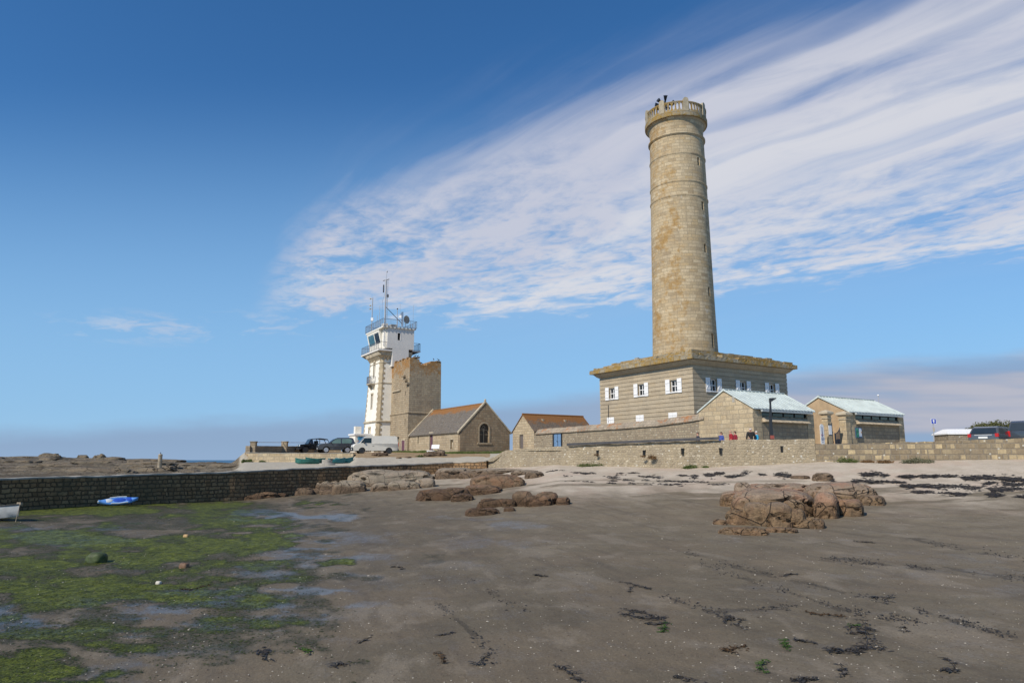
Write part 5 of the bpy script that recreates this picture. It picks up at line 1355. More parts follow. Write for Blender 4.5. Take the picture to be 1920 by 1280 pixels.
# stones in front of the chapel
for i, (px, Y, w, h) in enumerate(((818, 72.5, 1.6, .5), (826, 73, .9, .62), (805, 72, 1.3, .35), (712, 71.5, 1.5, .4), (765, 70, .6, .15), (748, 69.5, .5, .14), (637, 71.3, .9, .3))):
    g = landp(px, Y); mb = MB(); rock(mb, (0, 0, h * .2), (w / 2, w / 2, h * .6), .2 * i, 140 + i, 3, .7, .2)
    if i == 0: rock(mb, (-.7, .1, .1), (.5, .4, .25), 0, 151, 3); rock(mb, (.5, -.3, .1), (.4, .4, .3), 0, 152, 3)
    o = mb.build('loose_stone', RK2, None, 'auto', label=['heap of pale stones in front of the lectern sign', 'upright pale stone right behind the stone heap', 'flat stone left of the stone heap', 'long low stone in the grass right of the white van', 'small reddish stone on the quay below the chapel', 'flat stone on the quay below the stone tower', 'stone lying at the corner of the platform wall'][i], cat='stone'); o.location = g

# ------------------------------------------------------------------ post on the rocks
p = P(299, 876, 60); t = thing('concrete_post', p, 0, 'lone upright concrete post on the rocky shore beyond the harbour wall', 'post')
MB().lathe([(.17, -.4), (.16, .95), (.17, .96), (.17, 1.05), (.12, 1.12)], 10).build('shaft', M['timber'], t); MB().tube([(0, 0, 1.1), (0, 0, 1.26)], .03).build('pin', M['darkmetal'], t)

# ------------------------------------------------------------------ boats
def hull(L_, W_, H_, n=16, bow=1.0, stern=.6, sheer=.25, deck=False):
    rs = []
    for i in range(n + 1):
        t = i / n; x = (t - .5) * L_
        w = W_ / 2 * min(1, (stern + (1 - stern) * sin(min(1, t / .5) * PI / 2))) * max(.03, (1 - max(0, (t - .45) / .55) ** 2.3 * bow))
        zt = H_ * (1 + sheer * (2 * t - .8) ** 2); kz = H_ * .35 * max(0, (t - .75) / .25) ** 2
        rs.append([(x, -w, zt), (x, -w * .93, zt * .55 + kz * .5), (x, -w * .6, H_ * .12 + kz), (x, 0, kz), (x, w * .6, H_ * .12 + kz), (x, w * .93, zt * .55 + kz * .5), (x, w, zt)])
    return rs
def boat(loc, rz, L_, W_, H_, hm, im, rm, label, group=None, thwarts=2, tilt=0):
    t = thing('rowing_boat', loc, rz, label, 'boat', group); t.rotation_euler = (tilt, 0, rz)
    R_ = hull(L_, W_, H_)
    inner = [[(x * .97, y * .92, z * .98 + .04) for x, y, z in r] for r in R_]
    mb = MB(); mb.rings(R_, closed=False, cap=False); o1 = len(mb.v)
    mb.add([p for p in R_[0]], [tuple(range(7))])
    mb.build('hull', hm, t, 'auto')
    mb = MB(); mb.rings(inner, closed=False, cap=False); mb.add(inner[0], [tuple(range(7))]); mb.build('inner_lining', im, t, 'auto')
    mb = MB()
    for s_ in (0, 6): mb.tube([Vector(r[s_]) + Vector((0, 0, .01)) for r in R_], .032, 6)
    mb.tube([R_[0][0], R_[0][6]], .032)
    mb.build('gunwale', rm, t)
    for k in range(thwarts):
        i = int(4 + k * 8 / max(1, thwarts)); r = inner[i]; MB().box(r[0][0] - .12, r[0][1] * .97, H_ * .66, r[0][0] + .12, r[6][1] * .97, H_ * .7).build('thwart', im, t)
    return t
M['boatwhite'] = plain('white_boat_paint', (.55, .54, .5), .45, var=.12, sc=3); M['boatin'] = plain('boat_inside', (.28, .24, .18), .8, var=.2)
M['teal'] = plain('green_boat_paint', (.025, .135, .11), .5, var=.25, sc=3); M['teal2'] = plain('teal_boat_paint', (.02, .15, .17), .5, var=.2, sc=3); M['tealin'] = plain('green_boat_inside', (.05, .14, .12), .6, var=.25)
g = ground(29, 977); t = boat(g + Vector((-1.75, .35, .05)), rad(-10), 3.7, 1.45, .5, M['boatwhite'], M['boatin'], M['darkmetal'], 'white rowing boat cut off by the left edge, on the weedy mud', tilt=rad(-4))
MB().tube([(1.83, 0, .72), (1.95, -.2, -.1)], .012, 4).build('painter_rope', M['timber'], t)
MB().box(1.70, -.05, .66, 1.9, .05, .78).build('stem_post', M['timber'], t)
bts = [(576, 874.5, 3.0, .2, 'teal', 'light green dinghy on the quay left of the round plinth', 66.0), (590, 872, 2.6, .7, 'teal', 'dark green dinghy half hidden behind the round plinth', 67.6), (631, 871, 2.2, .25, 'teal2', 'dark teal dinghy on the quay touching the right of the round plinth', 67.0), (646, 870.2, 2.3, -.05, 'teal2', 'bright teal dinghy on the quay, rightmost of the four', 68.2)]
for px, py, L_, rz, mt, lab, Y in bts:
    g = landp(px, Y); g.z = max(g.z, P(px, py, Y).z) - .02
    boat(g, rz + PI * (px < 600), L_ * .72, 1.0, .40, M[mt], M['tealin'], M[mt], lab, 'small dinghies on the quay', 1)
p = P(613, 873.5, 63.8); t = thing('round_plinth', p, 0, 'round two-tier concrete plinth on the quay between the green dinghies', 'plinth')
MB().lathe([(.72, -.3), (.72, .2), (.68, .24), (.5, .245), (.5, .25)], 28).build('base_disc', M['dirtwhite'], t, 'auto'); MB().lathe([(.45, .24), (.45, .55), (.42, .58), (.1, .59)], 28).build('upper_drum', M['dirtwhite'], t, 'auto'); MB().box(.3, -.2, .5, .46, .2, .66).build('iron_block', M['darkmetal'], t)
# kayak lying against the foot of the wall
M['kblue'] = plain('kayak_blue', (.13, .32, .72), .35, var=.08, sc=2); M['kdeep'] = plain('kayak_deep_blue', (.03, .09, .45), .4, var=.1); M['kwhite'] = plain('kayak_white', (.6, .62, .62), .4, var=.08)
g = XZ(220.5, 42.6, -2.62)
kt = thing('kayak', g + Vector((0, 0, .12)), 0, 'blue sit-on-top kayak lying on the green mud by the harbour wall', 'kayak'); kt.scale = (.68, .8, .8); kt.rotation_euler = (rad(38), rad(-3), rad(40))
rs = []; n = 20
for i in range(n + 1):
    t_ = i / n; x = (t_ - .5) * 3.1; w = .37 * max(.04, 1 - abs(2 * t_ - 1) ** 2.6); zt = .20 + .12 * abs(2 * t_ - 1) ** 3
    rs.append([(x, w * cos(a), (.1 + .1 * 1) + (zt - .1) * sin(a) if sin(a) > 0 else .2 + .18 * sin(a) * (1 - .5 * abs(2 * t_ - 1) ** 3)) for a in [k * 2 * PI / 14 for k in range(14)]])
MB().rings(rs).build('hull', M['kblue'], kt, True)
MB().ball((.1, 0, .27), (.62, .24, .07), 14, 6).build('seat_well', M['kdeep'], kt, True); 
for x in (-.75, .85): MB().ball((x, 0, .28), (.35, .22, .06), 12, 6).build('foot_well', M['kdeep'] if x > 0 else M['kwhite'], kt, True)
MB().tube([(-.6, -.3, .27), (0, -.35, .26), (.7, -.3, .27)], .05).tube([(-.6, .3, .27), (0, .35, .26), (.7, .3, .27)], .05).build('side_stripe', M['kwhite'], kt)
MB().ball((-1.5, 0, .27), (.09, .07, .06), 8, 6).build('nose_cap', M['kwhite'], kt)

# ------------------------------------------------------------------ vehicles
def arch_profile(zb, x0, x1, wheels, r, top):
    """side outline of a body: bottom edge with wheel arches, then the given top line (right to left)"""
    pl = [(x0, zb)]
    for wx_ in sorted(wheels):
        pl.append((wx_ - r, zb))
        for k in range(1, 8): a = PI - k * PI / 8; pl.append((wx_ + r * cos(a), zb * .9 + r * sin(a) * 1.02))
        pl.append((wx_ + r, zb))
    pl.append((x1, zb)); return pl + top
def bodyloft(mb, poly, w, ins=.05):
    cx_ = sum(p[0] for p in poly) / len(poly); cz_ = sum(p[1] for p in poly) / len(poly)
    def sh(k): return [(cx_ + (x - cx_) * (1 - k / 2), cz_ + (z - cz_) * (1 - k)) for x, z in poly]
    R_ = [(-w, .05), (-w + ins, .0), (w - ins, .0), (w, .05)]
    return mb.rings([[(x, y, z) for x, z in sh(k)] for y, k in R_])
def vehicle(name, loc, rz, label, cat, sp):
    t = thing(name, loc, rz, label, cat)
    w = sp['w'] / 2; pm = sp['paint']; dk = M['darkplastic']
    poly = arch_profile(sp['zb'], sp['x0'], sp['x1'], sp['wheels'], sp['r'] * 1.16, sp['top'])
    b_ = bodyloft(MB(), poly, w).build('body', pm, t, 'auto')
    # underbody
    MB().box(sp['x0'] + .25, -w + .25, sp['zb'] - .04, sp['x1'] - .25, w - .25, sp['zb'] + .35).build('underbody', M['black'], t)
    zbelt, zroof, wr = sp['belt'], sp['roof'], sp['wr'] / 2
    def yat(z): return (w - .03) + (wr - (w - .03)) * (z - zbelt) / (zroof - zbelt)
    cab = sp['cabin']      # list of (x, z)
    n_ = len(cab)
    mb = MB(); mb.rings([[(x, -yat(z), z) for x, z in cab], [(x, yat(z), z) for x, z in cab]]); mb.build('cabin', sp.get('cabpaint', pm), t)
    for win in sp['side']:
        for s_ in (-1, 1):
            mb = MB(); mb.rings([[(x, s_ * (yat(z) - .02), z) for x, z in win], [(x, s_ * (yat(z) + .012), z) for x, z in win]]); mb.build('side_window', sp.get('glass', M['carglass']), t)
    for (xa_, za_), (xb_, zb2) in sp['ends']:   # windscreen, rear window: segment of the cabin outline
        a = Vector((xa_, 0, za_)); b2 = Vector((xb_, 0, zb2)); d = (b2 - a); nrm = Vector((-d.z, 0, d.x)).normalized()
        if nrm.x * (xa_ + xb_) / 2 < nrm.x * sp.get('cx', 0): nrm = -nrm
        if nrm.z < 0: nrm = -nrm
        qa, qb = a + d * .08, b2 - d * .1
        vs = []
        for q, o_ in ((qa, -.02), (qb, -.02), (qa, .012), (qb, .012)):
            yy_ = yat(q.z) - .09; vs += [q + nrm * o_ + Vector((0, -yy_, 0)), q + nrm * o_ + Vector((0, yy_, 0))]
        MB().add(vs, [(0, 1, 3, 2), (4, 6, 7, 5), (0, 4, 5, 1), (2, 3, 7, 6), (0, 2, 6, 4), (1, 5, 7, 3)]).build('windscreen' if (xa_ + xb_) / 2 > sp.get('cx', 0) else 'rear_window', M['screen'], t)
    for wx_ in sp['wheels']:
        for s_ in (-1, 1):
            Mx = Matrix.Translation((wx_, s_ * (w - .12), sp['r'])) @ Matrix.Rotation(PI / 2, 4, 'X')
            def L(pr, n=24): return [[Mx @ Vector((r_ * cos(2 * PI * k / n), r_ * sin(2 * PI * k / n), z)) for k in range(n)] for r_, z in pr]
            r = sp['r']; q = -s_
            wh = MB().rings(L([(r * .6, -.11), (r * .93, -.11), (r, -.07), (r, .07), (r * .93, .11), (r * .6, .11)])).build('wheel', M['rubber'], t, 'auto')
            MB().rings(L([(r * .66, q * .112), (r * .62, q * .118), (r * .5, q * .09), (r * .1, q * .10)])).build('rim', sp.get('rimmat', M['rim']), wh, 'auto')
            if sp.get('spokes'):
                mb = MB()
                for k in range(6): mb.box(-.05, r * .1, q * .112 - .006, .05, r * .6, q * .112 + .006, M=Mx @ Matrix.Rotation(k * PI / 3, 4, 'Z'))
                mb.build('spokes', M['rim'], wh)
                MB().rings(L([(r * .58, q * .095), (r * .12, q * .098)])).build('rim_well', M['darkmetal'], wh)
    for (x, y, z, a, b2, c2, mt, nm) in sp['bits']:
        for s_ in ((-1, 1) if y else (0,)):
            yy_ = s_ * y
            MB().ball((x, yy_, z), (a, b2, c2), 12, 6).build(nm, M[mt], t, True) if nm in ('headlight', 'mirror', 'spare_wheel') else MB().box(x - a, yy_ - b2, z - c2, x + a, yy_ + b2, z + c2).build(nm, M[mt], t)
    return t
M['darkplastic'] = plain('dark_plastic', (.03, .03, .032), .6, var=.1); M['carglass'] = plain('car_side_glass', (.02, .03, .03), .05, var=.1)
M['greenglass'] = plain('greenish_car_glass', (.14, .22, .19), .08, var=.2, sc=.8)
M['screen'] = plain('windscreen_glass', (.02, .03, .04), .25, var=.1); M['plate'] = plain('number_plate', (.7, .7, .66), .5, var=.02)
pw = plain('white_van_paint', (.66, .62, .53), .3, var=.03, coat=.3); pg_ = plain('dark_grey_paint', (.05, .052, .06), .25, var=.05, coat=.8); pb_ = plain('black_paint', (.012, .012, .015), .2, var=.05, coat=.8); ps_ = plain('grey_metal_paint', (.10, .10, .105), .25, metal=.3, var=.04, coat=.8)
van = dict(w=1.9, wr=1.6, zb=.33, x0=-2.4, x1=2.42, wheels=(-1.45, 1.5), r=.34, paint=pw, belt=1.08, roof=1.93, cx=0,
           top=[(2.45, .72), (2.38, .92), (2.2, 1.06), (1.75, 1.16), (-2.42, 1.12), (-2.45, .7)],
           cabin=[(-2.4, 1.07), (1.86, 1.07), (1.2, 1.8), (.9, 1.92), (-2.1, 1.94), (-2.3, 1.82)],
           side=[[(1.68, 1.12), (1.25, 1.68), (.5, 1.7), (.5, 1.12)]], ends=[((1.86, 1.08), (1.18, 1.84)), ((-2.4, 1.15), (-2.3, 1.82))], rimmat=M['darkmetal'],
           bits=[(2.38, 0, .48, .1, .93, .2, 'darkplastic', 'front_bumper'), (-2.38, 0, .42, .12, .93, .1, 'darkplastic', 'rear_bumper'), (2.34, .72, .86, .1, .17, .1, 'lamp', 'headlight'), (-2.43, .86, 1.0, .03, .06, .22, 'red', 'tail_light'),
                 (1.28, 1.03, 1.2, .08, .1, .12, 'darkplastic', 'mirror'), (2.49, 0, .5, .01, .26, .055, 'plate', 'number_plate'), (.3, .952, .85, .1, .006, .02, 'darkplastic', 'door_handle'), (-.85, .948, 1.1, 1.0, .004, .008, 'darkmetal', 'side_rail')])
suv = dict(w=1.85, wr=1.45, zb=.42, x0=-2.1, x1=2.15, wheels=(-1.2, 1.28), r=.39, paint=pg_, belt=1.14, roof=1.83, cx=0,
           top=[(2.2, .75), (2.12, .98), (1.9, 1.1), (1.0, 1.17), (-2.12, 1.16), (-2.16, .8)],
           cabin=[(-2.1, 1.12), (1.05, 1.12), (.3, 1.7), (0, 1.81), (-1.6, 1.84), (-1.85, 1.75)],
           side=[[(.78, 1.17), (.2, 1.66), (-.38, 1.7), (-.38, 1.17)], [(-.52, 1.17), (-.52, 1.7), (-1.5, 1.7), (-1.72, 1.5), (-1.6, 1.17)]], ends=[((1.05, 1.13), (.28, 1.72)), ((-2.1, 1.15), (-1.85, 1.75))], spokes=True, glass=M['greenglass'],
           bits=[(2.08, 0, .55, .12, .9, .16, 'darkplastic', 'front_bumper'), (-2.1, 0, .55, .1, .9, .14, 'darkplastic', 'rear_bumper'), (2.05, .7, .88, .12, .18, .1, 'lamp', 'headlight'), (-2.12, .8, 1.0, .04, .07, .18, 'red', 'tail_light'), (.75, 1.0, 1.2, .08, .1, .09, 'darkplastic', 'mirror'),
                 (2.2, 0, .55, .01, .26, .055, 'plate', 'number_plate'), (-.2, .93, .95, .1, .006, .02, 'darkmetal', 'door_handle'), (0, .925, .68, 1.0, .012, .05, 'darkplastic', 'side_moulding'), (2.17, 0, .86, .02, .45, .09, 'darkmetal', 'grille')])
jeep = dict(w=1.75, wr=1.45, zb=.45, x0=-1.85, x1=1.95, wheels=(-1.1, 1.25), r=.38, paint=pb_, belt=1.1, roof=1.75, cx=0,
            top=[(1.98, .7), (1.95, 1.02), (1.0, 1.12), (-1.85, 1.1), (-1.88, .7)],
            rimmat=M['darkmetal'], cabin=[(.3, 1.08), (.98, 1.08), (.62, 1.70), (.42, 1.72)], side=[], ends=[((.98, 1.09), (.62, 1.70))],
            bits=[(2.0, 0, .5, .14, .85, .09, 'darkplastic', 'front_bumper'), (-1.9, 0, .5, .1, .8, .08, 'darkplastic', 'rear_bumper'), (1.95, .52, .86, .07, .12, .12, 'lamp', 'headlight'), (1.3, .87, .98, .42, .08, .03, 'darkplastic', 'wheel_flare'), (-1.9, .7, .85, .03, .06, .1, 'red', 'tail_light'),
                  (2.12, 0, .52, .01, .24, .055, 'plate', 'number_plate'), (-2.0, 0, .95, .12, .36, .36, 'rubber', 'spare_wheel'), (.7, .92, 1.18, .05, .08, .08, 'darkplastic', 'mirror')])
def vplace(px, Y): return landp(px, Y)
t = vehicle('white_van', vplace(702, 78) + Vector((0, 0, .0)), PI + rad(20), 'white panel van with dark bumpers parked before the white signal tower', 'van', van)
t = vehicle('grey_off_roader', vplace(630, 85), PI + rad(22), 'dark grey three-door off-roader parked between the black jeep and the white van', 'car', suv)
t = vehicle('black_jeep', vplace(588, 90.5), PI + rad(32), 'black open-topped off-roader with roll bars, leftmost of the parked vehicles', 'car', jeep)
mb = MB()
for y_ in (-.72, .72): mb.tube([(.45, y_, 1.1), (.45, y_, 1.7), (-.5, y_, 1.76), (-1.5, y_, 1.66), (-1.8, y_, 1.1)], .045, 6); mb.tube([(-.5, y_, 1.1), (-.5, y_, 1.76)], .045, 6)
for x_, z_ in ((-.5, 1.76), (-1.5, 1.66)): mb.tube([(x_, -.72, z_), (x_, .72, z_)], .045, 6)
mb.build('roll_cage', M['darkplastic'], t)
mb = MB(); mb.rings([[(.5, -.73, 1.70), (.5, .73, 1.70), (-.5, .73, 1.79), (-.5, -.73, 1.79)], [(.5, -.73, 1.74), (.5, .73, 1.74), (-.5, .73, 1.83), (-.5, -.73, 1.83)]]); mb.rings([[(-.5, -.73, 1.79), (-.5, .73, 1.79), (-1.5, .73, 1.69), (-1.5, -.73, 1.69)], [(-.5, -.73, 1.83), (-.5, .73, 1.83), (-1.5, .73, 1.73), (-1.5, -.73, 1.73)]]); mb.build('soft_top', M['darkplastic'], t)
for y_ in (-.38, .38): MB().box(-.35, y_ - .25, .9, -.15, y_ + .25, 1.5).build('seat', M['darkplastic'], t)
est = dict(w=1.75, wr=1.36, zb=.3, x0=-2.2, x1=2.2, wheels=(-1.35, 1.3), r=.31, paint=ps_, belt=.92, roof=1.45, cx=0, glass=M['carglass'],
           top=[(2.25, .6), (2.1, .75), (1.1, .92), (-2.2, .93), (-2.24, .6)],
           cabin=[(-2.15, .9), (1.2, .9), (.4, 1.36), (.1, 1.43), (-1.5, 1.44), (-1.78, 1.38)],
           side=[[(.95, .96), (.35, 1.32), (-.2, 1.34), (-.2, .96)], [(-.28, .96), (-.28, 1.34), (-1.0, 1.34), (-1.05, .96)], [(-1.13, .96), (-1.1, 1.34), (-1.55, 1.32), (-1.8, .98)]], ends=[((1.2, .92), (.4, 1.37)), ((-2.15, .94), (-1.79, 1.36))],
           bits=[(2.2, 0, .45, .06, .85, .12, 'darkplastic', 'front_bumper'), (-2.22, 0, .45, .06, .85, .12, 'darkplastic', 'rear_bumper'), (-2.17, .78, .86, .08, .10, .11, 'red', 'tail_light'), (-2.25, .0, .72, .02, .26, .06, 'plate', 'number_plate'), (.8, .92, .98, .07, .08, .07, 'darkplastic', 'mirror'), (-2.2, 0, .88, .02, .5, .012, 'lamp', 'trim_strip'), (-.4, .6, 1.46, .9, .015, .015, 'darkmetal', 'roof_rail')])
g = XZ(1872, 47.2, 0); g.z = 61 / F * 47.2 - 1.47
vehicle('grey_estate_car', g, rad(38), 'grey estate car with red tail lights behind the block wall at right', 'car', est)
suv2 = dict(suv); suv2['paint'] = pb_ if False else plain('slate_paint', (.045, .05, .06), .25, var=.04, coat=.8); suv2['glass'] = M['greenglass']
g = XZ(1946, 47.0, 0); g.z = 61 / F * 47.2 - 1.5
vehicle('slate_car', g, rad(38), 'dark slate car mostly cut off by the right edge', 'car', suv2)

# ------------------------------------------------------------------ low building, bush, sign, lamp post
p = P(1779, 826, 60); lb = thing('low_building', (p.x, p.y, .3), rad(-6), 'long low stone building with a bright white roof behind the estate car', 'low building')
s_ = 60 / F; h1 = P(1779, 814, 60).z - .3; h2 = P(1787, 805.5, 60).z - .3 + .1
MB().box(0, 0, 0, 12, 2.6, h1).build('wall', M['enclosure'], lb)
MB().rings([[(-.1, -.1, h1), (12.1, -.1, h1), (12.1, 2.7, h1), (-.1, 2.7, h1)], [(-.1, -.1, h1 + .1), (12.1, -.1, h1 + .1), (12.1, 2.7, h1 + .1), (-.1, 2.7, h1 + .1)], [(.4, .9, h2), (11.6, .9, h2), (11.6, 1.7, h2), (.4, 1.7, h2)]]).build('roof', M['whitepaint'], lb)
def leafmat(name, a, b_):
    m, b = newmat(name); oi = coord(); n = noise(oi, 3.0, 4, .6); n2 = noise(oi, 25, 2, .6)
    setc(b, mix(smooth(n * .6 + n2 * .4, .35, .65), a, b_)); setv(b, 'Roughness', .7); b.inputs['Specular IOR Level'].default_value = .2; return m
def foliage(mb, c, r, n, size, rnd, flat=0, up=.3):
    for _ in range(n):
        th_, ph = rnd.uniform(0, 2 * PI), math.asin(rnd.uniform(-.1, 1)); q = rnd.random() ** .35
        f = 1 + .25 * sin(th_ * 3 + ph * 4) + .15 * sin(th_ * 7)
        p = Vector((c[0] + r[0] * q * f * cos(th_) * cos(ph), c[1] + r[1] * q * f * sin(th_) * cos(ph), c[2] + r[2] * q * f * sin(ph)))
        d = Vector((rnd.gauss(0, 1), rnd.gauss(0, 1), rnd.gauss(0, 1) * (1 - flat) + up)).normalized(); e = d.cross(Vector((rnd.gauss(0, 1), rnd.gauss(0, 1), rnd.gauss(0, 1)))).normalized()
        s = size * rnd.uniform(.5, 1.4); mb.add([p - e * s * .3, p + d * s * .6 - e * s * .1, p + d * s, p + e * s * .3], [(0, 1, 2, 3)])
LF = {'g': leafmat('green_leaves', (.05, .075, .018), (.12, .15, .04)), 'o': leafmat('olive_leaves', (.06, .065, .022), (.14, .14, .05)), 'b': leafmat('brown_leaves', (.12, .065, .025), (.22, .13, .06)), 'k': leafmat('grey_green_leaves', (.08, .085, .045), (.17, .165, .10))}
def plant(name, p, r, n, size, col, label, cat='plant', seed=0, group=None, flat=0, stem=True):
    t = thing(name, p, 0, label, cat, group); rnd = random.Random(seed); mb = MB(); k = max(2, int(r[0] / max(r[2], .1) * 2))
    for i in range(k):
        a = (i + .5) / k * 2 - 1; foliage(mb, (a * r[0] * .75, rnd.uniform(-.3, .3) * r[1], -.02), (r[0] / k * 1.9, r[1] * .8, r[2] * rnd.uniform(.6, 1.05) * (1 - .3 * abs(a))), n // k, size, rnd, flat)
    mb.build('foliage', LF[col], t)
    mb = MB(); [mb.tube([(rnd.uniform(-.3, .3) * r[0], 0, -.1), (rnd.uniform(-.7, .7) * r[0], rnd.uniform(-.4, .4) * r[1], r[2] * .7)], [.02 * size / .08, .008], 4) for _ in range(6)]; mb.build('stems', M['timber'], t)
    return t
p = P(1866, 811, 76); plant('large_bush', p, (2.9, 1.8, 1.3), 15000, .17, 'o', 'wide dark green bush behind the white-roofed low building', 'bush', 3)
pl_ = [(1128, 873.5, 2.2, .28, 'g', 'long low green plant at the foot of the sea wall, the widest'), (1295, 876.5, .55, .24, 'g', 'short green plant at the foot of the sea wall, below the capping'), (1323, 875.5, .16, .16, 'g', 'tiny green tuft right beside the short green plant'), (1590, 866.5, .55, .38, 'g', 'round green bush at the foot of the sea wall near the gate'),
       (1660, 867, .5, .18, 'b', 'sparse brown tuft between the round green bush and the grey bush'), (1625, 866, .35, .14, 'b', 'thin brown sprig right of the round green bush'), (1720, 866.5, 1.05, .34, 'k', 'spreading grey-green bush at the foot of the block wall')]
for i, (px, py, rx_, h_, col, lab) in enumerate(pl_):
    g = ground(px, py); plant('beach_plant', g, (rx_, .4, h_), int(900 + 900 * rx_), .07, col, lab, 'plant', 20 + i, 'plants at the foot of the sea wall')
p = P(1222, 859, 49.4); plant('wall_plant', p, (.24, .16, .36), 700, .06, 'b', 'dry brown plant growing out of the rubble sea wall', 'plant', 40)
p = P(1205, 855, 49.7); plant('wall_plant', p, (.16, .12, .12), 260, .05, 'b', 'small brown tuft below a drain slot in the sea wall', 'plant', 41)
p = P(1118, 852.5, 51.8); plant('wall_plant', p, (.15, .1, .14), 240, .05, 'b', 'brown tuft below the leftmost drain slot', 'plant', 42)
for i, (px, Y, rx_, h_, lab) in enumerate(((577, 70.3, 1.3, .34, 'long grassy clump at the foot of the platform wall, behind the dinghies'), (459, 71.0, .22, .42, 'green tuft at the left end of the platform wall'), (467, 70.9, .3, .42, 'green tuft beside the left end of the platform wall, the second'), (492, 70.8, .28, .18, 'small green tuft at the foot of the platform wall'), (787, 71.2, .35, .25, 'dark green plant on the bank in front of the chapel door'))):
    plant('bank_plant', landp(px, Y), (rx_, .4, h_), 900, .09, 'g', lab, 'plant', 50 + i)
# rank grass along the chapel and tower foot
rnd = random.Random(77); mb = MB()
for _ in range(7000):
    a = rnd.uniform(0, 1)
    if a < .68: q = c0 + LC * rnd.uniform(-.3, 15.2) - RC * abs(rnd.gauss(.15, .22))
    elif a < .85: q = c0 + RC * rnd.uniform(-.2, 6.5) - LC * abs(rnd.gauss(.1, .15))
    else: q = t0 + LC * rnd.uniform(.2, 6.5) - RC * abs(rnd.gauss(.1, .15))
    z_ = .65 + .021 * (q.y - 78); h_ = rnd.uniform(.1, .34) * (.4 + fbm(np.array([q.x * .7]), np.array([q.y * .7]), 0, 2, 3)[0]); d = rnd.uniform(-.08, .08)
    mb.add([(q.x - .03, q.y, z_ - .03), (q.x + .03, q.y, z_ - .03), (q.x + d, q.y + rnd.uniform(-.06, .06), z_ + h_)], [(0, 1, 2)])
mb.build('wall_foot_grass', LF['g'], None, label='green grass growing along the foot of the chapel and stone tower', cat='grass', kind='stuff')
# lamp post
p = XZ(1448, 50.6, .45)
t = thing('street_lamp', p, 0, 'slim dark street lamp with a flat angled head in front of the left gatehouse', 'street lamp')
top = P(1443.7, 747, 50.6) - p; s_ = 50.6 / F
MB().rings([[(x * w_ + o_, y * w_, z_) for x, y in ((-1, -1), (1, -1), (1, 1), (-1, 1))] for z_, w_, o_ in ((0, .135, .05), (1.9, .10, .0), (top.z - .5, .055, top.x), (top.z, .05, top.x))]).build('pole', M['darkmetal'], t)
MB().rings([[(x, y, z_ + top.z) for x, y, z_ in q] for q in ([(top.x - .05, -.09, -.3), (top.x - .05, .09, -.3), (top.x - .05, .09, .03), (top.x - .05, -.09, .03)], [(top.x + .42, -.12, .0), (top.x + .42, .12, .0), (top.x + .42, .12, .05), (top.x + .42, -.12, .05)])]).build('lamp_head', M['darkmetal'], t)
rz_ = P(1448, 816, 50.6).z - p.z; MB().box(-.12, -.14, rz_ - .25, .16, -.125, rz_).build('red_sticker', plain('faded_red', (.28, .07, .05), .7), t)
# blue pedestrian sign
p = XZ(1753, 52, .4); tp = P(1749.5, 789.5, 52) - p
t = thing('blue_sign', p, 0, 'small blue square sign with white pictogram on a grey pole', 'sign')
MB().tube([(0, 0, 0), (tp.x * .9, 0, tp.z)], .035, 8).build('pole', M['mast'], t)
MB().box(tp.x - .19, -.07, tp.z - .19, tp.x + .19, -.04, tp.z + .19).build('rim', M['whitepaint'], t); MB().box(tp.x - .165, -.076, tp.z - .165, tp.x + .165, -.0705, tp.z + .165).build('panel', plain('sign_blue', (.02, .06, .42), .4), t)
mb = MB(); mb.box(tp.x - .035, -.082, tp.z - .12, tp.x + .035, -.077, tp.z + .05).prism([(tp.x - .1, tp.z + .02), (tp.x + .1, tp.z + .02), (tp.x, tp.z + .14)], 'y', -.083, -.0765); mb.build('white_arrow', M['whitepaint'], t)
mb = MB(); mb.box(tp.x * .9 - .045, -.05, tp.z - .75, tp.x * .9 + .045, .05, tp.z - .45).build('sticker_band', M['ctrim'], t)
# lectern sign by the chapel
p = landp(816, 76.8); t = thing('lectern_sign', p, 0, 'white slanted information lectern in front of the chapel door', 'information sign')
MB().box(-.32, 0, 0, -.24, .08, .75).box(.24, 0, 0, .32, .08, .75).build('legs', M['mast'], t)
MB().prism([(-.15, .55), (.35, .95), (.33, 1.0), (-.17, .6)], 'x', -.42, .42).build('panel', M['whitepaint'], t)
p = landp(806, 77.0); t = thing('white_rail', p, 0, 'short white wooden rail beside the lectern', 'rail')
MB().box(-.35, 0, .3, .55, .06, .4).build('bar', M['whitepaint'], t)
for x in (-.3, .45): MB().box(x, 0, 0, x + .06, .06, .3).build('leg', M['whitepaint'], t)
p = P(1647, 745.5, e1.y + 7); t = thing('roof_light', p + Vector((0, 0, .0)), 0, 'tiny white lamp on the ridge of the right gatehouse', 'lamp'); MB().tube([(0, 0, -.45), (0, 0, .15)], .03).build('stem', M['mast'], t); MB().ball((0, 0, .22), .09, 10, 6).build('globe', M['whitepaint'], t)

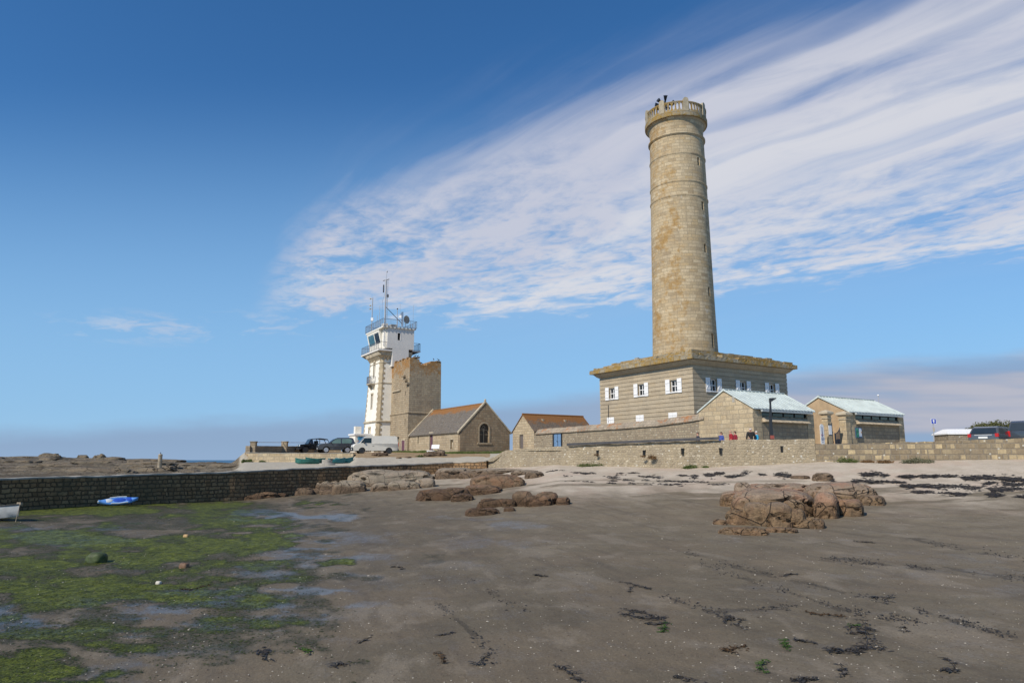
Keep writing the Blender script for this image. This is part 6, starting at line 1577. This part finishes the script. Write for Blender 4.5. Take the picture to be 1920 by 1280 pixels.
# ------------------------------------------------------------------ people
def skinmesh(joints, edges, name, mat, parent, sub=2):
    me = bpy.data.meshes.new(name); me.from_pydata([j[0] for j in joints], edges, []); o = bpy.data.objects.new(name, me); COL.objects.link(o)
    m = o.modifiers.new('s', 'SKIN'); m.use_smooth_shade = True
    for i, j in enumerate(joints): me.skin_vertices[0].data[i].radius = j[1] if isinstance(j[1], tuple) else (j[1], j[1])
    me.skin_vertices[0].data[0].use_root = True
    s_ = o.modifiers.new('u', 'SUBSURF'); s_.levels = sub; s_.render_levels = sub
    bpy.context.view_layer.update(); r = bpy.data.meshes.new_from_object(o.evaluated_get(bpy.context.evaluated_depsgraph_get())); bpy.data.objects.remove(o)
    o = bpy.data.objects.new(name, r); COL.objects.link(o); r.materials.clear(); r.materials.append(mat); o.parent = parent; r.polygons.foreach_set('use_smooth', [True] * len(r.polygons)); return o
SK = plain('skin', (.50, .27, .19), .6, var=.08, sc=8)
def person(px, Y, htop, rz, jacket, trousers, hair, label, lean=0, hairlen=0, bald=False, gz_=.45, wide=1.0, arm=0):
    zt = P(px, htop, Y).z; H_ = zt - gz_; g = XZ(px, Y, gz_); t = thing('person', g, rz, label, 'person')
    k = H_ / 1.75; S_ = lambda *p: (p[0] * k + lean * p[2] * k, p[1] * k * wide, p[2] * k)   # x is forward
    J = [(S_(0, 0, .95), .13 * k), (S_(0, 0, 1.15), .125 * k), (S_(0, 0, 1.38), .14 * k), (S_(0, 0, 1.49), .055 * k), (S_(.015, 0, 1.57), .075 * k), (S_(.02, 0, 1.66), .088 * k), (S_(.01, 0, 1.71), .06 * k),
         (S_(0, .17, 1.40), .06 * k), (S_(-.02, .23, 1.14), .045 * k), (S_(.08 + arm, .22, .92 + arm * .6), .034 * k), (S_(.12 + arm, .21, .84 + arm), .036 * k),
         (S_(0, -.17, 1.40), .06 * k), (S_(-.02, -.23, 1.14), .045 * k), (S_(.08 + arm, -.22, .92 + arm * .6), .034 * k), (S_(.12 + arm, -.21, .84 + arm), .036 * k),
         (S_(0, .09, .88), .09 * k), (S_(.04, .10, .5), .062 * k), (S_(-.02, .10, .1), .042 * k), (S_(.12, .10, .04), .035 * k), (S_(0, -.09, .88), .09 * k), (S_(-.02, -.10, .5), .062 * k), (S_(-.1, -.10, .1), .042 * k), (S_(.04, -.10, .04), .035 * k)]
    E_ = [(0, 1), (1, 2), (2, 3), (3, 4), (4, 5), (5, 6), (2, 7), (7, 8), (8, 9), (9, 10), (2, 11), (11, 12), (12, 13), (13, 14), (0, 15), (15, 16), (16, 17), (17, 18), (0, 19), (19, 20), (20, 21), (21, 22)]
    body = skinmesh(J, E_, 'body', SK, t)
    hc = Vector(S_(.015, 0, 1.645))
    mb = MB(); mb.ball(hc + Vector((.095 * k, 0, -.01)), (.022, .014, .028), 8, 6).ball(hc + Vector((0, .088 * k, -.01)), (.02, .012, .032), 8, 6).ball(hc + Vector((0, -.088 * k, -.01)), (.02, .012, .032), 8, 6).build('nose_and_ears', SK, t, True)
    for s_ in (-1, 1): MB().ball(hc + Vector((.085 * k, s_ * .032, .02)), (.01, .012, .008), 6, 4).build('eye', M['black'], t)
    jk = [(J[0][0], .155 * k), (J[1][0], .155 * k), (J[2][0], .165 * k), (S_(-.01, 0, 1.47), .085 * k), (J[7][0], .085 * k), (J[8][0], .068 * k), (S_(.07 + arm, .22, .95 + arm * .6), .055 * k), (J[11][0], .085 * k), (J[12][0], .068 * k), (S_(.07 + arm, -.22, .95 + arm * .6), .055 * k), (S_(0, 0, .84), .16 * k)]
    skinmesh(jk, [(0, 1), (1, 2), (2, 3), (2, 4), (4, 5), (5, 6), (2, 7), (7, 8), (8, 9), (0, 10)], 'jacket', jacket, t)
    tr = [(S_(0, 0, .93), .135 * k)] + [(J[i][0], J[i][1] + .02 * k) for i in (15, 16, 17, 19, 20, 21)]
    skinmesh(tr, [(0, 1), (1, 2), (2, 3), (0, 4), (4, 5), (5, 6)], 'trousers', trousers, t)
    for i in (17, 21): q = Vector(J[i][0]); MB().ball(q + Vector((.06, 0, -.05)), (.13, .05, .05), 10, 6).build('shoe', M['darkplastic'], t, True)
    mb = MB(); mb.ball(hc + Vector((-.022 * k, 0, .03 * k)), (.098 * k, .097 * k, .088 * k), 14, 8, zcut=-.15 if not bald else -.3)
    if hairlen: mb.ball(hc + Vector((-.05 * k, 0, -.04 * k)), (.085 * k, .105 * k, hairlen * k), 12, 8)
    if bald: mb = MB(); mb.ball(hc + Vector((-.03 * k, 0, -.0)), (.09 * k, .096 * k, .05 * k), 14, 8)
    mb.build('hair', hair, t, True); return t
cl = lambda n, c: plain(n, c, .85, var=.12, sc=5)
navy, blue, redj, redj2, blk, cyan = cl('navy_cloth', (.02, .025, .045)), cl('blue_cloth', (.05, .075, .28)), cl('red_cloth', (.32, .012, .02)), cl('dark_red_cloth', (.22, .012, .025)), cl('black_cloth', (.02, .018, .018)), cl('cyan_cloth', (.02, .30, .50))
jean, brownh, darkh, whiteh, greyt = cl('denim', (.06, .08, .13)), cl('brown_hair', (.09, .045, .025)), cl('dark_hair', (.04, .022, .015)), cl('white_hair', (.60, .57, .53)), cl('grey_trousers', (.2, .2, .2))
person(1310, 53.2, 810.5, PI, navy, jean, brownh, 'person with short brown hair in a dark navy top, leftmost behind the sea wall')
person(1354, 52.4, 809.5, PI + .5, blue, jean, darkh, 'person with bobbed dark brown hair and a blue top behind the sea wall capping', hairlen=.11)
person(1374, 50.9, 806, PI, redj, greyt, SK, 'bald person in a bright red jacket leaning forward', lean=.06, bald=True, wide=1.15)
person(1381, 51.8, 808, PI + .2, redj2, jean, darkh, 'dark-haired person in a darker red jacket behind the bald person', lean=.03, hairlen=.07)
person(1409.5, 49.6, 801.5, PI / 2 + .1, blk, greyt, whiteh, 'tall white-haired person in a black jacket seen from behind', wide=1.25, bald=True)
person(1421.5, 49.9, 808, PI, cyan, greyt, whiteh, 'white-haired person in a bright cyan jacket facing left', lean=.03, arm=.08)

# ------------------------------------------------------------------ birds on the broken tower
bm_ = plain('grey_plumage', (.035, .035, .04), .7)
zt = ratio(669.5) * 93
for i, (x, y, z_, lab) in enumerate(((.9, .15, zT, 'dark bird on the left part of the ruined tower top, left of two'), (1.25, .15, zT, 'dark bird on the left part of the ruined tower top, right of two'), (3.6, .2, zT - .28, 'dark bird on the right part of the ruined tower top, left of two'), (4.3, .2, zT - .28, 'dark bird at the right end of the ruined tower top'), (1.9, .3, zn + .02, 'dark bird in the notch of the ruined tower'))):
    q = t0 + RC * x + LC * y; t = thing('bird', (q.x, q.y, z_ + .1), rad(20 + i * 50), lab, 'bird', 'birds on the ruined tower')
    mb = MB(); mb.rings([[(x_, r_ * cos(k * PI / 4), z0 + r_ * 1.1 * sin(k * PI / 4)) for k in range(8)] for x_, z0, r_ in ((-.22, .1, .012), (-.12, .13, .045), (-.02, .17, .075), (.07, .2, .06), (.11, .27, .035), (.14, .31, .038), (.17, .31, .02), (.22, .30, .004))]); mb.build('body', bm_, t, True)
    for s_ in (-.03, .03): MB().tube([(0, s_, 0), (-.01, s_, .1)], .008, 4).build('leg', M['ctrim'], t)

# ------------------------------------------------------------------ seaweed
wm, b = newmat('dry_black_weed'); n = noise(coord(), 9, 4); setc(b, mix(smooth(n, .35, .7), (.012, .01, .008), (.045, .034, .024))); setv(b, 'Roughness', .55)
wg = leafmat('fresh_green_weed', (.02, .045, .008), (.055, .10, .015)); wb = leafmat('brown_weed', (.03, .018, .008), (.08, .045, .02))
def strands(mb, c, rx_, ry_, n, rnd, h=.05, L_=.14, w=.012, zf=None):
    for _ in range(n):
        a = rnd.gauss(0, .38), rnd.gauss(0, .38); x = c[0] + a[0] * rx_; y = c[1] + a[1] * ry_; z0 = zf(x, y) if zf else c[2]
        th_ = rnd.gauss(.2, .9); l = L_ * rnd.uniform(.4, 1.3); ww_ = w * rnd.uniform(.5, 1.8); hh = rnd.uniform(.0, h); pts = []
        for k in range(4):
            s = k / 3; pts.append(Vector((x + cos(th_) * l * (s - .5), y + sin(th_) * l * (s - .5), z0 + .006 + hh * sin(s * PI) + .3 * hh)))
            th_ += rnd.uniform(-.6, .6)
        n_ = Vector((-sin(th_), cos(th_), rnd.uniform(-.3, .3))) * ww_; vs = []
        for k, p in enumerate(pts): f = (.5, 1, 1.1, .2)[k]; vs += [p - n_ * f, p + n_ * f]
        mb.add(vs, [(0, 1, 3, 2), (2, 3, 5, 4), (4, 5, 7, 6)])
def bh(x, y):
    px = 960 + F * x / (y * CP); return float(beach_h(np.array([px]), np.array([y]), np.array([x]))[0])
CL = [(1634, 1232, .55, .16, 'k', 'largest ragged dark seaweed tangle, lower right foreground'), (1662, 1219, .42, .12, 'k', 'slanting dark seaweed strand just above the largest tangle'), (1642, 1199, .26, .08, 'k', 'small dark seaweed scrap above the slanting strand'), (1196, 1150, .34, .15, 'k', 'dark seaweed tangle in mid foreground, thickest of its cluster'), (1186, 1135, .3, .1, 'k', 'looser dark seaweed just behind the thickest mid foreground tangle'), (1185, 1109, .16, .05, 'k', 'small seaweed scrap above the mid foreground cluster'),
      (1378, 1172, .2, .12, 'k', 'compact black seaweed clump at the end of a debris line'), (1361, 1212, .18, .13, 'b', 'brown and black seaweed sprig right of the sand hollow'), (1486, 1216, .12, .09, 'g', 'bright green seaweed tuft in the lower right foreground'), (1500, 1195, .18, .06, 'k', 'thin dark seaweed scrap above the bright green tuft'), (1510, 1274, .22, .1, 'k', 'dark seaweed clump cut by the bottom edge at right'), (1277, 1266, .14, .07, 'k', 'dark seaweed clump near the bottom edge, right of centre'), (1593, 1267, .16, .06, 'k', 'dark seaweed scrap near the bottom edge at lower right'),
      (1478, 1081, .26, .1, 'k', 'dark seaweed pair in the right middle ground'), (1612, 1015, .24, .09, 'k', 'curled dark seaweed just right of the big outcrop foot'), (1649, 1124, .26, .08, 'k', 'dark seaweed scrap between two debris lines at right'), (1527, 1147, .3, .05, 'b', 'long thin brown seaweed strand in the right foreground'), (1249, 1187, .15, .06, 'g', 'greenish seaweed scrap below the mid foreground cluster'), (1228, 1166, .2, .06, 'k', 'dark scrap just below the mid foreground cluster'), (1719, 1188, .18, .06, 'k', 'dark seaweed scrap right of the largest tangle'),
      (1608, 1178, .12, .05, 'g', 'small green weed scrap above the largest tangle'), (497, 1223, .2, .13, 'k', 'dark leafy seaweed clump in the lower left foreground'), (637, 1246, .16, .09, 'k', 'small dark seaweed clump right of the lower left clump'), (907, 1253, .26, .1, 'k', 'dark seaweed with a long tail at bottom centre'), (677, 1208, .1, .06, 'k', 'small black seaweed knot left of centre foreground'), (742, 1063, .22, .07, 'k', 'leaf-shaped dark seaweed on wet sand left of centre'), (1050, 1243, .18, .09, 'k', 'dark seaweed clump near the bottom right of centre'),
      (825, 1192, .12, .07, 'k', 'small dark seaweed knot at centre foreground'), (835, 1275, .12, .06, 'g', 'green weed tuft at the bottom edge near centre'), (823, 1224, .12, .05, 'b', 'rusty brown seaweed scrap at centre foreground'), (580, 1220, .14, .05, 'g', 'thin green weed scrap between the two lower left clumps'), (1177, 1087, .22, .07, 'k', 'curled seaweed scrap above the mid foreground cluster, the farther'), (1010, 1075, .16, .04, 'k', 'tiny dark weed scrap at centre middle ground'), (352, 1108, .3, .09, 'b', 'dark weed lump on the edge of the algae field'), (1790, 1258, .2, .08, 'k', 'dark seaweed scrap at the bottom right corner'), (1442, 1262, .14, .05, 'g', 'flat green weed leaf near the bottom edge at right')]
for i, (px, py, rx_, ry_, col, lab) in enumerate(CL):
    g = ground(px, py); z0 = bh(g.x, g.y); rnd = random.Random(i); mb = MB(); area = int(16 + rx_ * ry_ * 1500); K = 3 + int(rx_ * 10); hd = rnd.uniform(-.35, .35); cx_, cy_ = -rx_ * .8, 0; path = []
    for sgm in range(K):
        hd += rnd.uniform(-.5, .5); cx_ += rx_ * 1.7 / K * rnd.uniform(.6, 1.4); cy_ += (rx_ * 1.7 / K) * math.tan(max(-1.1, min(1.1, hd * 1.8))) * 1.6
        path.append((cx_, cy_ - (cx_ * .35 if px > 1600 else 0), .012))
        strands(mb, path[-1][:2] + (0,), rx_ * 1.3 / K + .045, ry_ * rnd.uniform(.4, 1.9), max(3, int(area / K * rnd.uniform(.3, 2))), rnd, .022, .10, .009)
    mb.tube(path, .006, 5)
    o = mb.build('seaweed_clump', {'k': wm, 'g': wg, 'b': wb}[col], None, label=lab, cat='seaweed', group='seaweed clumps on the wet sand'); o.location = (g.x, g.y, z0)
# wrack lines along the upper beach, uncountable
rnd = random.Random(99); mb = MB()
WR_ = [([(1040, 883), (1110, 886), (1200, 887)], 260, 2.2), ([(1060, 892), (1200, 893), (1290, 891)], 420, 2.0), ([(1150, 898), (1260, 902), (1330, 903)], 260, 2), ([(1300, 893), (1360, 886), (1400, 887)], 900, 3), ([(1320, 890), (1380, 893), (1395, 889)], 500, 1.6), ([(1430, 889), (1480, 890)], 500, 2.5), ([(1510, 887), (1535, 888)], 300, 2), ([(1520, 904), (1560, 901)], 120, 1),
       ([(1620, 886), (1680, 893), (1760, 892), (1850, 895), (1890, 898)], 3400, 1.9), ([(1690, 911), (1760, 910), (1840, 915), (1920, 917)], 2200, 2.6), ([(1720, 921), (1770, 924), (1850, 926), (1930, 932)], 1300, 2.2), ([(1600, 900), (1650, 902), (1690, 904)], 500, 1.8), ([(1850, 893), (1930, 899)], 900, 2), ([(1380, 908), (1330, 908)], 80, 1), ([(1850, 904), (1930, 908)], 600, 2),
       ([(1000, 886), (1060, 880)], 60, 1), ([(1060, 902), (1180, 906), (1290, 908)], 200, 1.4), ([(1580, 884), (1600, 890)], 120, 1.3)]
for pts, n_, th_ in WR_:
    L_ = [math.hypot(b_[0] - a[0], b_[1] - a[1]) for a, b_ in zip(pts[:-1], pts[1:])]; T_ = sum(L_)
    made = 0
    while made < n_ * .36:
        s = rnd.uniform(0, T_); k = 0
        while s > L_[k] and k < len(L_) - 1: s -= L_[k]; k += 1
        f = s / L_[k]; px = pts[k][0] + (pts[k + 1][0] - pts[k][0]) * f; py = pts[k][1] + (pts[k + 1][1] - pts[k][1]) * f
        nn_ = float(fbm(np.array([px * .06]), np.array([py * .2]), 0, 3, 70)[0])
        if nn_ < .5: 
            made += .3; continue
        g = ground(px, py + rnd.gauss(0, th_ * .42) * (3 if rnd.random() < .12 else 1) + (nn_ - .5) * 14); z0 = g.z
        for _ in range(3):
            x = g.x + rnd.gauss(0, .12); y = g.y + rnd.gauss(0, .12); l = rnd.uniform(.05, .2); a = rnd.gauss(0, .5); hh = rnd.uniform(.01, .05); w_ = rnd.uniform(.01, .035)
            e = Vector((-sin(a), cos(a), rnd.uniform(0, 1.0))) * w_; d = Vector((cos(a), sin(a), 0)) * l; p = Vector((x, y, z0 + hh * .6))
            mb.add([p - d, p - d * .2 - e + Vector((0, 0, hh * .4)), p + d, p + e * 1.3 + Vector((0, 0, hh * .5))], [(0, 1, 2, 3)])
        made += 1
for L in DEBRIS:      # crumbs of weed along the faint tide lines lower down
    T_ = [math.hypot(b_[0] - a[0], b_[1] - a[1]) for a, b_ in zip(L[:-1], L[1:])]; tot = sum(T_)
    for _ in range(int(tot * .9)):
        s = rnd.uniform(0, tot); k = 0
        while s > T_[k] and k < len(T_) - 1: s -= T_[k]; k += 1
        f = s / T_[k]; px = L[k][0] + (L[k + 1][0] - L[k][0]) * f; py = L[k][1] + (L[k + 1][1] - L[k][1]) * f
        if float(fbm(np.array([px * .03]), np.array([py * .1]), 0, 3, 71)[0]) < .46: continue
        g = ground(px + rnd.gauss(0, 6), py + rnd.gauss(0, 3.2) + 6 * (float(fbm(np.array([px * .02]), np.array([0.5]), 0, 2, 72)[0]) - .5)); z0 = bh(g.x, g.y)
        l = rnd.uniform(.008, .04); a = rnd.gauss(0, .7); w_ = rnd.uniform(.003, .009); e = Vector((-sin(a), cos(a), rnd.uniform(0, .7))) * w_; d = Vector((cos(a), sin(a), 0)) * l; p = Vector((g.x, g.y, z0 + .008))
        mb.add([p - d, p - d * .2 - e, p + d, p + e * 1.3 + Vector((0, 0, .01))], [(0, 1, 2, 3)])
mb.build('seaweed_wrack', wm, None, label='black dried seaweed wrack lines along the upper beach', cat='seaweed', kind='stuff')
# matted strands of green weed on the mud at left
rs_ = np.random.RandomState(9); px_ = rs_.uniform(-60, 720, 60000); py_ = rs_.uniform(938, 1290, 60000); Z_ = np.zeros(60000)
lo_, hi_ = np.full(60000, 4.0), Yw(px_) - .1; rt_ = ratio(py_)
for _ in range(28):
    md_ = (lo_ + hi_) / 2; f_ = beach_z(px_, md_) / md_ < rt_; lo_ = np.where(f_, md_, lo_); hi_ = np.where(f_, hi_, md_)
gy = (lo_ + hi_) / 2; gx = (px_ - 960) * gy * CP / F; gz = beach_h(px_, gy, gx); mk = beach_zone(px_, gy, gx, gz)[:, 1]
rnd = random.Random(17); mb = MB(); mb2 = MB()
for i in np.where(mk + rs_.uniform(-.6, .4, 60000) > .45)[0]:
    s = (.010 + .0014 * gy[i]) * rnd.uniform(.5, 1.5); a = rnd.gauss(.1, .9); e = Vector((-sin(a), cos(a), rnd.uniform(-.1, .2))) * s * .3; d = Vector((cos(a), sin(a), rnd.uniform(-.05, .1))) * s; p = Vector((gx[i], gy[i], gz[i] + .006))
    (mb if rnd.random() < mk[i] - .4 else mb2).add([p - d, p - e, p + d, p + e * 1.2], [(0, 1, 2, 3)])
mb.build('green_algae', leafmat('algae_green', (.045, .06, .008), (.13, .155, .018)), None, label='matted bright green algae strands on the mud at left', cat='algae', kind='stuff')
mb2.build('dark_algae', leafmat('algae_dark', (.016, .024, .007), (.055, .068, .012)), None, label='dark green algae strands mixed into the mud at left', cat='algae', kind='stuff')
# strewn shells and pebbles
rnd = random.Random(123); mb = MB(); mp = MB(); v2, f2 = ICO[2]
def bhv(px, Y): return beach_h(px, Y, (px - 960) * Y * CP / F)
N_ = 5200; rs_ = np.random.RandomState(4); py_ = 965 + 330 * rs_.rand(N_) ** 1.1; px_ = rs_.uniform(-60, 1980, N_)
Yg = np.linspace(5, 50, 400)
for i in range(N_):
    g = ground(px_[i], py_[i]) if i % 1 == 0 else None
    px_[i] = px_[i]; s = rnd.uniform(.004, .010) * (1 + (g.y - 8) * .035)
    if rnd.random() < .03: s *= 1.9
    z0 = g.z; q = v2 * np.array([s * rnd.uniform(.8, 1.5), s * rnd.uniform(.8, 1.3), s * .55]) + np.array([g.x, g.y, 0]); 
    (mb if rnd.random() < .22 else mp).v.append((q, f2))
def flushp(M_, name, mat, label):
    qs = [a for a, _ in M_.v]; cen_ = np.array([q.mean(0) for q in qs]); pxs = 960 + F * cen_[:, 0] / (cen_[:, 1] * CP)
    zs_ = bhv(pxs, cen_[:, 1]); V_ = np.concatenate([q + np.array([0, 0, z + .002]) for q, z in zip(qs, zs_)]); n_ = len(v2)
    F_ = np.concatenate([np.array(f2) + i * n_ for i in range(len(qs))]); me = bpy.data.meshes.new(name); me.from_pydata(V_.tolist(), [], F_.tolist()); me.polygons.foreach_set('use_smooth', [True] * len(me.polygons))
    o = bpy.data.objects.new(name, me); COL.objects.link(o); me.materials.append(mat); tag(o, label, 'shells' if 'shell' in name else 'pebbles', None, 'stuff')
flushp(mb, 'shell_fragments', plain('bleached_shell', (.38, .335, .27), .6, var=.3, sc=40), 'pale shell fragments strewn over the wet sand')
flushp(mp, 'pebbles', plain('dark_pebble', (.10, .075, .055), .7, var=.6, sc=3), 'small dark and brown pebbles strewn over the wet sand')
# buoy-like stone on the algae
for px, py, c_, r_, lab in ((349, 1006, (.42, .27, .12), .11, 'ochre rounded stone on the bright green algae'), (345, 1066, (.16, .09, .05), .13, 'brown stone on the algae below the ochre one'), (297, 1096, (.5, .46, .38), .07, 'small pale stone on the algae'), (180, 1052, (.05, .07, .02), .26, 'weed-covered dark hump in the green algae')):
    g = ground(px, py); mb = MB(); rock(mb, (0, 0, r_ * .3), (r_, r_ * .85, r_ * .7), 0, 5, 3, .9, .1); o = mb.build('beach_stone', plain('stone_' + str(px), c_, .7, var=.3, sc=6), None, True, label=lab, cat='stone'); o.location = (g.x, g.y, bh(g.x, g.y))
